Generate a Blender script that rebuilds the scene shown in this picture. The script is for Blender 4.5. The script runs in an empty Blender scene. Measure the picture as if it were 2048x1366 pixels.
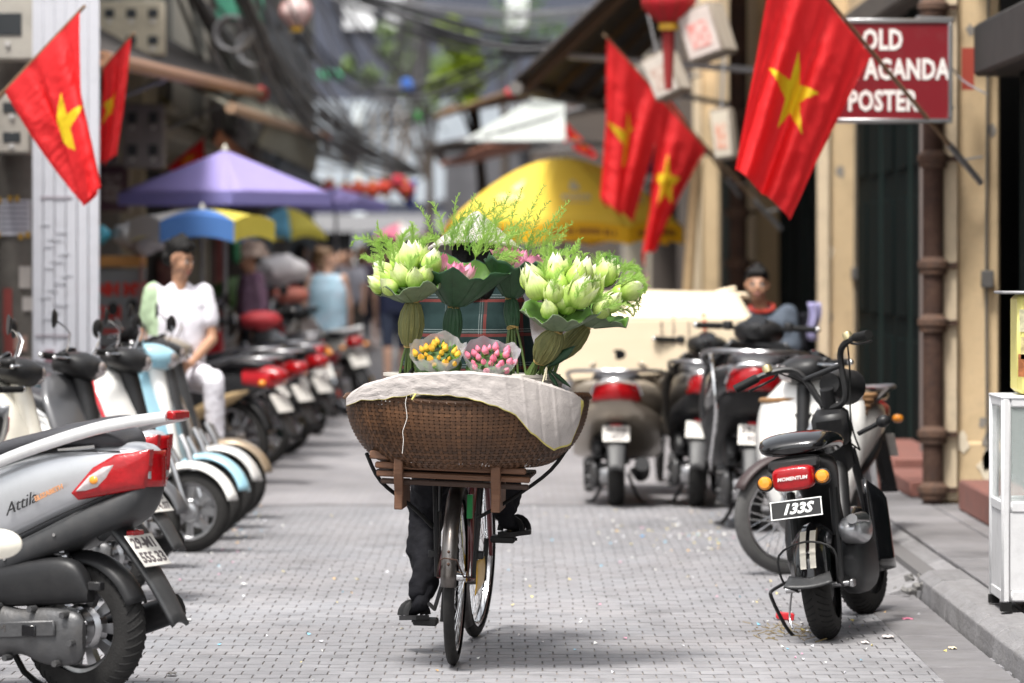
import bpy, bmesh, math, random
from math import sin, cos, pi, sqrt, atan2, exp
from mathutils import Vector, Matrix, noise
random.seed(11)
S = bpy.context.scene
C = S.collection
R = math.radians
V = Vector

# ------------------------------------------------------------------ camera, light, exposure
H = 1.53                      # eye height of the photographer
FPX, CXP, HYP = 7680., 1024., 520.
cam = bpy.data.cameras.new('camera')
cam.lens = 135; cam.sensor_width = 36
cam.shift_y = -(683 - HYP) / 2048
cam.clip_start = .5; cam.clip_end = 2000
cam.dof.use_dof = True; cam.dof.focus_distance = 14.55; cam.dof.aperture_fstop = 2.7
cam.dof.aperture_blades = 0
camo = bpy.data.objects.new('camera', cam); C.objects.link(camo)
camo.location = (0, 0, H); camo.rotation_euler = (R(90), 0, 0)
S.camera = camo

SUN_DIR = V((-.20, -.38, .90)).normalized()       # towards the sun
w = bpy.data.worlds.new('World'); S.world = w; w.use_nodes = True
nt = w.node_tree; nt.nodes.clear()
sky = nt.nodes.new('ShaderNodeTexSky'); sky.sky_type = 'NISHITA'; sky.sun_disc = False
sky.sun_elevation = math.asin(SUN_DIR.z); sky.sun_rotation = atan2(SUN_DIR.x, SUN_DIR.y)
sky.dust_density = 4.0; sky.air_density = 1.4; sky.ozone_density = 1.0
hs = nt.nodes.new('ShaderNodeHueSaturation'); hs.inputs['Saturation'].default_value = .22
bg = nt.nodes.new('ShaderNodeBackground'); bg.inputs['Strength'].default_value = .105
wo = nt.nodes.new('ShaderNodeOutputWorld')
nt.links.new(sky.outputs[0], hs.inputs['Color']); nt.links.new(hs.outputs[0], bg.inputs['Color'])
nt.links.new(bg.outputs[0], wo.inputs['Surface'])
sl = bpy.data.lights.new('sun', 'SUN'); sl.energy = 2.2; sl.angle = R(12); sl.color = (1, .965, .91)
so = bpy.data.objects.new('sun', sl); C.objects.link(so); so.location = (-6, 10, 20)
so.rotation_euler = SUN_DIR.to_track_quat('Z', 'Y').to_euler()
S.view_settings.view_transform = 'Standard'; S.view_settings.look = 'None'
S.view_settings.exposure = 1.30; S.view_settings.gamma = 1
S.render.engine = 'CYCLES'
S.render.resolution_x = 1024; S.render.resolution_y = 683

def P(px, py, d):             # photograph direction -> point at real distance d
    return V(((px - CXP) / FPX * d, d, H + (HYP - py) / FPX * d))
def PX(px, d): return (px - CXP) / FPX * d

# ------------------------------------------------------------------ materials
_m = {}
def mat(name, c, r=.5, m=0, c2=None, sc=6, k=.5, bump=0, bsc=60, coat=0, trans=0, alpha=1, sss=0, st=(1, 1, 1), spec=.5, rnd=0, emit=0, dirt=0, ior=1.45):
    if name in _m: return _m[name]
    x = bpy.data.materials.new(name); x.use_nodes = True; _m[name] = x
    n = x.node_tree.nodes; l = x.node_tree.links; b = n['Principled BSDF']
    b.inputs['Base Color'].default_value = (*c, 1); b.inputs['Roughness'].default_value = r
    b.inputs['Metallic'].default_value = m; b.inputs['Coat Weight'].default_value = coat
    b.inputs['Coat Roughness'].default_value = .06
    b.inputs['Specular IOR Level'].default_value = spec
    b.inputs['Transmission Weight'].default_value = trans; b.inputs['Alpha'].default_value = alpha
    b.inputs['IOR'].default_value = ior
    if sss: b.inputs['Subsurface Weight'].default_value = sss; b.inputs['Subsurface Radius'].default_value = (.02, .012, .008)
    if emit: b.inputs['Emission Color'].default_value = (*c, 1); b.inputs['Emission Strength'].default_value = emit
    tc = n.new('ShaderNodeTexCoord'); mp = n.new('ShaderNodeMapping'); mp.inputs['Scale'].default_value = st
    l.new(tc.outputs['Object'], mp.inputs['Vector'])
    cur = None
    if c2 is not None:
        t = n.new('ShaderNodeTexNoise'); t.inputs['Scale'].default_value = sc; t.inputs['Detail'].default_value = 6; t.inputs['Roughness'].default_value = .62
        l.new(mp.outputs[0], t.inputs['Vector'])
        rp = n.new('ShaderNodeValToRGB'); rp.color_ramp.elements[0].position = max(0, .5 - k * .5); rp.color_ramp.elements[1].position = min(1, .5 + k * .5)
        rp.color_ramp.elements[0].color = (*c, 1); rp.color_ramp.elements[1].color = (*c2, 1)
        l.new(t.outputs['Fac'], rp.inputs[0]); cur = rp.outputs[0]
    if rnd:
        oi = n.new('ShaderNodeObjectInfo'); ge = n.new('ShaderNodeNewGeometry')
        ad = n.new('ShaderNodeMath'); ad.operation = 'ADD'; fr = n.new('ShaderNodeMath'); fr.operation = 'FRACT'
        l.new(oi.outputs['Random'], ad.inputs[0]); l.new(ge.outputs['Random Per Island'], ad.inputs[1]); l.new(ad.outputs[0], fr.inputs[0])
        mr = n.new('ShaderNodeMapRange'); mr.inputs['To Min'].default_value = 1 - rnd; mr.inputs['To Max'].default_value = 1 + rnd
        l.new(fr.outputs[0], mr.inputs['Value'])
        hv = n.new('ShaderNodeHueSaturation'); l.new(mr.outputs[0], hv.inputs['Value'])
        if cur: l.new(cur, hv.inputs['Color'])
        else: hv.inputs['Color'].default_value = (*c, 1)
        cur = hv.outputs[0]
    if dirt:                      # grime and scuffs in patches
        t = n.new('ShaderNodeTexNoise'); t.inputs['Scale'].default_value = 9; t.inputs['Detail'].default_value = 9; t.inputs['Roughness'].default_value = .72
        l.new(tc.outputs['Object'], t.inputs['Vector'])
        rp = n.new('ShaderNodeValToRGB'); rp.color_ramp.elements[0].position = .48; rp.color_ramp.elements[1].position = .75
        l.new(t.outputs['Fac'], rp.inputs[0])
        mu = n.new('ShaderNodeMath'); mu.operation = 'MULTIPLY'; mu.inputs[1].default_value = dirt; l.new(rp.outputs[0], mu.inputs[0])
        mx = n.new('ShaderNodeMixRGB'); mx.inputs[2].default_value = (.11, .10, .09, 1); l.new(mu.outputs[0], mx.inputs[0])
        if cur: l.new(cur, mx.inputs[1])
        else: mx.inputs[1].default_value = (*c, 1)
        cur = mx.outputs[0]
        ra = n.new('ShaderNodeMapRange'); ra.inputs['To Min'].default_value = r; ra.inputs['To Max'].default_value = min(1, r + .35)
        l.new(mu.outputs[0], ra.inputs['Value']); l.new(ra.outputs[0], b.inputs['Roughness'])
    if cur: l.new(cur, b.inputs['Base Color'])
    if bump:
        t = n.new('ShaderNodeTexNoise'); t.inputs['Scale'].default_value = bsc; t.inputs['Detail'].default_value = 5
        l.new(mp.outputs[0], t.inputs['Vector'])
        bp = n.new('ShaderNodeBump'); bp.inputs['Strength'].default_value = bump; bp.inputs['Distance'].default_value = .01
        l.new(t.outputs['Fac'], bp.inputs['Height']); l.new(bp.outputs[0], b.inputs['Normal'])
    return x

def streaks(x, amt=.14, sc=(70, 70, 5)):
    """fine veins along the object's z axis"""
    n = x.node_tree.nodes; l = x.node_tree.links; b = n['Principled BSDF']; src = b.inputs['Base Color'].links[0].from_socket
    tc = n.new('ShaderNodeTexCoord'); mp = n.new('ShaderNodeMapping'); mp.inputs['Scale'].default_value = sc; l.new(tc.outputs['Object'], mp.inputs[0])
    t = n.new('ShaderNodeTexNoise'); t.inputs['Scale'].default_value = 3; t.inputs['Detail'].default_value = 4; l.new(mp.outputs[0], t.inputs['Vector'])
    mr = n.new('ShaderNodeMapRange'); mr.inputs['From Min'].default_value = .3; mr.inputs['From Max'].default_value = .7; mr.inputs['To Min'].default_value = 1 - amt; mr.inputs['To Max'].default_value = 1 + amt * .6; l.new(t.outputs['Fac'], mr.inputs[0])
    hv = n.new('ShaderNodeHueSaturation'); l.new(mr.outputs[0], hv.inputs['Value']); l.new(src, hv.inputs['Color'])
    for k in list(src.links):
        if k.to_node != hv: l.new(hv.outputs[0], k.to_socket)
    return x
def leafmat(name, c, c2, r=.45, tr=.35, sc=30):
    """diffuse leaf / petal / cloth that lets some light through"""
    if name in _m: return _m[name]
    x = mat(name, c, r, 0, c2, sc, .6)
    n = x.node_tree.nodes; l = x.node_tree.links; b = n['Principled BSDF']; o = n['Material Output']
    t = n.new('ShaderNodeBsdfTranslucent'); mx = n.new('ShaderNodeMixShader'); mx.inputs[0].default_value = tr
    src = b.inputs['Base Color'].links[0].from_socket
    l.new(src, t.inputs['Color']); l.new(b.outputs[0], mx.inputs[1]); l.new(t.outputs[0], mx.inputs[2]); l.new(mx.outputs[0], o.inputs['Surface'])
    return x

def gradmat(name, stops, axis=2, lo=0, hi=1, r=.5, tr=.25, coord='Object', coat=0):
    """colour running along one object axis (petal base to tip)"""
    if name in _m: return _m[name]
    x = mat(name, (1, 1, 1), r, coat=coat)
    n = x.node_tree.nodes; l = x.node_tree.links; b = n['Principled BSDF']; o = n['Material Output']
    tc = n.new('ShaderNodeTexCoord'); sp = n.new('ShaderNodeSeparateXYZ'); l.new(tc.outputs[coord], sp.inputs[0])
    mr = n.new('ShaderNodeMapRange'); mr.inputs['From Min'].default_value = lo; mr.inputs['From Max'].default_value = hi
    l.new(sp.outputs[axis], mr.inputs['Value'])
    nz = n.new('ShaderNodeTexNoise'); nz.inputs['Scale'].default_value = 25; l.new(tc.outputs['Object'], nz.inputs['Vector'])
    ma = n.new('ShaderNodeMath'); ma.operation = 'MULTIPLY_ADD'; ma.inputs[1].default_value = .5; ma.inputs[2].default_value = -.25
    l.new(nz.outputs['Fac'], ma.inputs[0]); ad = n.new('ShaderNodeMath'); ad.operation = 'ADD'
    l.new(mr.outputs[0], ad.inputs[0]); l.new(ma.outputs[0], ad.inputs[1])
    rp = n.new('ShaderNodeValToRGB'); l.new(ad.outputs[0], rp.inputs[0]); e = rp.color_ramp.elements
    e[0].position = stops[0][0]; e[0].color = (*stops[0][1], 1); e[1].position = stops[-1][0]; e[1].color = (*stops[-1][1], 1)
    for p_, c_ in stops[1:-1]:
        q = e.new(p_); q.color = (*c_, 1)
    l.new(rp.outputs[0], b.inputs['Base Color'])
    if tr:
        t = n.new('ShaderNodeBsdfTranslucent'); mx = n.new('ShaderNodeMixShader'); mx.inputs[0].default_value = tr
        l.new(rp.outputs[0], t.inputs['Color']); l.new(b.outputs[0], mx.inputs[1]); l.new(t.outputs[0], mx.inputs[2]); l.new(mx.outputs[0], o.inputs['Surface'])
    return x

# ------------------------------------------------------------------ mesh building
def catmull(pts, k):
    pts = [V(p) for p in pts]
    if k < 2 or len(pts) < 3: return pts
    out = []; n = len(pts)
    for i in range(n - 1):
        p0 = pts[max(i - 1, 0)]; p1 = pts[i]; p2 = pts[i + 1]; p3 = pts[min(i + 2, n - 1)]
        for j in range(k):
            t = j / k
            out.append(.5 * ((2 * p1) + (p2 - p0) * t + (2 * p0 - 5 * p1 + 4 * p2 - p3) * t * t + (3 * p1 - p0 - 3 * p2 + p3) * t ** 3))
    out.append(pts[-1]); return out
def lerp_list(a, k):
    out = []
    for i in range(len(a) - 1):
        for j in range(k): out.append(a[i] + (a[i + 1] - a[i]) * j / k)
    out.append(a[-1]); return out

class MB:
    def __init__(s, T=None): s.v = []; s.f = []; s.mi = []; s.m = 0; s.T = T
    def add(s, vs, fs, T=None):
        o = len(s.v)
        for p in vs:
            p = V(p)
            if T is not None: p = T @ p
            if s.T is not None: p = s.T @ p
            s.v.append(p)
        for f in fs: s.f.append([i + o for i in f]); s.mi.append(s.m)
        return s
    def box(s, c, sz, rot=None, bev=0):
        hx, hy, hz = sz[0] / 2, sz[1] / 2, sz[2] / 2
        T = Matrix.Translation(V(c)) @ (rot.to_4x4() if rot else Matrix())
        b = min(bev, hx * .9, hy * .9, hz * .9)
        if b <= 0:
            vs = [(x * hx, y * hy, z * hz) for x in (-1, 1) for y in (-1, 1) for z in (-1, 1)]
            return s.add(vs, [(0, 1, 3, 2), (4, 6, 7, 5), (0, 4, 5, 1), (2, 3, 7, 6), (0, 2, 6, 4), (1, 5, 7, 3)], T)
        vs = []; ix = {}
        for x in (-1, 1):
            for y in (-1, 1):
                for z in (-1, 1):
                    for t in range(3):
                        q = [x * (hx - b), y * (hy - b), z * (hz - b)]
                        q[t] = (x * hx, y * hy, z * hz)[t]
                        ix[x, y, z, t] = len(vs); vs.append(q)
        fs = []
        for t in range(3):
            a, c2 = [i for i in range(3) if i != t]
            for sg in (-1, 1):
                f = []
                for u, v in ((-1, -1), (1, -1), (1, 1), (-1, 1)):
                    k = [0, 0, 0]; k[t] = sg; k[a] = u; k[c2] = v; f.append(ix[(*k, t)])
                fs.append(f)
            for u in (-1, 1):
                for v in (-1, 1):      # edges along axis t between faces a and c2
                    k0 = [0, 0, 0]; k0[a] = u; k0[c2] = v; k1 = list(k0); k0[t] = -1; k1[t] = 1
                    fs.append([ix[(*k0, a)], ix[(*k0, c2)], ix[(*k1, c2)], ix[(*k1, a)]])
        for x in (-1, 1):
            for y in (-1, 1):
                for z in (-1, 1): fs.append([ix[x, y, z, 0], ix[x, y, z, 1], ix[x, y, z, 2]])
        return s.add(vs, fs, T)
    def tube(s, pts, r, n=8, k=1, cap=True, closed=False, flat=None):
        rr = r if isinstance(r, (list, tuple)) else [r] * len(pts)
        if k > 1 and len(pts) > 2: rr = lerp_list(list(rr), k)
        pts = catmull(pts, k); m = len(pts)
        up = None; vs = []
        for i, p in enumerate(pts):
            if closed: t = pts[(i + 1) % m] - pts[i - 1]
            else: t = pts[min(i + 1, m - 1)] - pts[max(i - 1, 0)]
            if t.length < 1e-9: t = V((0, 0, 1))
            t.normalize()
            if up is None: up = V((0, 0, 1)) if abs(t.z) < .9 else V((1, 0, 0))
            a = up - t * up.dot(t)
            if a.length < 1e-6: a = t.orthogonal()
            a.normalize(); b = t.cross(a); up = a
            fa, fb = flat if flat else (1, 1)
            for j in range(n):
                q = 2 * pi * j / n
                vs.append(p + a * cos(q) * rr[i] * fa + b * sin(q) * rr[i] * fb)
        fs = []
        for i in range(m if closed else m - 1):
            for j in range(n):
                i2 = (i + 1) % m
                fs.append([i * n + j, i * n + (j + 1) % n, i2 * n + (j + 1) % n, i2 * n + j])
        if cap and not closed: fs += [list(range(n))[::-1], [(m - 1) * n + j for j in range(n)]]
        return s.add(vs, fs)
    def lathe(s, prof, n=20, T=None, a0=0, a1=2 * pi, cap=True):
        full = abs(a1 - a0 - 2 * pi) < 1e-6; m = n if full else n + 1; vs = []
        for r, z in prof:
            for j in range(m):
                q = a0 + (a1 - a0) * j / n
                vs.append((r * cos(q), r * sin(q), z))
        fs = []
        for i in range(len(prof) - 1):
            for j in range(n):
                j2 = (j + 1) % m
                fs.append([i * m + j, i * m + j2, (i + 1) * m + j2, (i + 1) * m + j])
        if cap and full:
            if prof[0][0] > 1e-5: fs.append(list(range(m))[::-1])
            if prof[-1][0] > 1e-5: fs.append([(len(prof) - 1) * m + j for j in range(m)])
        return s.add(vs, fs, T)
    def loft(s, rings, cap=True, T=None):
        n = len(rings[0]); vs = [p for r in rings for p in r]; fs = []
        for i in range(len(rings) - 1):
            for j in range(n):
                fs.append([i * n + j, i * n + (j + 1) % n, (i + 1) * n + (j + 1) % n, (i + 1) * n + j])
        if cap: fs += [list(range(n))[::-1], [(len(rings) - 1) * n + j for j in range(n)]]
        return s.add(vs, fs, T)
    def sheet(s, f, nu, nv, T=None, wrap=False):
        vs = [f(i / nu, j / nv) for j in range(nv + 1) for i in range(nu + (0 if wrap else 1))]
        w_ = nu if wrap else nu + 1
        fs = [[j * w_ + i, j * w_ + (i + 1) % w_, (j + 1) * w_ + (i + 1) % w_, (j + 1) * w_ + i] for j in range(nv) for i in range(nu)]
        return s.add(vs, fs, T)
    def plate(s, out, th, T=None):
        n = len(out); vs = [(x, y, -th / 2) for x, y in out] + [(x, y, th / 2) for x, y in out]
        fs = [list(range(n))[::-1], list(range(n, 2 * n))] + [[i, (i + 1) % n, n + (i + 1) % n, n + i] for i in range(n)]
        return s.add(vs, fs, T)
    def ball(s, c, r, n=12, m=8, T=None):
        r = r if isinstance(r, (tuple, list)) else (r, r, r)
        vs = []; fs = []
        for i in range(m + 1):
            a = pi * i / m
            for j in range(n):
                q = 2 * pi * j / n
                vs.append((c[0] + r[0] * sin(a) * cos(q), c[1] + r[1] * sin(a) * sin(q), c[2] + r[2] * cos(a)))
        for i in range(m):
            for j in range(n): fs.append([i * n + j, (i + 1) * n + j, (i + 1) * n + (j + 1) % n, i * n + (j + 1) % n])
        return s.add(vs, fs, T)
    def cyl(s, a, b, r, n=14): return s.tube([a, b], r, n)
    def mesh(s, name, mats, smooth=True, ang=42, merge=True):
        me = bpy.data.meshes.new(name)
        me.from_pydata([tuple(p) for p in s.v], [], s.f)
        bm = bmesh.new(); bm.from_mesh(me); bm.faces.ensure_lookup_table()
        if len(bm.faces) == len(s.mi):
            for i, f in enumerate(bm.faces): f.material_index = s.mi[i]
        if merge: bmesh.ops.remove_doubles(bm, verts=bm.verts, dist=1e-5)
        bmesh.ops.recalc_face_normals(bm, faces=bm.faces)
        bm.to_mesh(me); bm.free()
        for x in (mats if isinstance(mats, (list, tuple)) else [mats]): me.materials.append(x)
        if smooth:
            me.shade_smooth(); me.set_sharp_from_angle(angle=R(ang))
        return me
    def build(s, name, mats, parent=None, smooth=True, ang=42, sub=0, bev=0, solid=0, soff=0):
        return obj(name, s.mesh(name, mats, smooth, ang), parent, sub, bev, solid, soff)

def obj(name, me, parent=None, sub=0, bev=0, solid=0, soff=0):
    o = bpy.data.objects.new(name, me); C.objects.link(o)
    if parent is not None: o.parent = parent
    if solid:
        m = o.modifiers.new('s', 'SOLIDIFY'); m.thickness = solid; m.offset = soff
    if bev:
        m = o.modifiers.new('b', 'BEVEL'); m.width = bev; m.segments = 2; m.limit_method = 'ANGLE'; m.angle_limit = R(40)
    if sub:
        m = o.modifiers.new('d', 'SUBSURF'); m.levels = sub; m.render_levels = sub
    return o
def tag(o, label=None, cat=None, group=None, kind=None):
    if label: o['label'] = label
    if cat: o['category'] = cat
    if group: o['group'] = group
    if kind: o['kind'] = kind
    return o
def thing(name, label, cat, loc=(0, 0, 0), rot=(0, 0, 0), group=None):
    o = bpy.data.objects.new(name, None); C.objects.link(o); o.empty_display_size = .2
    o.location = loc; o.rotation_euler = rot
    return tag(o, label, cat, group)
def copy_tree(o, parent=None, label=None):
    c = o.copy(); C.objects.link(c); c.parent = parent
    for ch in [x for x in o.children]: copy_tree(ch, c)
    if label: c['label'] = label
    return c
def rotm(ax, a): return Matrix.Rotation(a, 4, ax)
def T3(x, y, z): return Matrix.Translation(V((x, y, z)))
def frame(p, zdir, xdir=(1, 0, 0)):
    z = V(zdir).normalized(); x = V(xdir); x = (x - z * x.dot(z)).normalized(); y = z.cross(x)
    m = Matrix((x, y, z)).transposed().to_4x4(); m.translation = V(p); return m
def textmesh(body, size, T, name, m, parent=None, ext=.001, shear=0, sx=1, align='CENTER', bold=0, spacing=1):
    cu = bpy.data.curves.new(name, 'FONT'); cu.body = body; cu.size = size; cu.extrude = ext; cu.shear = shear
    cu.align_x = align; cu.align_y = 'CENTER'; cu.offset = bold; cu.space_character = spacing; cu.resolution_u = 2
    o = bpy.data.objects.new(name, cu); C.objects.link(o)
    me = bpy.data.meshes.new_from_object(o.evaluated_get(bpy.context.evaluated_depsgraph_get()))
    bpy.data.objects.remove(o); bpy.data.curves.remove(cu)
    me.transform(T @ Matrix.Diagonal((sx, 1, 1, 1)))
    me.materials.clear(); me.materials.append(m)
    return obj(name, me, parent)
def blob(name, caps, m, parent=None, vox=.014, it=6, disp=0, dsc=9, T=None, mats=None, assign=None):
    """one continuous surface grown round tapered limbs: (p0, p1, r0, r1) or (centre, (rx, ry, rz))"""
    b = MB(T)
    for c_ in caps:
        if len(c_) == 2: b.ball(c_[0], c_[1], 16, 12)
        else:
            p0, p1, r0, r1 = V(c_[0]), V(c_[1]), c_[2], c_[3]
            b.ball(p0, r0, 12, 8); b.ball(p1, r1, 12, 8); b.tube([p0, p1], [r0, r1], 12)
    me = b.mesh(name, m, merge=False)
    o = bpy.data.objects.new(name, me); C.objects.link(o)
    q = o.modifiers.new('r', 'REMESH'); q.mode = 'VOXEL'; q.voxel_size = vox; q.use_smooth_shade = True
    q = o.modifiers.new('s', 'SMOOTH'); q.iterations = it; q.factor = .5
    me2 = bpy.data.meshes.new_from_object(o.evaluated_get(bpy.context.evaluated_depsgraph_get()))
    bpy.data.objects.remove(o); bpy.data.meshes.remove(me)
    if disp:
        me2.calc_loop_triangles()
        nn = [v.normal.copy() for v in me2.vertices]
        for v, n_ in zip(me2.vertices, nn):
            v.co += n_ * disp * (noise.noise(V((v.co.x * dsc, v.co.y * dsc, v.co.z * dsc * .55))) + .5 * noise.noise(v.co * dsc * 2.3))
    me2.materials.clear()
    for x in (mats or [m]): me2.materials.append(x)
    if assign:
        for p in me2.polygons: p.material_index = assign(p.center)
    me2.shade_smooth()
    return obj(name, me2, parent)
# ================================================================== the setting
m_road = mat('road_joint', (.25, .224, .21), .95, c2=(.20, .18, .17), sc=14, k=.6)
m_pav = mat('paver_stone', (.252, .241, .247), .62, c2=(.214, .218, .234), sc=1.6, k=.5, bump=.25, bsc=90, rnd=.07, dirt=.12, spec=.4)
def stains(x):
    n = x.node_tree.nodes; l = x.node_tree.links; b = n['Principled BSDF']; src = b.inputs['Base Color'].links[0].from_socket; g = n.new('ShaderNodeNewGeometry'); cur = src
    for sc, lo, hi, p0, p1 in ((.55, .82, 1.12, .35, .65), (2.6, .74, 1.0, .30, .44), (9, .88, 1.08, .3, .7)):
        t = n.new('ShaderNodeTexNoise'); t.inputs['Scale'].default_value = sc; t.inputs['Detail'].default_value = 5; l.new(g.outputs['Position'], t.inputs['Vector'])
        mr = n.new('ShaderNodeMapRange'); mr.inputs['From Min'].default_value = p0; mr.inputs['From Max'].default_value = p1; mr.inputs['To Min'].default_value = lo; mr.inputs['To Max'].default_value = hi; l.new(t.outputs['Fac'], mr.inputs[0])
        hv = n.new('ShaderNodeHueSaturation'); l.new(mr.outputs[0], hv.inputs['Value']); l.new(cur, hv.inputs['Color']); cur = hv.outputs[0]
    l.new(cur, b.inputs['Base Color'])
stains(m_pav); stains(m_road)
def far_paving():
    x = mat('road_far', (.29, .285, .30), .65, bump=.15, bsc=40)
    n = x.node_tree.nodes; l = x.node_tree.links; b = n['Principled BSDF']
    tc = n.new('ShaderNodeTexCoord'); br = n.new('ShaderNodeTexBrick')
    br.inputs['Color1'].default_value = (.262, .252, .26, 1); br.inputs['Color2'].default_value = (.24, .236, .25, 1); br.inputs['Mortar'].default_value = (.21, .195, .185, 1)
    br.inputs['Scale'].default_value = 1; br.inputs['Brick Width'].default_value = .106; br.inputs['Row Height'].default_value = .119; br.inputs['Mortar Size'].default_value = .007
    l.new(tc.outputs['Object'], br.inputs['Vector'])
    nz = n.new('ShaderNodeTexNoise'); nz.inputs['Scale'].default_value = 1.3; nz.inputs['Detail'].default_value = 6; l.new(tc.outputs['Object'], nz.inputs['Vector'])
    mx = n.new('ShaderNodeMixRGB'); mx.blend_type = 'MULTIPLY'; mx.inputs[0].default_value = .45
    l.new(br.outputs[0], mx.inputs[1]); l.new(nz.outputs['Fac'], mx.inputs[2])
    gm = n.new('ShaderNodeMixRGB'); gm.blend_type = 'ADD'; gm.inputs[0].default_value = 1; gm.inputs[2].default_value = (.05, .047, .05, 1)
    l.new(mx.outputs[0], gm.inputs[1]); l.new(gm.outputs[0], b.inputs['Base Color']); stains(x); return x
b = MB(); b.add([(-60, -30, -.05), (60, -30, -.05), (60, 300, -.05), (-60, 300, -.05)], [(0, 1, 2, 3)])
tag(b.build('ground', mat('ground_earth', (.16, .15, .14), .95, c2=(.11, .105, .1), sc=.6)), kind='structure')
b = MB(); b.add([(-3.6, 0, -.0005), (1.84, 0, -.0005), (1.84, 24.1, -.012), (-3.6, 24.1, -.0005)], [(0, 1, 2, 3)])
road = tag(b.build('road', m_road), kind='structure')
b = MB(); b.add([(-3.6, 23.99, 0), (1.84, 23.99, 0), (1.84, 130, 0), (-3.6, 130, 0)], [(0, 1, 2, 3)])
tag(b.build('road_ahead', far_paving()), kind='structure')
b = MB(); b.add([(-3.6, 0, 0), (1.84, 0, 0), (1.84, 11.2, 0), (-3.6, 11.2, 0)], [(0, 1, 2, 3)])
tag(b.build('road_behind', far_paving()), kind='structure')
BW, BL = .106, .119
def paver_shape(b, x, y, w_, l_, z, tx=0, ty=0):
    g = .0034; e = .0016
    x0, x1, y0, y1 = x + g, x + w_ - g, y + .0050, y + l_ - .0050
    top = [(x0 + e, y0 + e), (x1 - e, y0 + e), (x1 - e, y1 - e), (x0 + e, y1 - e)]; bot = [(x0, y0), (x1, y0), (x1, y1), (x0, y1)]
    cx, cy = (x0 + x1) / 2, (y0 + y1) / 2
    vs = [(a, c, z + (a - cx) * tx + (c - cy) * ty) for a, c in top] + [(a, c, z - .0005) for a, c in bot] + [(a, c, -.012) for a, c in bot]
    b.add(vs, [(0, 1, 2, 3), (4, 5, 1, 0), (5, 6, 2, 1), (6, 7, 3, 2), (7, 4, 0, 3), (8, 9, 5, 4), (9, 10, 6, 5), (10, 11, 7, 6), (11, 8, 4, 7)])
rb = MB(); pv = []
pmesh = []
for k in range(6):
    q = MB(); paver_shape(q, -BW / 2, -BL / 2, BW, BL, 0, random.uniform(-.012, .012), random.uniform(-.004, .004)); pmesh.append(q.mesh('paver', m_pav))
nrow = int((24 - 11.2) / BL); cnt = 0
for j in range(nrow):
    y = 11.2 + j * BL; off = (BW / 2 if j % 2 else 0) + random.uniform(-.006, .006); x = -3.6 + off - BW
    near = 13.72 < y < 14.80
    while x < 1.80 - BW * .3:
        z = random.gauss(0, .0004)
        if near and -1.92 < x < 1.80 and cnt < 300:
            o = obj('paver', random.choice(pmesh), road); o.location = (x + BW / 2, y + BL / 2, z); cnt += 1
        else: paver_shape(rb, x, y, min(BW, 1.84 - x), BL, z, random.uniform(-.012, .012), random.uniform(-.004, .004))
        x += BW
o = rb.build('paver_field', m_pav, road, smooth=False); tag(o, kind='stuff')

# ---- pavement on the right with kerb stones
m_slab = mat('pavement_slab', (.22, .212, .218), .7, c2=(.13, .126, .13), sc=3.5, k=.6, bump=.3, bsc=40, dirt=.5, rnd=.12)
stains(m_slab)
m_kerb = mat('kerb_stone', (.25, .245, .25), .6, c2=(.16, .155, .16), sc=6, k=.6, bump=.35, bsc=30, st=(6, .6, 2), dirt=.4, rnd=.15)
b = MB(); b.box((2.45, 70, .02), (1.16, 136, .15)); pave = tag(b.build('pavement', mat('pavement_bed', (.12, .115, .115), .9)), kind='structure')
y = 12.0; i = 0
while y < 30:
    ln = .62 if y > 17.2 else .55
    b = MB()
    if y < 17.0:                         # upright kerb, dressed with a sloping top
        b.loft([[(1.845 + random.uniform(-.006, .006), yy, -.02), (1.852, yy, .085), (1.90, yy, .118 + random.uniform(-.004, .004)), (2.04, yy, .124), (2.04, yy, -.02)] for yy in (y + .004, y + ln * .5, y + ln - .004)])
    else:                                # low ramp kerb further on
        b.loft([[(1.70, yy, -.015), (1.712, yy, .012), (2.03, yy, .118), (2.04, yy, .118), (2.04, yy, -.02)] for yy in (y + .004, y + ln - .004)])
    b.build('kerb_stone', m_kerb, pave, smooth=False, bev=.006); y += ln
x = 2.044
y = 12.0
while y < 30:
    for k, (xa, xb) in enumerate(((2.046, 2.40), (2.406, 2.74))):
        o_ = .21 * k; b = MB(); b.box(((xa + xb) / 2, y + .25 + o_, .105), (xb - xa - .004, .492, .05), rotm('X', random.uniform(-.006, .006)), .004)
        b.build('paving_slab', m_slab, pave)
    y += .5
# broken rubble where the upright kerb ends
b = MB()
for i in range(26):
    s_ = random.uniform(.012, .04); b.box((random.uniform(1.74, 1.9), random.uniform(17.15, 17.7), .02 + random.uniform(0, .06)), (s_, s_ * 1.3, s_ * .7), Matrix.Rotation(random.uniform(0, 3), 4, (random.random(), random.random(), 1)), .004)
tag(b.build('rubble', mat('rubble', (.1, .1, .1), .9, c2=(.2, .19, .18), sc=30), smooth=False), 'crumbled dark mortar rubble beside the kerb end', 'rubble', kind='stuff')
# left pavement
b = MB(); b.box((-4.3, 70, .03), (1.5, 140, .12)); tag(b.build('pavement_left', m_slab, bev=.02), kind='structure')
# road edge drain strip right beside kerb, dark dirty slabs
y = 12.6
m_gut = mat('gutter_slab', (.18, .175, .18), .75, c2=(.12, .115, .12), sc=5, k=.5, bump=.2, dirt=.4)
for i in range(10):
    b = MB(); b.box((1.70, y + .3, -.002), (.27, .594, .012), rotm('Y', random.uniform(-.008, .008)), .004); b.build('gutter_slab', m_gut, pave); y += .6

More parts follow.
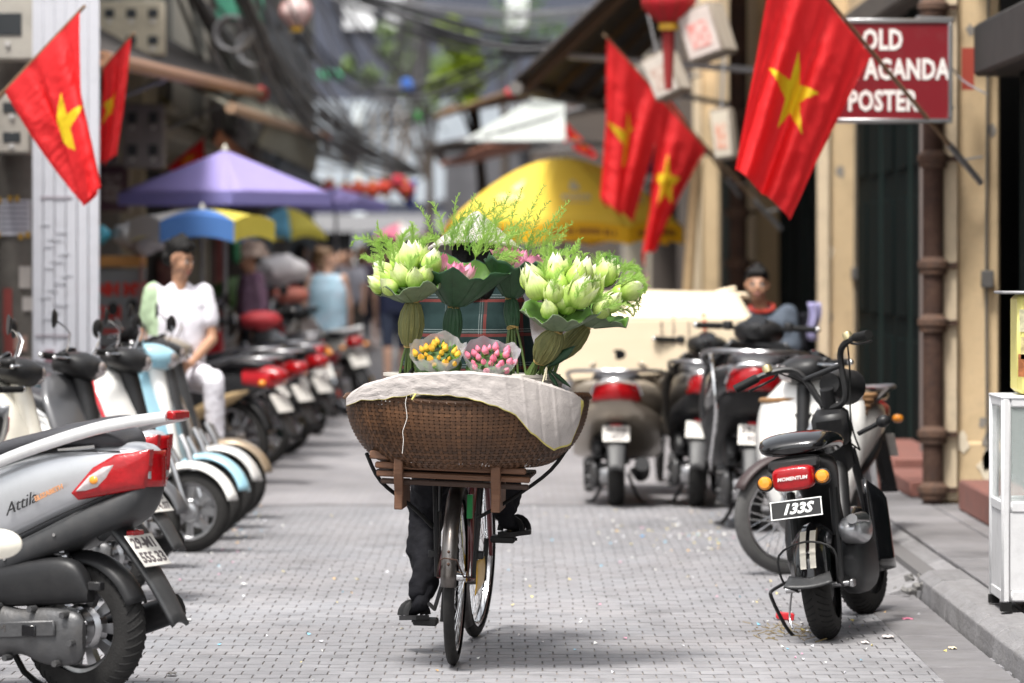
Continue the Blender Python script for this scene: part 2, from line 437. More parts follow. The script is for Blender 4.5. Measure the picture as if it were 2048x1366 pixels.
# ---- right-hand shop house with ochre pillars
m_ochre = mat('ochre_plaster', (.68, .51, .30), .85, c2=(.58, .43, .26), sc=3, k=.8, bump=.2, bsc=25, dirt=.35, st=(1, 1, .4))
stains(m_ochre)
m_ochre2 = mat('cream_plaster', (.66, .54, .38), .85, c2=(.56, .45, .31), sc=3, k=.8, bump=.2, bsc=25, dirt=.25)
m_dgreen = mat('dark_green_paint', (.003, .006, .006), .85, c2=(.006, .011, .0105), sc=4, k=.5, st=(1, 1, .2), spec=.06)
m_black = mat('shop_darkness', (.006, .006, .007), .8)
m_rust = mat('rusty_iron', (.040, .029, .026), .8, c2=(.085, .040, .024), sc=9, k=.5, bump=.6, bsc=40, dirt=.3, spec=.25)
m_rust2 = mat('rust_collar', (.13, .068, .04), .85, c2=(.05, .035, .03), sc=20, k=.6, bump=.4)
m_step = mat('red_brick_step', (.24, .095, .075), .75, c2=(.17, .075, .06), sc=8, k=.6, dirt=.5)
sh = thing('shop_house', 'ochre plastered shop house with dark green doors and red steps', 'building', (2.5, 22, 0))
def put(b, name, m, par, **kw):
    o = b.build(name, m, par, **kw); o.matrix_parent_inverse = par.matrix_world.inverted() if False else Matrix.Translation(-V(par.location)); return o
pill = [(22.1, .30, 2.5), (31.0, .35, 2.5), (40.0, .40, 2.48), (51, .4, 2.45)]
for y, wd, x in pill:
    b = MB(); b.box((x + .155, y + wd / 2, 2.55), (.31, wd, 5.0), bev=.015); b.box((x + .155, y + wd / 2, .09 + .2), (.335, wd + .03, .4), bev=.02)
    put(b, 'pillar', m_ochre, sh)
    b = MB(); b.box((x + .01, y - .03, 2.6), (.10, .055, 4.9), bev=.008); put(b, 'pillar_edge', m_ochre2, sh)
m_patch = mat('bare_render', (.30, .27, .235), .95, c2=(.18, .165, .15), sc=12, k=.6, bump=.5); m_patch2 = mat('flaked_limewash', (.74, .66, .52), .9, c2=(.62, .53, .40), sc=14); rp = random.Random(3)
for y, wd, x in pill[:3]:
    for k in range(9):
        cx_, cz_, r_ = x + rp.uniform(.03, .28), (rp.uniform(.16, .75) if k < 5 else rp.uniform(.8, 3.2)), rp.uniform(.025, .075 if k < 5 else .045); n_ = 14
        b = MB(); b.plate([(cx_ + r_ * cos(2 * pi * i / n_) * rp.uniform(.55, 1.1), cz_ + r_ * 1.5 * sin(2 * pi * i / n_) * rp.uniform(.55, 1.1)) for i in range(n_)], .004, T3(0, y - .0195 if cz_ < .5 else y - .001, 0) @ rotm('X', R(90))); put(b, 'plaster_flake', m_patch if k % 3 else m_patch2, sh)
for x, y in ((2.53, 22.06), (2.57, 30.97)):
    b = MB(); b.tube([(x + .20, y, .5), (x + .195, y, 1.6), (x + .21, y, 3.4)], .008, 6, 3); b.box((x + .2, y - .01, 1.42), (.07, .05, .10), bev=.006); put(b, 'wiring', mat('old_wire', (.09, .085, .08), .7), sh)
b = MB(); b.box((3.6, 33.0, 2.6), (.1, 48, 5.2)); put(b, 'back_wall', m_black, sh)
b = MB(); b.box((3.4, 10.0, 2.6), (1.9, .1, 5.2)); put(b, 'end_wall', m_ochre, sh)
b = MB(); b.box((2.95, 36.0, 4.3), (.5, 46, 1.6), bev=.02); put(b, 'upper_wall', m_ochre, sh)
b = MB(); b.box((2.86, 36.0, 3.38), (.46, 46, .22), bev=.03); put(b, 'lintel', mat('dark_lintel', (.10, .085, .07), .8, c2=(.06, .05, .045), sc=4), sh)
for y0, y1, n_ in ((22.45, 30.9, 8), (31.4, 39.9, 7), (40.5, 50.9, 8)):
    st_ = (y1 - y0) / n_
    for i in range(n_):
        ya = y0 + i * st_; b = MB(); b.box((2.80, ya + st_ / 2, 1.72), (.045, st_ - .02, 3.18), bev=.006)
        for zz in (.55, 1.55, 2.6): b.box((2.772, ya + st_ / 2, zz), (.02, st_ * .72, .85), bev=.01)
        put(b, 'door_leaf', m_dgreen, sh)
        if i % 2 == 0:
            b = MB(); b.box((2.79, ya - .004, 1.72), (.07, .035, 3.18)); put(b, 'door_post', mat('door_post_green', (.012, .022, .020), .8, c2=(.02, .028, .026), sc=5, spec=.1), sh)
for y0, y1, x0, h_ in ((18.2, 21.5, 2.50, .17), (22.6, 24.0, 2.34, .10), (24.05, 26.6, 2.38, .16), (28.7, 31.2, 2.36, .15)):
    b = MB(); b.box(((x0 + 2.78) / 2, (y0 + y1) / 2, .13 + h_ / 2), (2.78 - x0, y1 - y0, h_), bev=.012); put(b, 'step', m_step, sh)
for i in range(4):         # dark leaves stand in for the open shop's dark interior, nearer than the first pillar
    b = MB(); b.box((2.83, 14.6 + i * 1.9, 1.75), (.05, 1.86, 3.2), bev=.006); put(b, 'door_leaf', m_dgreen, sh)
b = MB(); b.box((2.80, 19.5, 2.72), (.36, 4.6, .30), bev=.02); put(b, 'shop_beam', mat('dark_beam', (.035, .032, .03), .8, c2=(.02, .02, .02), sc=5), sh)
b = MB(); b.box((2.60, 21.9, 2.62), (.07, .01, .24)); put(b, 'red_plaque', mat('red_plaque', (.34, .05, .03), .6), sh)

def downpipe(px, d, r, name_label, zj, zt=5.0):
    x = PX(px, d); t = thing('downpipe', name_label, 'pipe', (x, d, 0))
    b = MB(); b.tube([(0, 0, .13), (0, 0, zt)], r, 16); b.build('pipe', m_rust, t)
    for z in zj:
        b = MB(); b.lathe([(r, -.055), (r * 1.28, -.05), (r * 1.32, -.02), (r * 1.5, -.012), (r * 1.5, .02), (r * 1.2, .03), (r, .05)], 18, T3(0, 0, z), cap=False); b.build('collar', m_rust2, t)
        b = MB(); b.box((r * 1.5, 0, z), (.1, .02, .03)); b.build('bracket', m_rust, t)
    return t
downpipe(1866, 22.02, .060, 'brown rusty iron downpipe standing before the ochre pillar by the cart', (.21, .53, 1.17, 1.5, 2.11, 2.98))
downpipe(1476, 36.2, .085, 'sooty downpipe with pale collars behind the seated man', (.5, 1.5, 1.98, 2.9), 4.6)
b = MB(); b.tube([(0, 0, .13), (.0, 0, 4.6)], .018, 8)
for z in (1.0, 2.0, 3.0): b.box((.02, 0, z), (.06, .03, .02))
o = tag(b.build('thin_conduit', mat('conduit', (.16, .13, .12), .6)), 'thin brown conduit pipe running up the green doors', 'pipe'); o.location = (2.66, 24.9, 0)

# ---- generic old-quarter house, facing the street
def house(name, label, side, y0, y1, x, h, wallm, winrows, winm, sill=2.9, shop=True, roofm=None, nw=2, seed=0):
    rd = random.Random(seed); sgn = 1 if side == 'R' else -1
    t = thing(name, label, 'building', (x, (y0 + y1) / 2, 0)); L = y1 - y0; D = 2.2
    loc = lambda xx, yy, zz: (sgn * xx, yy, zz)
    b = MB(); b.box(loc(D / 2, 0, (h + 2.75) / 2), (D, L - .03, h - 2.75)); b.box(loc(D / 2 + .25, 0, 1.4), (D - .5, L - .03, 2.76)); b.build('wall', wallm, t)
    for s_ in (-1, 1):
        b = MB(); b.box(loc(.25, s_ * (L / 2 - .12), 1.375), (.5, .2, 2.748), bev=.01); b.build('shop_pier', wallm, t)
    if shop:
        b = MB(); b.box(loc(.46, 0, 1.28), (.05, L - .5, 2.5)); b.build('shop_opening', m_black, t)
        for i in range(rd.randint(2, 4)):
            b = MB(); hh = rd.uniform(.6, 1.9); b.box(loc(.30, rd.uniform(-L / 2 + .5, L / 2 - .5), hh / 2 + .1), (.22, rd.uniform(.3, .7), hh), bev=.02)
            b.build('goods_shelf', mat('goods%d' % rd.randint(0, 5), (rd.uniform(.05, .4), rd.uniform(.05, .3), rd.uniform(.05, .3)), .7, c2=(rd.uniform(.05, .5), rd.uniform(.05, .4), rd.uniform(.05, .4)), sc=9, k=.2), t)
    b = MB(); b.box(loc(-.06, 0, 2.83), (.16, L - .04, .16), bev=.02); b.build('cornice', wallm, t)
    z = 3.1
    for r_ in range(winrows):
        for i in range(nw):
            yy = -L / 2 + L * (i + .5) / nw; ww = min(.9, L / nw * .6)
            b = MB(); b.box(loc(-.012, yy, z + .65), (.03, ww, 1.2)); p = b.build('window', winm, t)
            b = MB()
            for q in (-1, 1): b.box(loc(-.03, yy + q * ww / 2, z + .65), (.06, .07, 1.3), bev=.008); b.box(loc(-.031, yy, z + .65 + q * .62), (.062, ww, .07), bev=.008)
            b.box(loc(-.03, yy, z + .65), (.05, .045, 1.2)); b.build('window_frame', mat('window_frame_paint', (.3, .28, .24), .6, c2=(.2, .2, .18), sc=6), p)
            b = MB(); b.box(loc(-.07, yy, z - .03), (.14, ww + .2, .06), bev=.01); b.build('sill', wallm, p)
        z += 1.9
    if roofm:
        b = MB(); b.box(loc(.9, 0, h + .1), (2.6, L + .1, .1), rotm('Y', sgn * -.18)); b.build('roof', roofm, t)
    return t
m_glass = mat('dark_window', (.03, .035, .04), .12, spec=.6)
m_wcur = mat('curtained_window', (.62, .63, .66), .35)
walls = [mat('wall_grey', (.34, .33, .31), .9, c2=(.22, .21, .20), sc=1.5, k=.7, dirt=.4), mat('wall_cream', (.55, .49, .38), .9, c2=(.4, .36, .30), sc=1.2, k=.7, dirt=.4),
         mat('wall_blue', (.17, .19, .22), .9, c2=(.10, .115, .13), sc=1.4, k=.7, dirt=.5), mat('wall_brown', (.12, .095, .08), .9, c2=(.07, .06, .055), sc=1.4, k=.7, dirt=.5),
         mat('wall_pink', (.52, .44, .42), .9, c2=(.42, .35, .33), sc=1.3, k=.7, dirt=.5), mat('wall_dark', (.16, .16, .175), .85, c2=(.09, .09, .10), sc=2, k=.6)]
m_tile = mat('roof_tiles', (.16, .10, .08), .9, c2=(.09, .075, .07), sc=14, k=.6, bump=.5, bsc=30)
m_tin = mat('tin_roof', (.14, .13, .125), .7, c2=(.09, .08, .075), sc=3, k=.5, dirt=.5)
house('left_house', 'grey weathered house behind the white billboard and food cart', 'L', 30.2, 37, -3.75, 6.2, walls[0], 1, m_glass, seed=1, roofm=m_tile)
house('left_house', 'cream house with meter cabinets above the purple parasol', 'L', 37, 45, -3.55, 6.6, walls[1], 1, m_glass, seed=2)
house('left_house', 'dark brown narrow house beyond the purple parasol', 'L', 45, 54, -3.5, 6.4, walls[3], 1, m_glass, seed=3, roofm=m_tile)
house('left_house', 'blue grey house beyond the striped parasols', 'L', 54, 66, -3.4, 7.4, walls[2], 2, m_glass, seed=4, nw=3)
house('left_house', 'pinkish set back house past the blue grey one', 'L', 72, 100, -6.6, 8, walls[4], 2, m_wcur, seed=5, nw=3)
house('right_house', 'brown timber fronted house after the ochre shop', 'R', 53, 64, 2.3, 6.6, walls[3], 1, m_glass, seed=7, roofm=m_tile)
house('right_house', 'cream upper storey house behind the yellow parasol', 'R', 64, 78, 2.25, 7.8, walls[1], 2, m_glass, seed=8, nw=3)
house('right_house', 'low dark shop jutting out at the street bend', 'R', 86, 104, -1.5, 4.2, walls[5], 0, m_glass, seed=21, roofm=m_tile)
house('right_house', 'brown shop with tiled roof before the street bend', 'R', 79, 85.8, .4, 4.6, walls[3], 0, m_glass, seed=22, roofm=m_tile)
house('right_house', 'dark house closing the right row', 'R', 78, 104, 2.2, 9, walls[5], 2, m_glass, seed=9, nw=4)
# far end of the street
t = thing('end_building', 'dark glass fronted building closing the far end of the street', 'building', (0, 112, 0))
b = MB(); b.box((0, 2, 5.5), (22, 4, 11)); b.build('wall', mat('end_wall', (.075, .085, .115), .6, c2=(.055, .06, .085), sc=.5, k=.6), t)
for x0, x1 in ((-4.95, -4.0), (-3.75, -2.85), (-.2, .5)):
    b = MB(); b.box(((x0 + x1) / 2, -.02, 9.1), (x1 - x0, .05, 1.7)); p = b.build('window', mat('sky_bright_window', (.90, .91, .93), .4), t)  # white paint puts the bright sky into the panes
    b = MB()
    for q in (x0, x1): b.box((q, -.05, 9.1), (.07, .07, 1.76))
    b.box(((x0 + x1) / 2, -.05, 8.24), (x1 - x0 + .1, .1, .07)); b.build('window_frame', mat('dark_frame', (.06, .06, .07), .5), p)
for i in range(9):
    b = MB(); b.box((-5.4 + i * 1.2, -.06, 4.7), (1.12, .06, 3.0)); b.build('glass_panel', mat('grey_glass', (.46, .50, .54), .2, c2=(.32, .36, .40), sc=.8, k=.5, spec=.6), t)
b = MB(); b.box((-4.45, -.15, 3.3), (.35, .1, 5.6)); b.build('pale_column', mat('pale_column', (.62, .68, .70), .6), t)
b = MB(); b.box((0, -.2, 2.6), (14, .5, .5)); b.build('canopy', mat('end_canopy', (.3, .3, .31), .7), t)
b = MB(); b.box((0, -.03, 1.2), (13, .06, 2.3)); b.build('shop_front', m_black, t)
# ================================================================== bicycle, basket, flowers, rider
m_tyre = mat('tyre_rubber', (.012, .0115, .0115), .75, c2=(.026, .025, .024), sc=12, k=.5, bump=.2, bsc=120, spec=.3)
m_tyre_grey = mat('tyre_rubber_dusty', (.09, .087, .085), .85, c2=(.05, .05, .05), sc=10, k=.5, bump=.25, bsc=90)
m_chrome = mat('chrome', (.72, .72, .73), .16, 1, dirt=.25)
m_alloy = mat('alloy', (.52, .52, .53), .32, 1, c2=(.42, .42, .43), sc=10, dirt=.35)
m_oldsteel = mat('old_steel', (.22, .21, .205), .3, .9, c2=(.10, .085, .075), sc=12, k=.5, dirt=.4)
m_blackp = mat('black_plastic', (.010, .010, .011), .42, c2=(.019, .019, .020), sc=8, k=.6, dirt=.12, spec=.35)
m_blackg = mat('black_gloss', (.005, .005, .006), .14, coat=.4, dirt=.08)
m_dgrey = mat('dark_grey_plastic', (.030, .031, .033), .45, c2=(.045, .046, .048), sc=9, k=.5, bump=.08, bsc=200, dirt=.2, spec=.4)
m_maroon = mat('maroon_paint', (.12, .012, .016), .35, coat=.3, dirt=.4)
m_yel = mat('yellow_paint', (.72, .42, .04), .4, dirt=.3)
m_rub = mat('black_rubber', (.009, .009, .009), .65, spec=.25)

def wheel(par, c, Rr, tw, rim, steer=0, spokes=0, alloy=0, tyrem=None, rimm=None, spr=.0016, hub=.03, tread=False, name='wheel', camber=0):
    T = T3(*c) @ rotm('Z', steer) @ rotm('X', camber) @ rotm('X', R(90))      # local z = axle
    b = MB(T); h = tw / 2
    b.lathe([(rim - .012, -h * .62), (rim + .004, -h * .66), (rim + .004, -h * .55), (rim - .009, -h * .5), (rim - .014, 0), (rim - .009, h * .5), (rim + .004, h * .55), (rim + .004, h * .66), (rim - .012, h * .62), (rim - .02, h * .4), (rim - .02, -h * .4), (rim - .012, -h * .62)], 44, cap=False)
    b.lathe([(hub * .6, -.045), (hub, -.04), (hub * .7, -.03), (hub * .7, .03), (hub, .04), (hub * .6, .045)], 16)
    w_ = b.build(name, rimm or m_alloy, par)
    b = MB(T); q = []
    for i in range(13):
        a = -pi * .5 + pi * i / 12
        q.append((rim + (Rr - rim) * (cos(a) ** .75 if cos(a) > 0 else 0), h * sin(a)))
    b.lathe(q, 56, cap=False)
    if tread:
        for i in range(44):
            a0 = 2 * pi * i / 44
            for s_ in (-1, 1):
                pts = []
                for k in range(5):
                    t = k / 4; aa = a0 + .16 * t * 1.0 + (.07 if s_ > 0 else 0); la = s_ * (.12 + .72 * t) * pi / 2 * .82
                    rr = rim + (Rr - rim) * max(cos(la), .01) ** .75 + .0012
                    pts.append((rr * cos(aa), rr * sin(aa), h * sin(la)))
                b.m = 1; b.tube(pts, .0035, 4, flat=(.35, 1)); b.m = 0
    b.build('tyre', [tyrem or m_tyre, mat('tread_groove', (.006, .006, .006), .9)], w_)
    if spokes:
        b = MB(T)
        for i in range(spokes):
            a = 2 * pi * i / spokes; s_ = 1 if i % 2 else -1; a2 = a + (.5 if (i // 2) % 2 else -.5)
            b.tube([(hub * .9 * cos(a2), hub * .9 * sin(a2), s_ * .033), ((rim - .014) * cos(a), (rim - .014) * sin(a), 0)], spr, 5, cap=False)
        b.build('spokes', m_chrome, w_)
    if alloy:
        b = MB(T)
        for i in range(alloy):
            a = 2 * pi * i / alloy; ra = rotm('Z', a)
            b.loft([[ra @ V((x, y * wd, z)) for y, z in ((-1, -.016), (1, -.016), (1, .016), (-1, .016))] for x, wd in ((hub * .8, .022), (rim * .55, .013), (rim - .012, .02))])
        b.lathe([(hub * 1.3, -.035), (hub * 1.6, -.02), (hub * 1.6, .02), (hub * 1.3, .035)], 18)
        b.build('spokes', rimm or m_alloy, w_)
    return w_
def guard(b, c, Rr, wd, a0, a1, dep=.016, n=22, steer=0):
    T = T3(*c) @ rotm('Z', steer)
    def f(u, v):
        a = a0 + (a1 - a0) * u; y = (v - .5) * wd; rr = Rr - dep * (2 * v - 1) ** 2 * 1.2
        return (rr * cos(a), y, rr * sin(a))
    b.sheet(f, n, 6, T)

# ---------------- bicycle (local: x forward, y left)
BY = R(86.2)
bike = thing('flower_bicycle', 'old bicycle with wooden rear rack carrying the flower basket', 'bicycle', (-.222, 14.5, .0), (R(1.6), 0, BY))
RW = .335; WB = 1.09
wheel(bike, (0, 0, RW), RW, .042, .292, spokes=36, hub=.022, name='rear_wheel', rimm=m_chrome)
wheel(bike, (WB, 0, RW), RW, .042, .292, steer=R(-6), spokes=36, hub=.02, name='front_wheel', rimm=m_chrome)
b = MB(); guard(b, (0, 0, RW), RW + .02, .058, R(30), R(182)); b.build('mudguard', [m_oldsteel], bike, solid=.0016)
b = MB(); guard(b, (WB, 0, RW), RW + .02, .055, R(20), R(232), steer=R(-6)); b.build('mudguard', m_oldsteel, bike, solid=.0016)
b = MB(); b.tube([(-.352, -.03, RW + .09), (-.362, 0, RW + .095), (-.352, .03, RW + .09), (-.25, .05, RW + .02), (0, .06, RW)], .0025, 6, 2); b.tube([(-.352, -.03, RW + .09), (-.25, -.05, RW + .02), (0, -.06, RW)], .0025, 6, 2)
for z in (.075, .12): b.ball((-.358, 0, RW + z), (.006, .006, .006), 8, 6)
b.build('mudguard_stay', m_rust, bike)
b = MB()
BB = (.44, 0, .285); SC = (.30, 0, .72); HT = (.86, 0, .80); HB = (.90, 0, .68)
for s_ in (-1, 1):
    b.tube([(0, s_ * .065, RW), (.2, s_ * .05, .31), BB], .009, 8); b.tube([(0, s_ * .065, RW), (SC[0], s_ * .03, SC[2] - .05)], .008, 8)
    b.tube([(HB[0], s_ * .045, HB[2] - .05), (1.0, s_ * .05, .5), (WB, s_ * .055, RW)], [.012, .011, .008], 8, 2)
b.tube([BB, SC], .015, 10); b.tube([BB, HB], .016, 10); b.tube([(SC[0] + .05, 0, .55), HT], .014, 10); b.tube([HT, HB], .019, 10); b.tube([(HB[0], 0, HB[2] - .05), HB], .02, 10)
b.build('frame', m_maroon, bike)
b = MB(); b.tube([HT, (.85, 0, .93)], .012, 8); b.tube([(.62, .29, .96), (.74, .28, 1.0), (.85, .12, .96), (.86, 0, .94), (.85, -.12, .96), (.74, -.28, 1.0), (.62, -.29, .96)], .011, 8, 3); b.build('handlebar', m_chrome, bike)
for s_ in (-1, 1):
    b = MB(); b.tube([(.72, s_ * .282, .993), (.60, s_ * .29, .955)], .017, 10); b.build('grip', m_rub, bike)
b = MB(); b.loft([[(x, y * wy, .80 + z * .03 + dz) for y, z in ((-1, 0), (-.7, .9), (0, 1), (.7, .9), (1, 0), (.6, -.8), (-.6, -.8))] for x, wy, dz in ((.17, .06, .0), (.22, .10, .01), (.32, .085, 0), (.44, .022, 0))]); b.tube([SC, (.30, 0, .78)], .012, 8); b.build('saddle', m_rub, bike, sub=1)
# chain set: cranks along +-z, left pedal down
b = MB(T3(*BB)); b.lathe([(.005, -.05), (.085, -.046), (.088, -.043), (.085, -.04), (.02, -.038), (.014, .07), (.014, -.09)], 28, rotm('X', R(90))); b.build('chainring', m_oldsteel, bike)
b = MB(T3(*BB)); CR = .165; ca = R(-97)
pl = V((CR * cos(ca), .10, CR * sin(ca))); pr = V((-CR * cos(ca), -.10, -CR * sin(ca)))
b.tube([(0, .075, 0), pl + V((0, -.02, 0))], .010, 8); b.build('crank', m_blackp, bike); b = MB(T3(*BB)); b.tube([(0, -.075, 0), pr + V((0, .02, 0))], .010, 8); b.build('crank', m_blackp, bike)
for p_, s_ in ((pl, 1), (pr, -1)):
    b = MB(T3(*BB)); c_ = p_ + V((0, s_ * .045, 0)); b.cyl(p_, p_ + V((0, s_ * .1, 0)), .006, 8)
    for q in (-.032, .032): b.box(c_ + V((q, 0, 0)), (.026, .095, .028), bev=.006)
    b.build('pedal', m_blackp, bike)
b = MB(); b.sheet(lambda u, v: (.0 + .5 * u, -.075 - .004 * sin(pi * v), .30 + .13 * (v - .5) * (1 - .25 * u) + .03), 8, 6); b.build('chain_guard', m_yel, bike, solid=.003)
b = MB(); b.tube([(.30, .075, .28), (.1, .085, .20), (-.08, .09, .235)], .008, 8); b.build('prop_stand', m_blackp, bike)
# rack of iron legs and wood
b = MB()
for s_ in (-1, 1):
    b.tube([(-.02, s_ * .07, RW), (-.06, s_ * .085, .70)], .008, 8); b.tube([(.05, s_ * .07, RW + .02), (.16, s_ * .08, .70)], .007, 8)
    b.tube([(-.10, s_ * .09, .705), (.28, s_ * .05, .705)], .008, 8)
    b.box((-.005, s_ * .075, .50), (.03, .018, .16)); b.box((-.01, s_ * .09, .42), (.035, .03, .03), bev=.004)
b.tube([(-.07, -.09, .70), (-.07, .09, .70)], .008, 8); b.build('carrier', m_blackp, bike)
m_wood = mat('rack_wood', (.19, .088, .045), .6, c2=(.105, .05, .028), sc=5, k=.6, bump=.3, bsc=30, st=(3, .6, 6), dirt=.3)
m_wood2 = mat('rack_wood_dark', (.06, .032, .02), .7, c2=(.035, .02, .016), sc=6, k=.6, bump=.3, st=(3, .6, 6))
# slats: rear stack (x = -.33 .. -.2), y along the bar
for xx, yc, ln, z, hh, mm in ((-.325, .035, .54, .800, .032, m_wood), (-.315, .005, .56, .762, .024, m_wood), (-.305, -.005, .57, .730, .022, m_wood), (-.295, -.01, .55, .702, .020, m_wood2)):
    b = MB(); b.box((xx, yc, z), (.028, ln, hh), rotm('X', R(.8)), .005); b.build('rack_slat', mm, bike)
for i in range(4):
    b = MB(); b.box((-.22 + i * .09, .0, .735), (.055, .58, .018), bev=.004); b.build('rack_slat', m_wood2, bike)
for yc, w_ in ((.195, .033), (-.165, .036)):
    b = MB()
    b.loft([[(x - .022, yc - w_ / 2, z), (x + .022, yc - w_ / 2, z), (x + .022, yc + w_ / 2, z), (x - .022, yc + w_ / 2, z)] for x, z in ((-.35, .795), (-.345, .73), (-.27, .635))])
    b.box((-.17, yc, .652), (.30, w_ * .95, .10)); b.build('rack_bracket', m_wood, bike, bev=.004)
for pts in (((-.2, .33, .80), (-.24, .27, .70), (-.12, .16, .60), (-.02, .09, .52)), ((-.2, -.44, .88), (-.22, -.36, .76), (-.18, -.22, .65), (-.10, -.10, .575), (0, -.08, .56))):
    b = MB(); b.tube(pts, .0075, 8, 4); b.build('rubber_strap', m_rub, bike)
b = MB(); b.box((.02, -.045, .60), (.03, .02, .09)); b.build('green_bag', mat('green_bag', (.02, .38, .09), .4), bike)

# ---------------- basket
BC = V((-.166, 14.30, 0)); RX, RY = .452, .31; ZB, ZR = .762, 1.022
def bprof(t): return .55 + .45 * sin(min(t, 1) * pi / 2) ** .62
def bsurf(th, t, off=0):
    k = bprof(t); x, y = RX * k * cos(th), RY * k * sin(th)
    n_ = V((cos(th) / RX, sin(th) / RY, 0)).normalized()
    z = ZB + (ZR - ZB) * t ** 1.25 + .012 * cos(th) * 0 - .012 * sin(3 * th) * t
    return V((BC.x + x, BC.y + y, z)) + (n_ * (.35 + .65 * t) + V((0, 0, -(1 - t) * .6))) * off
m_cane = mat('basket_cane', (.125, .056, .023), .5, c2=(.042, .021, .011), sc=10, k=.7, bump=.2, bsc=80, rnd=.4, spec=.5)
bk = thing('flower_basket', 'wide brown woven bamboo basket strapped on the bicycle rack', 'basket', (BC.x, BC.y, ZB))
NR, NJ = 140, 22
bb = MB(T3(-BC.x, -BC.y, -ZB))
for j in range(NJ):
    t0, t1 = (j + .15) / NJ, (j + .85) / NJ
    vs = []; fs = []
    for i in range(NR):
        th = 2 * pi * (i + .5) / NR; of = .003 if (i + j) % 2 else -.003
        vs += [bsurf(th, t0, of), bsurf(th, t1, of)]
    for i in range(NR): a = 2 * i; c_ = 2 * ((i + 1) % NR); fs.append([a, c_, c_ + 1, a + 1])
    bb.add(vs, fs)
for i in range(NR):
    th = 2 * pi * (i + .5) / NR; dw = 2 * pi / NR * .36; vs = []; fs = []
    for j in range(NJ + 1):
        t = min((j + .5) / NJ, 1) if j < NJ else 1
        of = -.0028 if (i + j) % 2 else .0028
        vs += [bsurf(th - dw, t, of), bsurf(th + dw, t, of)]
    for j in range(NJ): a = 2 * j; fs.append([a, a + 1, a + 3, a + 2])
    bb.add(vs, fs)
o = bb.build('weave', m_cane, bk, smooth=True, ang=60); tag(o, kind='stuff')
b = MB(T3(-BC.x, -BC.y, -ZB))
b.tube([bsurf(2 * pi * i / 60, 1.0, 0) for i in range(60)], .009, 8, closed=True)
for i in range(90):
    th = 2 * pi * i / 90; p_ = bsurf(th, 1.0, 0); q = bsurf(th + .06, 1.0, 0)
    b.tube([p_ + V((0, 0, .010)) + (p_ - BC).normalized() * 0, bsurf(th + .02, .985, .011), q + V((0, 0, -.012))], .0025, 5)
b.build('rim', m_cane, bk)
b = MB(T3(-BC.x, -BC.y, -ZB)); b.sheet(lambda u, v: bsurf(2 * pi * u, max(.02, v) * .9, -.014) if v > 0 else V((BC.x, BC.y, ZB + .012)), 40, 6); b.build('lining', mat('basket_lining', (.05, .03, .018), .9), bk)

# tray of stacked paper inside
m_paper = mat('old_paper', (.52, .49, .44), .85, c2=(.40, .37, .33), sc=6, k=.6, rnd=.12)
tr = thing('paper_stack', 'stack of beige cardboard sheets lining the flower basket', 'cardboard', (BC.x + .02, BC.y + .04, 1.0))
for i in range(9):
    b = MB(); a_, c_ = .335 + random.uniform(-.006, .006), .215 + random.uniform(-.005, .005); z = .012 * i
    b.loft([[(a_ * cos(2 * pi * k / 44) + .004 * sin(i * 2.1), c_ * sin(2 * pi * k / 44), z + zz - .012 * (cos(2 * pi * k / 44)) * .3) for k in range(44)] for zz in (0, .0105)]); b.build('sheet', m_paper, tr)
b = MB(); b.tube([(-.235, -.19, -.0), (-.236, -.165, .11), (-.20, .0, .13)], .006, 6, 3); b.build('cord', m_rub, tr)
b = MB(); b.tube([(-.30, -.16, -.02), (-.27, -.12, .10), (-.25, .0, .12)], .009, 8, 3); b.build('cord', m_rub, tr)

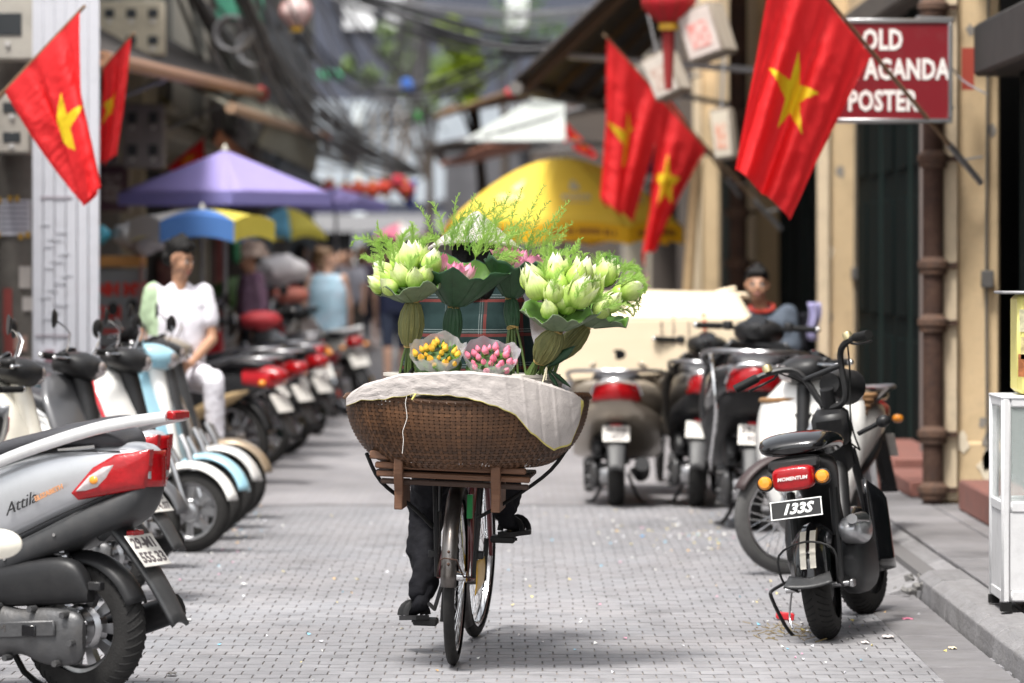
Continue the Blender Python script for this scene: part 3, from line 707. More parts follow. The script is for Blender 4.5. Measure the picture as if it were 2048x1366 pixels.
# cloth over the rear rim
top = [(690, 797), (722, 774), (800, 752), (870, 748), (940, 747), (1040, 757), (1110, 776), (1150, 789), (1168, 802)]
bot = [(690, 812), (722, 801), (770, 799), (830, 789), (920, 793), (1000, 815), (1032, 832), (1062, 868), (1108, 903), (1142, 888), (1158, 850), (1167, 812)]
def interp(tab, x):
    for (x0, y0), (x1, y1) in zip(tab, tab[1:]):
        if x <= x1: return y0 + (y1 - y0) * max(0, (x - x0)) / (x1 - x0)
    return tab[-1][1]
m_sack = mat('sack_cloth', (.52, .475, .455), .8, c2=(.36, .33, .31), sc=5, k=.7, bump=.25, bsc=120, dirt=.10, st=(1, 1, 2.5))
m_sacky = mat('sack_yellow_hem', (.62, .55, .16), .8, c2=(.5, .42, .12), sc=30)
def cl(u, v):
    px = 690 + 478 * u; d0 = 14.30
    x = (px - 1024) / FPX * 14.12; c_ = max(-1, min(1, (x - BC.x) / (RX + .012))); th = -math.acos(c_)
    yt, yb = interp(top, px), interp(bot, px) + 3.5 * noise.noise(V((u * 22, 3, 1)))
    cr = sum(exp(-((u - u0 - .03 * v) / .0055) ** 2) * a0 * .5 for u0, a0 in ((.12, .003), (.27, -.003), (.41, .004), (.55, -.003), (.66, .004), (.735, .006), (.80, -.005), (.865, .006), (.93, -.004)))
    wr = .006 * noise.noise(V((u * 7, v * 1.5, 1))) + .002 * noise.noise(V((u * 26, v * 5, 4))) + .0006 * noise.noise(V((u * 70, v * 20, 7)))
    if v < .25:                                # inside part lies over the contents
        k = v / .25; ry = RY * (.55 + .47 * k); dd = BC.y + ry * sin(th) * 1.0 - .018 * k
        z = H - (yt - HYP) / FPX * 14.0 - .05 * (1 - k) ** 2 * (abs(2 * u - 1) < .92) + .010 * k
        return V((BC.x + (RX + .008) * (.8 + .2 * k) * c_, dd, z + wr + cr))
    k = (v - .25) / .75; py = yt + (yb - yt) * k
    dd0 = BC.y + (RY + .014) * sin(th); z = H - (py - HYP) / FPX * dd0
    t = max(0, min(1, (z - ZB) / (ZR - ZB))) ** .8
    pr_ = bprof(t); loose = .020 + .035 * max(0, (u - .72)) * sin(pi * min(k, 1)) * 1.5
    dd = BC.y + (RY * pr_ + loose) * sin(th) - .003
    return V((x + 0, dd + wr * 1.5 - cr, z))
b = MB(); b.sheet(cl, 220, 40)
n_ = 220
for fi in range(len(b.f)):
    j, i = divmod(fi, n_)
    if j >= 39 or (i >= 217 and j > 10): b.mi[fi] = 1
clo = b.build('draped_cloth', [m_sack, m_sacky], None, solid=.0012)
tag(clo, 'off white woven sackcloth with yellow hem draped over the basket', 'cloth')
pz = [cl(.262, 1.0) + V((0, -.012, 0))]
for i in range(8): pz.append(pz[-1] + V((random.uniform(-.006, .006) - (.002), -.001, -.026)))
b = MB(); b.tube(pz, .0011, 5, 3); b.build('loose_thread', mat('thread', (.75, .72, .68), .8), clo)
b = MB(); b.tube([cl(.30, .98) + V((0, -.008, 0)), cl(.29, 1) + V((-.005, -.016, -.02))], .004, 5); b.build('yellow_tie', m_sacky, clo)

# ---------------- flowers
m_bud = gradmat('lotus_bud', [(.05, (.34, .52, .08)), (.42, (.50, .64, .17)), (.74, (.74, .80, .44)), (1, (.86, .87, .70))], 2, 0, .1, r=.45, tr=.18, coat=.0)
m_budg = gradmat('lotus_bud_green', [(.0, (.26, .46, .05)), (.5, (.40, .58, .10)), (.8, (.62, .72, .28)), (1, (.78, .84, .52))], 2, 0, .1, r=.38, tr=.18, coat=.1)
m_pink = gradmat('pink_lotus', [(0, (.80, .66, .62)), (.4, (.74, .36, .48)), (1, (.66, .18, .36))], 2, 0, .1, r=.45, tr=.25)
m_leafd = leafmat('lotus_leaf_dark', (.035, .095, .045), (.025, .07, .035), .55, .12, 14)
m_leafg = leafmat('lotus_leaf_pale', (.13, .19, .10), (.20, .25, .15), .6, .15, 10)
m_leafi = leafmat('lotus_leaf_inside', (.16, .34, .05), (.12, .26, .04), .5, .3, 12)
m_stem = mat('stem_green', (.085, .135, .03), .5, c2=(.06, .10, .022), sc=14, k=.6, st=(1, 1, .2))
m_wrap = mat('stem_wrap', (.21, .21, .075), .65, c2=(.09, .10, .035), sc=9, k=.5, bump=.5, bsc=25, st=(3, 3, .35))
m_twine = mat('twine', (.42, .29, .10), .8)
m_fern = leafmat('asparagus_fern', (.30, .50, .09), (.40, .60, .14), .5, .4, 20)
m_fernd = leafmat('asparagus_fern_deep', (.16, .36, .06), (.26, .46, .09), .5, .4, 20)
for q_ in (m_bud, m_budg, m_pink): streaks(q_)
for q_ in (m_leafd, m_leafg, m_leafi): streaks(q_, .22, (9, 9, 9))
def bud_mesh(L, rb, openq, seed, m):
    rd = random.Random(seed); b = MB()
    prof = lambda v: rb * (max(0, sin(pi * min(1, (v * .95 + .05)) ** .66))) ** (.75 + .55 * v)
    b.lathe([(prof(v) * .93 if v < 1 else .0001, L * v) for v in [i / 10 for i in range(11)]], 12)
    for lay, (n_, off) in enumerate(((3, .0), (3, .06), (2, .12))):
        for k in range(n_):
            a0 = 2 * pi * (k + .37 * lay + rd.uniform(-.08, .08)) / n_; tip = 1 - .05 * lay + rd.uniform(-.04, .02); op = (openq + .06) * 2.6 * (lay + .3)
            def f(u, v):
                uu = 2 * u - 1; wv = (sin(pi * min(1, v * .80 + .17)) ** .65) if v < 1 else 0
                wv *= (1 - v ** 5)
                a = a0 + uu * 1.05 * wv
                r_ = (prof(v) * (1 + off + .05) + .0008) * (1 + .06 * abs(uu)) + op * v * v * rb
                return (r_ * cos(a), r_ * sin(a), L * v * tip)
            b.sheet(f, 6, 9)
    me = b.mesh('lotus_bud', m, ang=60); return me
bud_w = [bud_mesh(.098, .031, .10, 1, m_bud), bud_mesh(.090, .029, .02, 2, m_bud), bud_mesh(.105, .029, .18, 3, m_bud)]
bud_g = [bud_mesh(.085, .027, .03, 4, m_budg), bud_mesh(.095, .028, .10, 5, m_budg)]
bud_p = [bud_mesh(.09, .026, .35, 6, m_pink), bud_mesh(.085, .022, .2, 7, m_pink)]
def fern(par, base, dr, L, seed, m, curl=.0, dens=26, wid=.035, T0=V((0, 0, 0))):
    rd = random.Random(seed); b = MB(); p = V(base) - T0; d = V(dr).normalized(); side = d.cross(V((0, 1, 0))).normalized(); pts = [p.copy()]; n_ = dens
    ax = V((rd.uniform(-.3, .3), 1, rd.uniform(-.3, .3)))
    dirs = []
    for i in range(n_):
        d = (Matrix.Rotation(curl * (i / n_) * 2 / n_ + rd.uniform(-.03, .03), 3, ax) @ d).normalized(); dirs.append(d.copy()); p = p + d * L / n_; pts.append(p.copy())
    b.tube(pts, [.0016 - .001 * i / n_ for i in range(len(pts))], 4)
    for i in range(2, n_):
        f_ = 1 - (i / n_); wl = wid * (.25 + 1.0 * f_ * min(1, i / 6)) * rd.uniform(.7, 1.1)
        for s_ in (-1, 1):
            q = rd.uniform(0, pi); sd = (side * cos(q) + dirs[i - 1].cross(side) * sin(q)) * s_
            bd = (dirs[i - 1] * .75 + sd * .8).normalized(); e = pts[i] + bd * wl
            w_ = .0007; pr_ = bd.cross(V((0, 1, 0))).normalized() * w_
            b.add([pts[i] - pr_, pts[i] + pr_, e], [(0, 1, 2)])
            for k in range(6):
                t = (k + 1) / 6.5; o_ = pts[i] + bd * wl * t
                for s2 in (-1, 1):
                    nd = (bd * .8 + bd.cross(V((rd.uniform(-.4, .4), 1, rd.uniform(-.4, .4)))).normalized() * s2 * .8).normalized() * wl * .28 * (1.1 - t * .6)
                    pq = nd.cross(V((0, 1, 0))).normalized() * .0009
                    b.add([o_ - pq, o_ + pq, o_ + nd], [(0, 1, 2)])
    return b.build('fern_spray', m, par, smooth=False)
def lotus_bundle(label, tie, ax, cup_r, cup_h, outm, buds, foot, bulge=.045, wrapm=None, drop=.03, seed=1, group=None, skirt=0, squash=.75, front=0, ph=0, cat='flowers', wrapk=.62):
    rd = random.Random(seed); tie = V(tie); foot = V(foot); t = thing('lotus_bundle', label, cat, foot); TT = T3(*(-foot))
    a = V(ax).normalized(); F = frame(tie, a, (1, 0, 0))
    cv = F.inverted().to_3x3() @ V((0, -1, 0)); ca = atan2(cv.y, cv.x)      # angle that faces the viewer side
    def cup(u, v):
        f_ = 2 * pi * u; s_ = v; wob = 1 + .12 * sin(3 * f_ + ph) * s_ + .06 * sin(7 * f_ + ph * 2) * s_ + .10 * noise.noise(V((3 * cos(f_), 3 * sin(f_), ph))) * s_ ** 2 + .05 * noise.noise(V((11 * cos(f_), 11 * sin(f_), ph))) * s_ ** 5
        r_ = .016 + (cup_r * wob - .016) * (s_ ** .8); h_ = cup_h * (s_ ** 1.15) + .014 * sin(5 * f_ + ph * 3) * s_ ** 3 + .010 * sin(11 * f_ + ph) * s_ ** 4 + .016 * noise.noise(V((5 * cos(f_), 5 * sin(f_), ph + 3))) * s_ ** 2
        h_ -= drop * cos(f_ - ca) * s_ ** 1.5; r_ += front * max(0, cos(f_ - ca)) * s_ ** 2
        return V((r_ * cos(f_), r_ * sin(f_), h_))
    b = MB(TT @ F); b.sheet(cup, 48, 12, wrap=True); o = b.build('leaf_wrap', outm, t, solid=.0022)
    o.data.materials.append(m_leafi); o.modifiers['s'].material_offset = 0
    b = MB(TT @ F); b.sheet(lambda u, v: cup(u, .25 + .73 * v) * .985 + V((0, 0, .004)), 48, 8, wrap=True); b.build('leaf_inside', m_leafi, t)
    # leaf ribs
    b = MB(TT @ F)
    for k in range(11): b.tube([cup(k / 11, v) + V((0, 0, -.002)) + V((cup(k / 11, v).x, cup(k / 11, v).y, 0)).normalized() * .0012 for v in (.1, .4, .7, .95)], [.0022, .0018, .0012, .0006], 5)
    b.build('leaf_rib', outm, t)
    # buds
    for k, (ms, ru, ang, hh, tilt, sc_) in enumerate(buds):
        hh += .04 if cup_h < .1 else 0; tilt *= .9; sc_ *= 1.0 + .16 * noise.noise(V((k * 3.1, seed, 0))); p = V((ru * cos(ang), ru * sin(ang), hh)); dr = V((cos(ang) * tilt, sin(ang) * tilt, 1)).normalized()
        Q = F @ frame(p, dr, (cos(ang + k), sin(ang + k), .1)); o = obj('lotus_bud', ms, t); o.matrix_local = TT @ Q @ Matrix.Diagonal((sc_, sc_, sc_, 1))
        b = MB(TT @ F); b.tube([V((0, 0, .0)), p * .55 + V((0, 0, hh * .1)), p + dr * .01], .004, 6, 2); b.build('stem', m_stem, t)
    # wrapped neck, ties, stems
    n1 = tie; n2 = tie.lerp(foot, wrapk); L = (n2 - n1).length; G = frame(n1, n2 - n1, (1, 0, 0)); b = MB(TT @ G)
    def neck(u, v):
        f_ = 2 * pi * u; r_ = .017 + (bulge - .017) * sin(pi * min(1, v * .95 + .03)) ** .7; r_ *= 1 + .05 * sin(13 * f_ + ph + v * 3) + .03 * sin(29 * f_)
        return V((r_ * cos(f_), r_ * sin(f_) * .85, L * v))
    b.sheet(neck, 60, 12, wrap=True); b.build('stem_wrap', wrapm or m_wrap, t)
    if wrapm is None:
        b = MB(TT @ G)
        for k in range(26):
            u0 = rd.random(); b.tube([neck(u0 + .01 * sin(v * 5 + k), v) * 1.015 for v in (.04, .25, .5, .75, .96)], .0017, 4)
        b.build('fibre', mat('wrap_fibre', (.13, .12, .04), .7, c2=(.28, .27, .10), sc=20), t)
    for q, r_ in ((n1, .021), (n2, .021)):
        b = MB(TT @ T3(*q) @ frame((0, 0, 0), n2 - n1).to_3x3().to_4x4())
        for k in range(3): b.tube([(r_ * cos(2 * pi * i / 16), r_ * sin(2 * pi * i / 16) * .85, .004 * (k - 1) + .002 * sin(i + k)) for i in range(16)], .0018, 5, closed=True)
        b.build('twine', m_twine, t)
    b = MB(TT)
    for k in range(12):
        q = V((rd.uniform(-.03, .03), rd.uniform(-.02, .02), 0)); b.tube([n2 + q * .4 + V((0, 0, .01)), n2.lerp(foot, .5) + q, foot + q * 1.5 + V((0, 0, -.03))], .0048, 6, 2)
    b.build('stems', m_stem, t)
    if skirt:
        b = MB(TT @ T3(*n2)); b.sheet(lambda u, v: ((.02 + .03 * v + .012 * v * sin(9 * u * 2 * pi)) * cos(2 * pi * u), (.02 + .03 * v) * sin(2 * pi * u) * .7, .03 - .075 * v + .012 * sin(7 * u * 2 * pi) * v), 36, 4, wrap=True); b.build('leaf_skirt', m_leafd, t, solid=.0015)
    t['T0'] = list(foot); return t
W = bud_w; G_ = bud_g; PK = bud_p
def Q(px, py, d=14.32): return P(px, py, d)
# A: pale lotus, leftmost
tA = lotus_bundle('bunch of pale green lotus buds tied above the yellow flowers', Q(826, 604, 14.22), (-.14, -.06, .98), .142, .07, m_leafg,
    [(W[0], .035, 4.2, .03, .55, 1.05), (W[1], .05, 5.0, .02, .75, 1.0), (G_[0], .06, 3.4, .035, .8, 1.0), (W[2], .07, 2.8, .04, .8, 1.0), (W[2], .02, 1.2, .075, .2, 1.05),
     (G_[1], .04, 2.2, .07, .45, 1.0), (W[0], .065, .3, .055, .6, 1.05), (W[1], .06, 5.6, .03, .8, .95), (W[1], .085, 3.9, .012, 1.1, .9), (W[2], .05, .9, .09, .4, .95), (W[1], .095, 3.2, .02, 1.1, .95)],
    Q(815, 745, 14.25), .046, seed=3, drop=.012, ph=.4, wrapk=.62)
# B: big dark leaf with pink lotus
tB = lotus_bundle('pink lotus flowers inside a big dark green leaf funnel', Q(907, 614, 14.30), (.16, -.06, .98), .165, .155, m_leafd,
    [(PK[0], .075, 3.0, .118, .35, .85), (PK[1], .02, 3.6, .105, .1, .8), (PK[0], .045, 4.6, .10, .25, .8), (PK[1], .05, 1.0, .10, .3, .8)],
    Q(900, 745, 14.32), .036, wrapm=m_leafd, seed=5, drop=.02, ph=1.2, skirt=1, wrapk=.55)
# C: dark leaf behind, pink
tC = lotus_bundle('pink lotus flowers in a dark leaf standing over bare green stems', Q(1022, 597, 14.42), (.10, -.05, .99), .118, .14, m_leafd,
    [(PK[0], .03, 3.6, .115, .3, .95), (PK[1], .02, .3, .11, .3, 1.0), (PK[0], .06, .2, .10, .5, .9), (PK[1], .045, 5.2, .10, .4, .8)],
    Q(1030, 745, 14.36), .030, wrapm=m_leafd, seed=8, drop=.0, ph=2.2, wrapk=.40)
# D: front right, pale buds
tD = lotus_bundle('large bunch of white and green lotus buds leaning over the basket side', Q(1114, 662, 14.14), (.06, -.06, .98), .138, .07, m_leafg,
    [(W[0], .030, 4.9, .045, .55, 1.05), (W[1], .068, 4.3, .02, 1.0, .95), (W[1], .025, 5.4, .035, .9, 1.0), (G_[0], .045, 5.1, .055, .45, 1.05), (W[2], .075, 5.6, .06, .6, 1.2), (W[0], .075, 3.6, .08, .55, 1.1), (W[2], .085, 3.0, .10, .5, 1.15),
     (G_[1], .04, 2.0, .12, .3, 1.1), (W[2], .075, 1.7, .13, .35, 1.1), (G_[1], .05, .4, .12, .35, 1.15), (W[2], .09, .7, .13, .4, 1.1), (G_[0], .0, 0, .10, .0, 1.0), (W[0], .06, 4.4, .07, .5, 1.0)],
    Q(1062, 752, 14.22), .05, seed=13, drop=.02, front=.0, ph=.9, wrapk=.68)
# E: right behind
tE = lotus_bundle('bunch of lotus buds with curling fern at the outer right of the basket', Q(1172, 652, 14.34), (.34, -.05, .93), .13, .07, m_leafg,
    [(W[2], .03, 4.0, .06, .4, 1.1), (W[0], .06, 5.4, .045, .7, 1.0), (G_[1], .05, 3.2, .09, .4, 1.1), (W[2], .04, 1.5, .12, .3, 1.1), (W[1], .08, 5.0, .02, .9, 1.0), (G_[0], .07, .3, .09, .6, 1.0), (W[2], .09, 0, .11, .7, .9)],
    Q(1085, 752, 14.33), .04, seed=17, drop=.01, ph=2.6, wrapk=.6)
def fn(t, px, py, dx, dz, L, sd, m=None, curl=0, d=14.32, wid=.04, dens=26, dy=0):
    fern(t, Q(px, py, d), (dx, dy, dz), L, sd, m or m_fern, curl, dens, wid, V(t['T0']))
k = 0
for px, py, dx, dz, L, cu in ((790, 500, -.7, .6, .13, 1), (770, 500, -.8, .7, .16, -2), (800, 500, .1, 1, .12, 2), (820, 495, .3, .8, .10, -1), (770, 520, -.5, .5, .10, 2), (840, 500, .5, .7, .09, 1), (760, 530, -.6, .6, .08, -1), (800, 520, -.1, 1, .1, 1), (825, 520, .3, 1, .1, 1), (785, 520, -.3, 1, .09, 0)):
    k += 1; fn(tA, px, py, dx, dz, L, k, None, cu, 14.26)
for px, py, dx, dz, L, cu in ((890, 500, -.05, 1, .20, -.8), (900, 500, .1, 1, .17, 1), (915, 500, -.1, 1, .13, 1), (930, 500, .05, 1, .2, 1), (945, 500, .25, 1, .23, 1), (950, 505, .55, 1, .22, 1), (965, 510, .6, .8, .18, 1), (975, 520, .8, .6, .10, 2), (985, 525, .8, .35, .10, 1), (960, 500, .2, 1, .2, -1), (940, 510, -.2, 1, .16, 1), (970, 500, .35, 1, .24, 0)):
    k += 1; fn(tB, px, py, dx, dz, L, 100 + k, m_fern if k % 3 else m_fernd, cu, 14.34, .05)
for px, py, dx, dz, L, cu in ((1030, 530, .05, 1, .25, .6), (1045, 530, .3, 1, .27, .5), (1050, 530, .5, 1, .30, .5), (1055, 530, .7, .9, .24, .5), (1065, 540, .8, .7, .2, .8), (1020, 520, -.1, 1, .17, 1), (1070, 540, .6, .9, .2, 0), (1040, 540, .15, 1, .2, 1), (1060, 550, .9, .5, .16, 1)):
    k += 1; fn(tC, px, py, dx, dz, L, 200 + k, m_fern if k % 3 else m_fernd, cu, 14.46, .045)
for px, py, dx, dz, L, cu in ((1100, 545, -.1, 1, .09, 1), (1130, 540, .2, 1, .11, 1), (1150, 550, .2, 1, .10, 1), (1125, 580, 0, 1, .10, 1), (1160, 590, .5, .8, .10, 1), (1110, 530, -.2, 1, .08, 0)):
    k += 1; fn(tD, px, py, dx, dz, L, 300 + k, m_fern, cu, 14.24, .035)
for px, py, dx, dz, L, cu in ((1190, 540, .1, 1, .10, 3), (1205, 535, .3, 1, .11, 4), (1225, 550, .7, .7, .16, 4), (1230, 560, .9, .4, .17, 3), (1230, 575, 1, .25, .15, 3), (1225, 590, 1, .1, .13, 2), (1240, 555, .6, .8, .13, 5), (1210, 600, .8, .3, .12, 1), (1215, 620, .9, .1, .10, 1), (1235, 600, .9, -.1, .10, 2), (1200, 560, .3, 1, .12, 2), (1240, 540, 1, .5, .12, 5)):
    k += 1; fn(tE, px, py, dx, dz, L, 400 + k, m_fern if k % 3 else m_fernd, cu, 14.36, .042)
for px, py, dx, dz, L, cu, tt, dd in ((770, 548, -.5, .8, .09, 2, tA, 14.10), (815, 545, .2, 1, .08, 1, tA, 14.08), (850, 540, .5, .8, .07, 1, tA, 14.12), (790, 530, -.2, 1, .10, 0, tA, 14.14), (880, 520, -.2, 1, .24, -.5, tB, 14.36), (905, 500, .0, 1, .22, .5, tB, 14.40), (925, 490, .15, 1, .20, .3, tB, 14.40), (960, 490, .5, 1, .22, .6, tB, 14.38), (985, 505, .7, .8, .17, .8, tB, 14.30), (995, 520, .9, .5, .10, 1, tB, 14.22), (950, 520, .2, 1, .12, 1, tB, 14.2), (1000, 500, -.2, 1, .20, .2, tC, 14.48), (1015, 505, .1, 1, .26, .4, tC, 14.5), (1035, 505, .25, 1, .28, .2, tC, 14.5), (1075, 520, .5, 1, .22, .3, tC, 14.46), (1085, 530, .9, .6, .16, .8, tC, 14.42), (1105, 590, .1, 1, .12, 1, tD, 14.02), (1150, 600, .4, 1, .10, 1, tD, 14.02), (1180, 610, .7, .8, .10, 2, tD, 14.05), (1090, 560, -.1, 1, .12, .5, tD, 14.1), (1140, 540, .2, 1, .13, .5, tD, 14.2), (1200, 620, .8, .4, .12, 1, tE, 14.2), (1230, 570, .8, .5, .18, 4, tE, 14.3), (1250, 560, .9, .35, .14, 4, tE, 14.28)):
    k += 1; fn(tt, px, py, dx, dz, L, 500 + k, m_fern, cu, dd, .038, 28)
# leaves sticking out at the right foot of the bunches
for (x0, y0), (x1, y1), w_ in (((1098, 732), (1150, 692), .018), ((1100, 740), (1142, 775), .008), ((1096, 742), (1118, 778), .008)):
    p0 = Q(x0, y0, 14.2); p1 = Q(x1, y1, 14.16); b = MB(T3(*-V(tD['T0']))); d_ = p1 - p0; s_ = d_.cross(V((0, 1, 0))).normalized()
    b.sheet(lambda u, v: p0 + d_ * u + s_ * (2 * v - 1) * w_ * sin(pi * min(1, u * .92 + .06)) + V((0, -.01 * (1 - (2 * v - 1) ** 2), 0)), 10, 4); b.build('side_leaf', m_leafd, tD, solid=.001)
b = MB(T3(*-V(tD['T0']))); b.tube([Q(1093, 735, 14.1), Q(1088, 755, 14.08), Q(1083, 772, 14.06)], .003, 6); b.tube([Q(1094, 735, 14.1), Q(1092, 760, 14.08)], .002, 6); b.build('loose_twine', mat('pale_twine', (.5, .45, .32), .8), tD)

m_film = mat('clear_wrap', (.85, .85, .88), .22, alpha=.42, c2=(.72, .72, .78), sc=14, k=.4, bump=.5, bsc=40, spec=.7)
def rose(L, rb, m, seed):
    rd = random.Random(seed); b = MB(); prof = [(0, .35), (.2, .8), (.5, 1), (.8, .75), (1, .25)]
    b.m = 1; b.lathe([(.002, -.004), (rb * .5, 0), (rb * .7, L * .22), (rb * .5, L * .3)], 8); b.m = 0
    for lay in range(2):
        for k in range(3):
            a0 = 2 * pi * (k + lay * .5) / 3
            def f(u, v):
                i = min(3, int(v * 4)); t = v * 4 - i; r_ = rb * (prof[i][1] + (prof[i + 1][1] - prof[i][1]) * t) * (1 - .18 * lay)
                a = a0 + (2 * u - 1) * 1.25; return (r_ * (1 + .08 * (2 * u - 1) ** 2) * cos(a), r_ * sin(a), L * v * (1 + .06 * lay - .12 * (2 * u - 1) ** 2))
            b.sheet(f, 5, 6)
    return b.mesh('rose_bud', [m, m_stem], ang=60)
m_yr = gradmat('yellow_rose', [(0, (.45, .50, .08)), (.35, (.80, .55, .06)), (1, (.85, .42, .04))], 2, 0, .035, r=.5, tr=.2)
m_pr = gradmat('pink_rose', [(0, (.70, .55, .42)), (.35, (.80, .28, .36)), (1, (.82, .22, .34))], 2, 0, .035, r=.5, tr=.2)
def posy(label, c, r_, m, seed, nb, tiltx):
    rd = random.Random(seed); c = V(c); t = thing('rose_posy', label, 'flowers', c)
    F = frame((0, 0, 0), (tiltx, -.62, .78), (1, 0, 0)); ms = [rose(.036, .0125, m, seed), rose(.03, .010, m, seed + 1)]
    # wrap cone
    def film(u, v):
        f_ = 2 * pi * u; rr = r_ * (.50 + .55 * v ** .8) * (1 + .05 * sin(5 * f_ + seed) * v + .03 * sin(9 * f_)); return V((rr * cos(f_), rr * sin(f_) * .78, -.085 + .125 * v + .010 * sin(4 * f_ + seed) * v + .006 * sin(11 * f_) * v - .02 * (1 - v) * 0))
    b = MB(F); b.sheet(film, 48, 10, wrap=True); b.build('clear_wrap', m_film, t)
    b = MB(F); b.sheet(lambda u, v: V((film(u, v * .45).x * .95, film(u, v * .45).y * .95, film(u, v * .45).z + .004)), 40, 4, wrap=True)
    b.build('printed_wrap', mat('printed_wrap', (.30, .36, .24), .5, c2=(.42, .10, .10), sc=20, k=.25), t)
    b = MB(F); b.ball((0, 0, -.045), (r_ * .86, r_ * .66, .05), 18, 10); b.build('leaf_cushion', mat('leaf_cushion', (.06, .13, .03), .6, c2=(.02, .045, .015), sc=40, k=.4, bump=.6), t)
    for i in range(nb):
        a = i * 2.39996; q = sqrt((i + .5) / nb) * r_ * .84; p = V((q * cos(a), q * sin(a) * .76, .004 - .35 * q * q / r_ + rd.uniform(-.008, .016)))
        o = obj('rose_bud', rd.choice(ms), t); s_ = rd.uniform(.8, 1.15)
        o.matrix_local = F @ frame(p, (cos(a) * q / r_ * .7 + rd.uniform(-.25, .25), sin(a) * q / r_ * .7 + rd.uniform(-.1, .35), 1), (cos(i), sin(i), 0)) @ Matrix.Diagonal((s_, s_, s_, 1))
    lm = leafmat('posy_leaf', (.12, .27, .04), (.08, .2, .03), .45, .25)
    for i in range(26):
        a = rd.uniform(0, 6.28); q = sqrt(rd.random()) * r_ * .85; p = V((q * cos(a), q * sin(a) * .76, -.008 + rd.uniform(-.012, .008))); dr = V((cos(a) * .8 + rd.uniform(-.5, .5), sin(a) * .8 + rd.uniform(-.4, .5), .7)).normalized()
        b = MB(F @ frame(p, dr, (rd.uniform(-1, 1), rd.uniform(-1, 1), .2))); L = rd.uniform(.022, .036)
        b.sheet(lambda u, v: V(((2 * v - 1) * .009 * sin(pi * min(1, u * .9 + .08)), .004 * (2 * v - 1) ** 2 - .006 * u * u, L * u)), 5, 2); b.build('leaf', lm, t)
    return t
posy('posy of small yellow rosebuds in clear film on the basket', Q(876, 712, 14.08), .100, m_yr, 21, 20, -.06)
posy('posy of pink rosebuds in clear film beside the yellow posy', Q(980, 722, 14.06), .102, m_pr, 31, 22, .08)
# ================================================================== motorbikes
def paint(name, c, m=.0, r=.28): return mat(name, c, r, m, coat=.5, dirt=.16, c2=tuple(min(1, x * 1.06) for x in c), sc=3)
p_silver = mat('silver_paint', (.50, .51, .53), .30, .55, coat=.4, dirt=.10, c2=(.46, .47, .49), sc=2)
p_white = paint('white_paint', (.74, .73, .70)); p_cream = paint('cream_paint', (.76, .72, .62)); p_blue = paint('sky_blue_paint', (.30, .52, .62))
p_bronze = mat('bronze_paint', (.30, .23, .155), .35, .35, coat=.4, dirt=.2); p_red = paint('red_paint', (.55, .02, .03)); p_dark = paint('charcoal_paint', (.03, .031, .033)); p_redd = paint('dark_red_paint', (.30, .015, .02))
p_warm = mat('warm_grey_paint', (.36, .31, .25), .3, .45, coat=.5, dirt=.15)
m_seat = mat('seat_vinyl', (.028, .028, .032), .45, c2=(.045, .045, .05), sc=6, k=.6, bump=.15, bsc=260)
m_seatb = mat('seat_tan_vinyl', (.42, .24, .14), .45, c2=(.34, .19, .11), sc=5, k=.6)
m_lred = mat('tail_lens_red', (.36, .005, .009), .12, coat=.3, c2=(.26, .003, .005), sc=30, k=.3, bump=.15, bsc=120)
m_lclear = mat('lens_clear', (.62, .58, .57), .08, .35, coat=.9, c2=(.35, .30, .30), sc=14, k=.4, bump=.2, bsc=60)
m_lor = mat('lens_orange', (.85, .30, .02), .12, coat=.8)
m_plate = mat('plate_white', (.66, .64, .60), .5, c2=(.56, .54, .50), sc=20, k=.6, dirt=.25)
m_platetx = mat('plate_ink', (.10, .085, .09), .6)
m_engine = mat('engine_cast', (.10, .10, .103), .45, .55, c2=(.06, .06, .062), sc=10, k=.6, bump=.2, bsc=60, dirt=.5)
def ring(x, w_, zl, zh, n=20, e=2.6, yc=0):
    out = []
    for k in range(n):
        a = 2 * pi * k / n; c_, s_ = cos(a), sin(a)
        out.append((x, yc + w_ * (abs(c_) ** (2 / e)) * (1 if c_ >= 0 else -1), (zl + zh) / 2 + (zh - zl) / 2 * (abs(s_) ** (2 / e)) * (1 if s_ >= 0 else -1)))
    return out
def body(b, st, e=2.6, n=20, dens=3):
    st2 = []
    pts = catmull([(s_[0], s_[1], s_[2]) for s_ in st], dens); z2 = catmull([(s_[3], 0, 0) for s_ in st], dens)
    b.loft([ring(p_[0], max(.004, p_[1]), p_[2], q[0], n, e) for p_, q in zip(pts, z2)])
def numberplate(par, T, lines, w_=.19, h_=.14, m=None, tx=None, border=True):
    """T: x right, y up, z out of the face"""
    b = MB(T); b.box((0, 0, 0), (w_, h_, .004), bev=.0018); p_ = b.build('number_plate', m or m_plate, par)
    n_ = len(lines)
    for i, s_ in enumerate(lines):
        if s_: textmesh(s_, h_ * (.44 if n_ > 1 else .6), T @ T3(0, h_ * (.22 - .46 * i if n_ > 1 else 0), .0028), 'plate_number', tx or m_platetx, p_, .0004, sx=.95, bold=.002)
    return p_
def plate_frame(c, back, upv):
    z = V(back).normalized(); y = V(upv); y = (y - z * y.dot(z)).normalized(); x = y.cross(z); m = Matrix((x, y, z)).transposed().to_4x4(); m.translation = V(c); return m
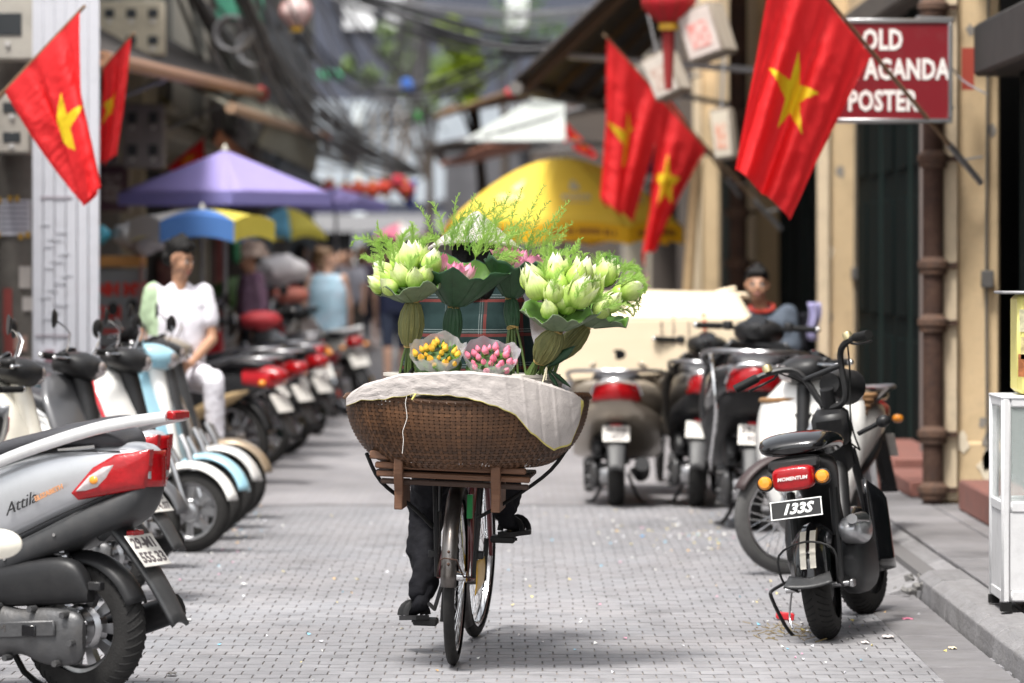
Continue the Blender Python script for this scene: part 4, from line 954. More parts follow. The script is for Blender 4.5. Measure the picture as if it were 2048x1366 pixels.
def lens(b, poly, yf, sgn, bulge=.02, inset=0):
    cx = sum(p_[0] for p_ in poly) / len(poly); cz = sum(p_[1] for p_ in poly) / len(poly); n_ = len(poly); vs = []; fs = []
    # densify outline
    out = []
    for i in range(n_):
        a, c_ = V(poly[i]), V(poly[(i + 1) % n_])
        for k in range(4): out.append(a.lerp(c_, k / 4))
    m_ = len(out)
    for s_, off in ((1, -.02), (1, .004), (.93, .5 * bulge), (.6, bulge), (.25, bulge * 1.08)):
        for q in out:
            x = cx + (q[0] - cx) * s_; z = cz + (q[1] - cz) * s_; vs.append((x, sgn * (yf(x, z) + off), z))
    for r_ in range(4):
        for j in range(m_): fs.append([r_ * m_ + j, r_ * m_ + (j + 1) % m_, (r_ + 1) * m_ + (j + 1) % m_, (r_ + 1) * m_ + j])
    fs.append([4 * m_ + j for j in range(m_)]); b.add(vs, fs)

def handlebars(t, c, w_, z, mirrors=True, cowl=None, face=m_blackg, roll=0, steer=0, grip=m_rub, levers=True, high=0):
    T = T3(*c) @ rotm('Z', steer) @ rotm('X', roll)
    b = MB(T); b.tube([(-.07, w_, .02 + high), (-.03, w_ * .55, .02 + high), (0, w_ * .25, 0), (0, 0, -.01), (0, -w_ * .25, 0), (-.03, -w_ * .55, .02 + high), (-.07, -w_, .02 + high)], .011, 8, 3); b.build('handlebar', m_blackp, t)
    for s_ in (-1, 1):
        b = MB(T); b.tube([(-.035, s_ * w_ * .62, .02 + high), (-.075, s_ * w_ * 1.02, .02 + high)], .0175, 10); b.build('grip', grip, t)
        b = MB(T); b.ball((-.076, s_ * w_ * 1.04, .02 + high), .016, 8, 6); b.build('bar_end', m_chrome, t)
        if levers:
            b = MB(T); b.tube([(0, s_ * w_ * .5, .02 + high), (.03, s_ * w_ * .62, .015 + high), (-.005, s_ * w_ * .98, .01 + high)], .0065, 6, 2); b.ball((-.007, s_ * w_ * 1.0, .01 + high), .010, 8, 6); b.build('brake_lever', m_chrome, t)
        b = MB(T); b.box((-.025, s_ * w_ * .52, .025 + high), (.05, .055, .05), bev=.01); b.build('switchgear', m_blackp, t)
        if mirrors:
            b = MB(T); b.tube([(-.01, s_ * w_ * .5, .04 + high), (.02, s_ * w_ * .62, .14 + high), (-.02, s_ * w_ * .85, .19 + high)], .005, 6, 2); p_ = b.build('mirror_stem', m_chrome, t)
            b = MB(T @ T3(-.03, s_ * w_ * .93, .205 + high) @ rotm('Z', s_ * -.2) @ rotm('Y', R(90))); b.lathe([(.0, .016), (.035, .012), (.05, 0), (.047, -.004), (.0, -.004)], 16); b.build('mirror', m_blackp, p_)
    if cowl is not None:
        b = MB(T); body(b, [(-.13, .05, -.04, .03), (-.09, .10, -.05, .055), (0, .14, -.075, .065), (.07, .12, -.08, .05), (.125, .06, -.05, .02)], 2.3); b.build('handlebar_cowl', cowl, t)
        b = MB(T @ T3(-.085, 0, .05) @ rotm('Y', R(-35))); b.lathe([(.001, .012), (.055, .008), (.065, -.005), (.06, -.02)], 20); b.build('instrument_dial', face, t)
        b = MB(T); b.ball((.095, 0, -.02), (.045, .075, .05), 14, 10); b.build('headlight', m_lclear, t)

def scooter(label, loc, yaw, lean=0, col=None, low=m_dgrey, inner=None, seat=m_seat, shield=None, cowl=None, ws=1.0, hero=False, plate=('', ''), mirrors=True, stripe=None, tailw=0, group=None, rails='alloy', steer=0, fender=None, crash=False, plate_m=None, wheelm=None, legopen=False):
    t = thing('motor_scooter', label, 'scooter', loc, (lean, 0, yaw), group)
    inner = inner or low; shield = shield or col; cowl = cowl or m_blackp; RW_ = .215 if not hero else .236; L = 1.24
    line = lambda x: .605 - .43 * x
    w_of = lambda x, z=0: ws * (.155 - .10 * max(0, -x - .02) / .3 - .03 * max(0, x - .25))
    wheel(t, (0, 0, RW_), RW_, .105, .148, alloy=10, hub=.05, tread=True, name='rear_wheel', rimm=wheelm or m_alloy)
    wheel(t, (L, 0, RW_), RW_, .09, .152, alloy=8 if not hero else 10, hub=.04, name='front_wheel', rimm=wheelm or m_alloy, steer=steer)
    zh = [(-.295, .80), (-.25, .850), (-.1, .86), (.08, .845), (.25, .80), (.38, .74), (.5, .60)]
    b = MB(); body(b, [(x, w_of(x), line(x) if x < .45 else .38, z) for x, z in zh], 3.2); b.build('body_panel', col, t)
    b = MB(); body(b, [(-.285, ws * .055, .70, .74), (-.22, ws * .10, .60, .71), (-.05, ws * .15, .52, .64), (.15, ws * .155, .44, .55), (.35, ws * .15, .345, .465), (.55, ws * .15, .29, .38), (.80, .165, .27, .33), (.94, .15, .27, .33)], 3.2); b.build('lower_trim', low, t)
    b = MB(); body(b, [(-.20, .07, .835, .865), (-.16, .11, .83, .905), (-.04, .14, .83, .925), (.12, .155, .82, .89), (.30, .145, .765, .85), (.45, .12, .69, .80), (.53, .08, .66, .74)], 2.8); b.build('seat', seat, t)
    b = MB(); b.box((.72, 0, .305), (.44, .33, .045), bev=.015); b.build('floorboard', m_dgrey, t)
    # leg shield
    def sh_(u, v):
        uu = 2 * u - 1; x = 1.05 - .27 * v + .045 * sin(pi * v) - .10 * abs(uu) ** 2.2; wv = ws ** .4 * (.160 + .085 * sin(pi * min(1, .15 + v * .75))) * (1 - .35 * max(0, v - .8) / .2) * (1 - .5 * max(0, .12 - v) / .12)
        return V((x, uu * wv, .33 + .62 * v))
    b = MB(); b.sheet(sh_, 16, 18); b.build('leg_shield', shield, t, solid=.018, soff=0)
    b = MB(); b.sheet(lambda u, v: sh_(.12 + .76 * u, .05 + .85 * v) + V((-.04, 0, 0)), 10, 10); b.build('inner_shield', inner, t, solid=.03)
    if stripe:
        b = MB(); b.tube([sh_(.995, v / 10) + V((.004, .004, 0)) for v in range(1, 10)], .011, 6); b.tube([sh_(.005, v / 10) + V((.004, -.004, 0)) for v in range(1, 10)], .011, 6); b.build('trim_stripe', stripe, t)
    b = MB(); body(b, [(.86, .05, .88, 1.0), (.80, .06, .80, 1.0), (.86, .05, .6, .8)], 2.2) if False else b.tube([(1.0, 0, .42), (.84, 0, .98)], [.06, .045], 12); b.build('steering_column', inner, t)
    b = MB(); guard(b, (L, 0, RW_), RW_ + .045, .135, R(15), R(172), dep=.03, steer=steer); b.build('front_fender', fender or shield, t, solid=.006)
    for s_ in (-1, 1):
        b = MB(T3(L, 0, 0) @ rotm('Z', steer) @ T3(-L, 0, 0)); b.tube([(L, s_ * .065, RW_), (L - .10, s_ * .06, .48), (L - .15, s_ * .05, .56)], [.017, .02, .02], 8); b.build('fork_leg', m_alloy, t)
    handlebars(t, (.83, 0, 1.01), .325, 0, mirrors, cowl, steer=steer)
    # grab rail
    for s_ in ((-1, 1) if rails else ()):
        b = MB()
        if rails == 'alloy': b.tube([(.44, s_ * ws * .150, .69), (.36, s_ * ws * .165, .735), (.2, s_ * ws * .172, .80), (.0, s_ * ws * .160, .865), (-.18, s_ * ws * .125, .915), (-.36, s_ * ws * .06, .945)], [.010, .016, .020, .021, .021, .018], 10, 3, flat=(1, .62))
        else: b.tube([(.1, s_ * ws * .15, .84), (-.05, s_ * ws * .165, .89), (-.22, s_ * ws * .14, .92), (-.36, s_ * ws * .05, .925), (-.37, 0, .925)], .013, 8, 3)
        b.build('grab_rail', mat('rail_silver', (.66, .66, .66), .3, .5, dirt=.2) if rails == 'alloy' else m_alloy, t)
    if rails == 'alloy':
        b = MB(); b.box((-.37, 0, .948), (.035, .10 * ws, .03), bev=.006); b.build('rail_reflector', m_lred, t)
    for s_ in ((-1, 1) if rails else ()):
        b = MB(); b.cyl((-.10, s_ * .09, .85), (-.10, s_ * .11, .905), .02, 10); b.build('rail_mount', m_alloy, t)
    # tail lamp
    if tailw:
        b = MB(); b.sheet(lambda u, v: (-.345 + .10 * (2 * u - 1) ** 2 - .012 * sin(pi * v), (2 * u - 1) * tailw / 2, .735 + .11 * v * (1 - .12 * (2 * u - 1) ** 2) - .02 * (2 * u - 1) ** 2), 14, 6); b.build('tail_lamp', m_lred, t, solid=.03)
        b = MB(); b.tube([(-.25 + .0, -tailw * .56, .76), (-.33, -tailw * .42, .845), (-.362, 0, .865), (-.33, tailw * .42, .845), (-.25, tailw * .56, .76)], .008, 6, 3); b.build('tail_trim', m_chrome, t)
    else:
        for s_ in (-1, 1):
            b = MB(); lens(b, [(-0.0439, 0.69), (-0.1143, 0.775), (-0.1879, 0.818), (-0.3010, 0.836), (-0.2956, 0.765), (-0.2789, 0.708), (-0.1477, 0.683), (-0.0674, 0.668)], w_of, s_, .02); p_ = b.build('tail_lamp', m_lred, t)
            b = MB(); lens(b, [(-0.0674, 0.697), (-0.1109, 0.748), (-0.1578, 0.778), (-0.1913, 0.785), (-0.1678, 0.742), (-0.1377, 0.712), (-0.1009, 0.7)], lambda x, z: w_of(x) + .017, s_, .010); b.build('indicator_lens', m_lclear, p_)
            b = MB(); b.ball((-.13, s_ * (w_of(-.13) + .029), .735), (.018, .008, .014), 10, 6); b.build('bulb', m_lor, p_)
        b = MB(); b.sheet(lambda u, v: (-.306 + .055 * (2 * u - 1) ** 2, (2 * u - 1) * .083 * ws, .712 + .118 * v), 8, 5); b.build('tail_reflector', m_lred, t, solid=.012)
    # plate carrier and flap
    def flap(u, v):
        uu = 2 * u - 1; wv = .068 - .022 * v; x = -.11 - .27 * v - .02 * sin(pi * v); return V((x, uu * wv, .60 - .345 * v + .015 * (1 - uu * uu)))
    b = MB(); b.sheet(flap, 8, 12); b.build('mud_flap', m_dgrey, t, solid=.014)
    b = MB(); b.box((-.14, 0, .60), (.16, .15, .08), rotm('Y', R(40)), .015); b.build('plate_bracket', m_dgrey, t)
    nrm = V((-.76, 0, .64)); numberplate(t, plate_frame((-.252, 0, .50), nrm, (.64, 0, .76)), plate, w_=.165, h_=.13, m=plate_m)
    b = MB(); b.box((-.20, 0, .555), (.03, .07, .02), bev=.004); b.build('plate_lamp', m_lred, t)
    # engine
    b = MB(); guard(b, (0, 0, RW_), RW_ + .018, .12, R(35), R(158), .03); b.build('inner_fender', m_blackp, t, solid=.006)
    b = MB(); body(b, [(-.10, .025, .33, .38), (-.05, .04, .325, .46), (.06, .05, .315, .475), (.30, .05, .30, .43), (.50, .03, .30, .36)], 2.8); o = b.build('air_box', m_blackp, t); o.location.y = .115
    b = MB(); b.box((-.12, .115, .385), (.05, .035, .03), bev=.004); b.build('air_box_clip', m_blackp, t)
    b = MB(); body(b, [(-.085, .012, .16, .27), (-.05, .035, .125, .30), (.06, .045, .12, .31), (.16, .048, .15, .30), (.26, .05, .135, .315), (.36, .045, .14, .315), (.52, .03, .2, .28)], 2.4, 24, 4); o = b.build('drive_case', m_engine, t); o.location.y = .135
    b = MB(); b.box((.17, .182, .235), (.34, .012, .055), rotm('Y', R(4)), .006)
    for x, z in ((-.03, .29), (-.06, .2), (.1, .305), (.24, .31), (.38, .3), (.0, .13), (.2, .14), (.34, .145)): b.cyl((x, .15, z), (x, .19, z), .011, 8)
    b.build('case_rib', m_engine, t)
    b = MB(); b.box((.10, .1905, .235), (.055, .01, .038), bev=.003); b.build('case_window', m_blackg, t)
    if hero: textmesh('SYM', .035, plate_frame((.235, .1885, .235), (0, 1, 0), (.07, 0, 1)), 'case_lettering', m_oldsteel, t, .0006, sx=1.3)
    b = MB(); b.tube([(.62, .17, .205), (.46, .175, .20), (.43, .18, .235), (.30, .185, .243)], .008, 6, 2); b.tube([(.34, .175, .255), (.36, .19, .245), (.42, .19, .25)], .006, 6); b.build('kick_lever', m_oldsteel, t)
    b = MB(); b.tube([(.36, -.10, .22), (.15, -.14, .19), (-.02, -.155, .22), (-.27, -.16, .30)], [.02, .03, .052, .048], 12, 3); b.build('exhaust', m_blackp, t)
    b = MB(); b.cyl((0, .055, RW_), (0, .10, RW_), .075, 20)
    for k in range(9): a = 2 * pi * k / 9; b.box((.06 * cos(a), .098, RW_ + .06 * sin(a)), (.035, .014, .014), rotm('Y', -a), .003)
    b.build('hub_cover', m_alloy, t)
    b = MB(); b.tube([(-.02, .07, .40), (.06, .09, .52)], .018, 8)
    for k in range(7): b.tube([(-.015 + .011 * k + .03 * cos(2 * pi * j / 10) * .75, .07 + .0028 * k + .028 * sin(2 * pi * j / 10), .41 + .015 * k) for j in range(10)], .005, 5, closed=True)
    b.build('shock_absorber', m_alloy, t)
    for s_ in (-1, 1):
        b = MB(); b.tube([(.38, s_ * .07, .2), (.33, s_ * .12, .06), (.27, s_ * .16, .008)], .011, 8, 2); b.box((.26, s_ * .17, .008), (.05, .05, .012)); b.build('stand_leg', m_blackp, t)
    if hero:
        for s_ in (-1, 1):
            b = MB(); b.tube([(x, s_ * (w_of(x) + .0005), line(x) + .012) for x in (-.22, -.12, 0, .12, .24, .36, .44)], .0022, 5, 3); b.tube([(x, s_ * (w_of(x) - .004), .828 - .10 * max(0, x) - .16 * max(0, x - .2)) for x in (-.2, -.05, .1, .25, .38)], .0022, 5, 3); b.build('panel_seam', m_rub, t)
            for x in (-.16, .02, .22, .36): b = MB(); b.cyl((x, s_ * (w_of(x) - .006), line(x) - .045), (x, s_ * (w_of(x) + .006), line(x) - .045), .006, 8); b.build('screw', m_chrome, t)
        Fm = lambda x, z: plate_frame((x, w_of(x) + .012, z), (0, 1, 0.05), (.42, 0, 1))
        textmesh('Attila', .056, Fm(.150, .650), 'badge', m_blackp, t, .002, shear=.45, sx=1.1, bold=-.0004); textmesh('ELIZABETH', .022, Fm(.035, .690), 'sub_badge', mat('badge_copper', (.45, .22, .11), .4), t, .0015, sx=1.1, bold=.001)
        b = MB(); b.tube([(-.05, .10, .40), (-.25, .10, .42)], .0, 4) if False else b.tube([(.02, .13, .83), (-.12, .12, .845)], .008, 6); b.build('helmet_hook', m_chrome, t)
    if crash:
        for s_ in (-1, 1):
            b = MB(); b.tube([(.2, s_ * .2, .92), (-.1, s_ * .24, .90), (-.28, s_ * .22, .80), (-.30, s_ * .20, .60), (-.1, s_ * .22, .36), (.2, s_ * .22, .3)], .011, 8, 4); b.tube([(-.28, s_ * .22, .75), (.1, s_ * .25, .66), (.3, s_ * .22, .6)], .009, 8, 3); b.build('crash_bar', m_chrome, t)
    return t

def underbone(label, loc, yaw, lean=0, col=None, col2=None, shield=None, seat=m_seat, plate=('', ''), steer=0, spoke=True, RW_=.285, L=1.22, tank=False, group=None, basket=False, tyrem=None, legw=.2, tailm=None, railm=None, mirrors=True, guardm=None, plate_m=None, cowl=None):
    t = thing('motorbike', label, 'motorbike', loc, (lean, 0, yaw), group); col2 = col2 or m_dgrey; shield = shield or col
    for x, nm, s_ in ((0, 'rear_wheel', 0), (L, 'front_wheel', steer)):
        wheel(t, (x, 0, RW_), RW_, .072, RW_ - .055, steer=s_, spokes=32 if spoke else 0, alloy=0 if spoke else 6, hub=.055 if spoke else .04, spr=.003, name=nm, tyrem=tyrem)
    b = MB(); b.cyl((0, -.05, RW_), (0, .05, RW_), .075, 20); b.cyl((0, .06, RW_), (0, .068, RW_), .085, 24); b.build('drum_brake', m_alloy, t)
    b = MB(T3(L, 0, 0) @ rotm('Z', steer)); b.cyl((0, -.045, RW_), (0, .045, RW_), .07, 20); b.build('drum_brake', m_alloy, t)
    z0 = RW_ - .285
    b = MB(); body(b, [(-.36, .045, .70 + z0, .78 + z0), (-.22, .10, .62 + z0, .80 + z0), (0, .13, .54 + z0, .80 + z0), (.22, .13, .42 + z0, .78 + z0), (.42, .11, .36 + z0, .66 + z0), (.56, .07, .36 + z0, .55 + z0)], 2.8); b.build('body_panel', col, t)
    if tailm and not tank:
        b = MB(); body(b, [(-.405, .05, .69 + z0, .79 + z0), (-.30, .095, .66 + z0, .81 + z0), (-.16, .125, .66 + z0, .812 + z0)], 2.8); b.build('tail_panel', tailm, t)
    b = MB(); body(b, [(-.40, .02, .735 + z0, .75 + z0), (-.25, .08, .65 + z0, .70 + z0), (0, .135, .54 + z0, .64 + z0), (.25, .135, .42 + z0, .55 + z0), (.5, .09, .34 + z0, .45 + z0)], 2.8); b.build('lower_trim', col2, t)
    b = MB(); body(b, [(-.30, .07, .795 + z0, .83 + z0), (-.24, .115, .79 + z0, .86 + z0), (-.05, .135, .79 + z0, .87 + z0), (.15, .13, .77 + z0, .835 + z0), (.35, .115, .72 + z0, .80 + z0), (.52, .07, .66 + z0, .73 + z0)], 2.8); b.build('seat', seat, t)
    if tank:
        b = MB(); body(b, [(.36, .08, .66, .76), (.46, .13, .66, .86), (.62, .15, .68, .92), (.76, .11, .72, .92), (.84, .05, .76, .88)], 2.4); b.build('fuel_tank', tailm or col, t)
    else:
        def sh_(u, v):
            uu = 2 * u - 1; x = .96 - .16 * v + .03 * sin(pi * v) - .13 * abs(uu) ** 2.0; wv = legw * (.55 + .5 * sin(pi * min(1, .1 + v * .7))) * (1 - .4 * max(0, v - .8) / .2); return V((x, uu * wv, .30 + z0 + .66 * v))
        b = MB(); b.sheet(sh_, 14, 16); b.build('leg_shield', shield, t, solid=.012)
        b = MB(); b.tube([(.45, 0, .45 + z0), (.72, 0, .52 + z0), (.86, 0, .78 + z0)], [.06, .05, .05], 10, 3); b.build('centre_spine', col2, t)
    b = MB(); b.tube([(.9, 0, .66 + z0), (.83, 0, .97 + z0)], .035, 10); b.build('steering_column', m_blackp, t)
    for s_ in (-1, 1):
        b = MB(T3(L, 0, 0) @ rotm('Z', steer) @ T3(-L, 0, 0)); b.tube([(L, s_ * .075, RW_), (L - .08, s_ * .07, .48 + z0), (L - .24, s_ * .06, .80 + z0)], [.022, .024, .018], 8); b.build('fork_leg', m_alloy, t)
        b = MB(); b.tube([(0, s_ * .085, RW_), (.42, s_ * .06, .30 + z0)], .018, 8); b.build('swing_arm', m_alloy, t)
        b = MB(); b.tube([(-.0, s_ * .095, RW_ + .05), (.08, s_ * .10, .64 + z0)], .022, 8); b.build('shock_absorber', m_chrome, t)
    b = MB(); guard(b, (L, 0, RW_), RW_ + .03, .10, R(30), R(165), .02, steer=steer); b.build('front_fender', guardm or shield, t, solid=.004)
    b = MB(); guard(b, (0, 0, RW_), RW_ + .05, .11, R(60), R(165), .02); b.build('rear_fender', m_blackp, t, solid=.004)
    b = MB(); b.sheet(lambda u, v: (-.28 - .24 * v, (2 * u - 1) * (.07 - .015 * v), .64 + z0 - .33 * v), 6, 8); b.build('mud_flap', m_blackp, t, solid=.01)
    numberplate(t, plate_frame((-.40, 0, .56 + z0), (-.85, 0, .5), (.5, 0, .85)), plate, m=plate_m)
    b = MB(); body(b, [(-.44, .03, .72 + z0, .76 + z0), (-.40, .07, .69 + z0, .79 + z0), (-.30, .08, .68 + z0, .79 + z0)], 2.4); b.build('tail_lamp', m_lred, t)
    for s_ in (-1, 1):
        b = MB(); b.ball((-.33, s_ * .13, .70 + z0), (.025, .03, .022), 10, 8); b.build('indicator', m_lor, t)
        b = MB(); b.tube([(.05, s_ * .125, .80 + z0), (-.12, s_ * .15, .86 + z0), (-.32, s_ * .12, .87 + z0), (-.40, 0, .87 + z0)], .011, 8, 3); b.build('grab_rail', railm or m_alloy, t)
    handlebars(t, (.80, 0, 1.0 + z0), .33, 0, mirrors, cowl or m_blackp, steer=steer)
    b = MB(); body(b, [(.30, .07, .22, .36), (.40, .10, .18, .40), (.55, .10, .18, .42), (.68, .06, .26, .40)], 2.4); b.cyl((.42, -.14, .29), (.42, .14, .29), .075, 18); b.tube([(.62, 0, .33), (.78, 0, .38)], .07, 14); b.build('engine', m_engine, t)
    b = MB(); b.tube([(.74, -.05, .36), (.6, -.13, .18), (.2, -.14, .2), (-.28, -.15, .34)], [.018, .02, .04, .042], 10, 3); b.build('exhaust', m_chrome, t)
    b = MB(); b.tube([(.30, .09, .22), (.34, .16, .1), (.38, .22, .01)], .01, 8); b.build('side_stand', m_blackp, t)
    b = MB(); b.cyl((.42, -.24, .25), (.42, .24, .25), .012, 8); b.build('foot_peg', m_rub, t)
    if basket:
        m_bsk = mat('brown_cane', (.30, .17, .07), .7, c2=(.18, .09, .04), sc=20, k=.5, bump=.6, bsc=60)
        b = MB(); c_ = V((.62, 0, .60))
        for k in range(9):
            z = c_.z + .03 * k; r_ = .10 + .012 * k
            b.tube([(c_.x + r_ * cos(2 * pi * i / 24) * 1.1, c_.y + 1.5 * r_ * sin(2 * pi * i / 24), z) for i in range(24)], .013, 6, closed=True)
        b.build('front_basket', m_bsk, t)
    return t

# -------- left row
HY = R(153)
scooter('silver scooter with red teardrop tail lamp and black rear flap', (-1.492, 13.42, 0), HY, 0, p_silver, hero=True, plate=('29-M1', '555.33'), mirrors=True).scale = (1.03, 1.03, 1.05)
scooter('silver scooter with red side trim half hidden behind the badged scooter', (-1.80, 17.3, 0), R(152), 0, p_silver, cowl=m_blackp, plate=('29-H5', '214.07'), mirrors=False, stripe=p_red, rails=None).scale = (.95, .95, .90)
LY = R(-24)
grpL = None
def lp(xf, d, yaw, L=1.24): return (xf - cos(yaw) * L, d - sin(yaw) * L, 0)
scooter('cream scooter with tan seat and broad cream inner shield', lp(-1.98, 18.0, R(-20)), R(-20), R(-3), p_cream, seat=m_seatb, low=p_cream, inner=p_cream, shield=p_cream, cowl=m_blackp, mirrors=True, steer=R(25))
scooter('graphite scooter between the cream and the white one', lp(-1.86, 19.05, R(-27)), R(-27), R(-6), mat('graphite_paint2', (.09, .09, .095), .3, .3, coat=.4, dirt=.15), inner=m_blackp, cowl=m_blackp, steer=R(12), mirrors=True)
scooter('white scooter with red edged leg shield', lp(-1.69, 20.1, R(-22)), R(-22), R(-4), p_white, stripe=p_red, shield=p_white, inner=m_blackp, cowl=m_blackp, steer=R(12), mirrors=True)
scooter('sky blue scooter in the parked row', lp(-1.69, 21.0, R(-29)), R(-29), R(-7), p_blue, shield=p_blue, inner=p_white, cowl=p_blue, steer=R(12), mirrors=True, rails='bar')
scooter('plain pale grey scooter between the blue and bronze ones', lp(-1.68, 21.9, R(-24)), R(-24), R(-5), mat('pearl_grey_paint', (.60, .59, .57), .3, .2, coat=.5, dirt=.15), cowl=m_blackp, steer=R(12), mirrors=False)
scooter('bronze scooter standing in front of the seated young man', lp(-1.67, 22.7, R(-19)), R(-19), R(-4), p_warm, shield=p_bronze, fender=p_bronze, cowl=p_warm, steer=R(12), mirrors=True, rails='bar')
underbone('red and black motorbike on whose seat the young man sits', (-1.90, 26.3, 0), R(150), R(-2), p_dark, mat('amber_trim', (.55, .40, .22), .4), shield=p_red, plate=('', ''), spoke=False, railm=m_alloy, tailm=p_red)
underbone('dark red motorbike with white shield next to the red tailed one', (-1.86, 28.3, 0), R(148), R(-2), p_redd, plate=('', ''), shield=p_white)
underbone('black motorbike with red shield in the rear facing row', (-1.80, 30.2, 0), R(146), R(-2), p_dark, plate=('', ''), shield=p_red)
underbone('silver grey motorbike wedged beside the dark red one', (-2.05, 29.3, 0), R(147), R(-4), p_silver, p_dark, plate=('', ''), shield=p_dark)
underbone('maroon motorbike with white shield before the motorcycle', (-1.95, 31.7, 0), R(140), R(-5), p_redd, p_dark, plate=('', ''), shield=p_white)
underbone('motorcycle with big tilted number plate and orange side panel', (-1.72, 33.6, 0), R(118), R(-12), p_dark, mat('orange_panel', (.62, .17, .03), .4), tank=True, spoke=False, plate=('29-V7', '2486'), RW_=.30, tailm=p_dark, plate_m=m_plate)
underbone('white and red motorbike beside the woman in blue', (-1.62, 37.8, 0), R(120), R(-8), p_white, p_red, shield=p_white, plate=('', ''), railm=mat('white_rail', (.75, .75, .75), .4))
underbone('blue motorbike between the motorcycle and the white one', (-1.95, 35.6, 0), R(128), R(-6), mat('navy_paint', (.03, .05, .16), .3, coat=.4), p_dark, plate=('', ''), shield=p_white)
underbone('small dark motorbike far along the parked row', (-2.0, 43, 0), R(130), R(-6), p_dark, p_red, plate=('', ''))
# -------- right side
scooter('bronze scooter seen from behind with wide red tail lamp', (PX(1233, 23.9), 23.9, 0), R(88), 0, p_warm, tailw=.28, ws=1.85, plate=('30-N6', '1827'), mirrors=False, low=p_warm, rails='bar').scale = (1, 1, .92)
scooter('black scooter with chrome crash bars and round speedometer', (PX(1502, 21.8), 21.8, 0), R(86), R(2), p_dark, tailw=.28, ws=1.75, plate=('29-X3', '906'), mirrors=False, low=m_blackp, rails='bar', crash=True, steer=R(-10)).scale = (1.1, 1.08, 1.10)
scooter('dark scooter squeezed between the bronze and the crash barred one', (PX(1392, 23.8), 23.8, 0), R(86), R(3), mat('graphite_paint', (.06, .055, .05), .3, .3, coat=.4, dirt=.15), tailw=.16, ws=1.3, plate=('', ''), mirrors=False, low=m_blackp, rails='bar', cowl=m_blackp).scale = (1, 1, .98)
underbone('white step through moped with spoked front wheel turned aside', (PX(1578, 18.7) + .46, 19.83, .0), R(248), R(3), p_white, m_blackp, shield=p_white, steer=R(-46), plate=('', ''), tyrem=m_tyre_grey, basket=True, legw=.27, guardm=mat('dark_fender', (.045, .03, .03), .5), mirrors=False, seat=m_blackg, RW_=.28)

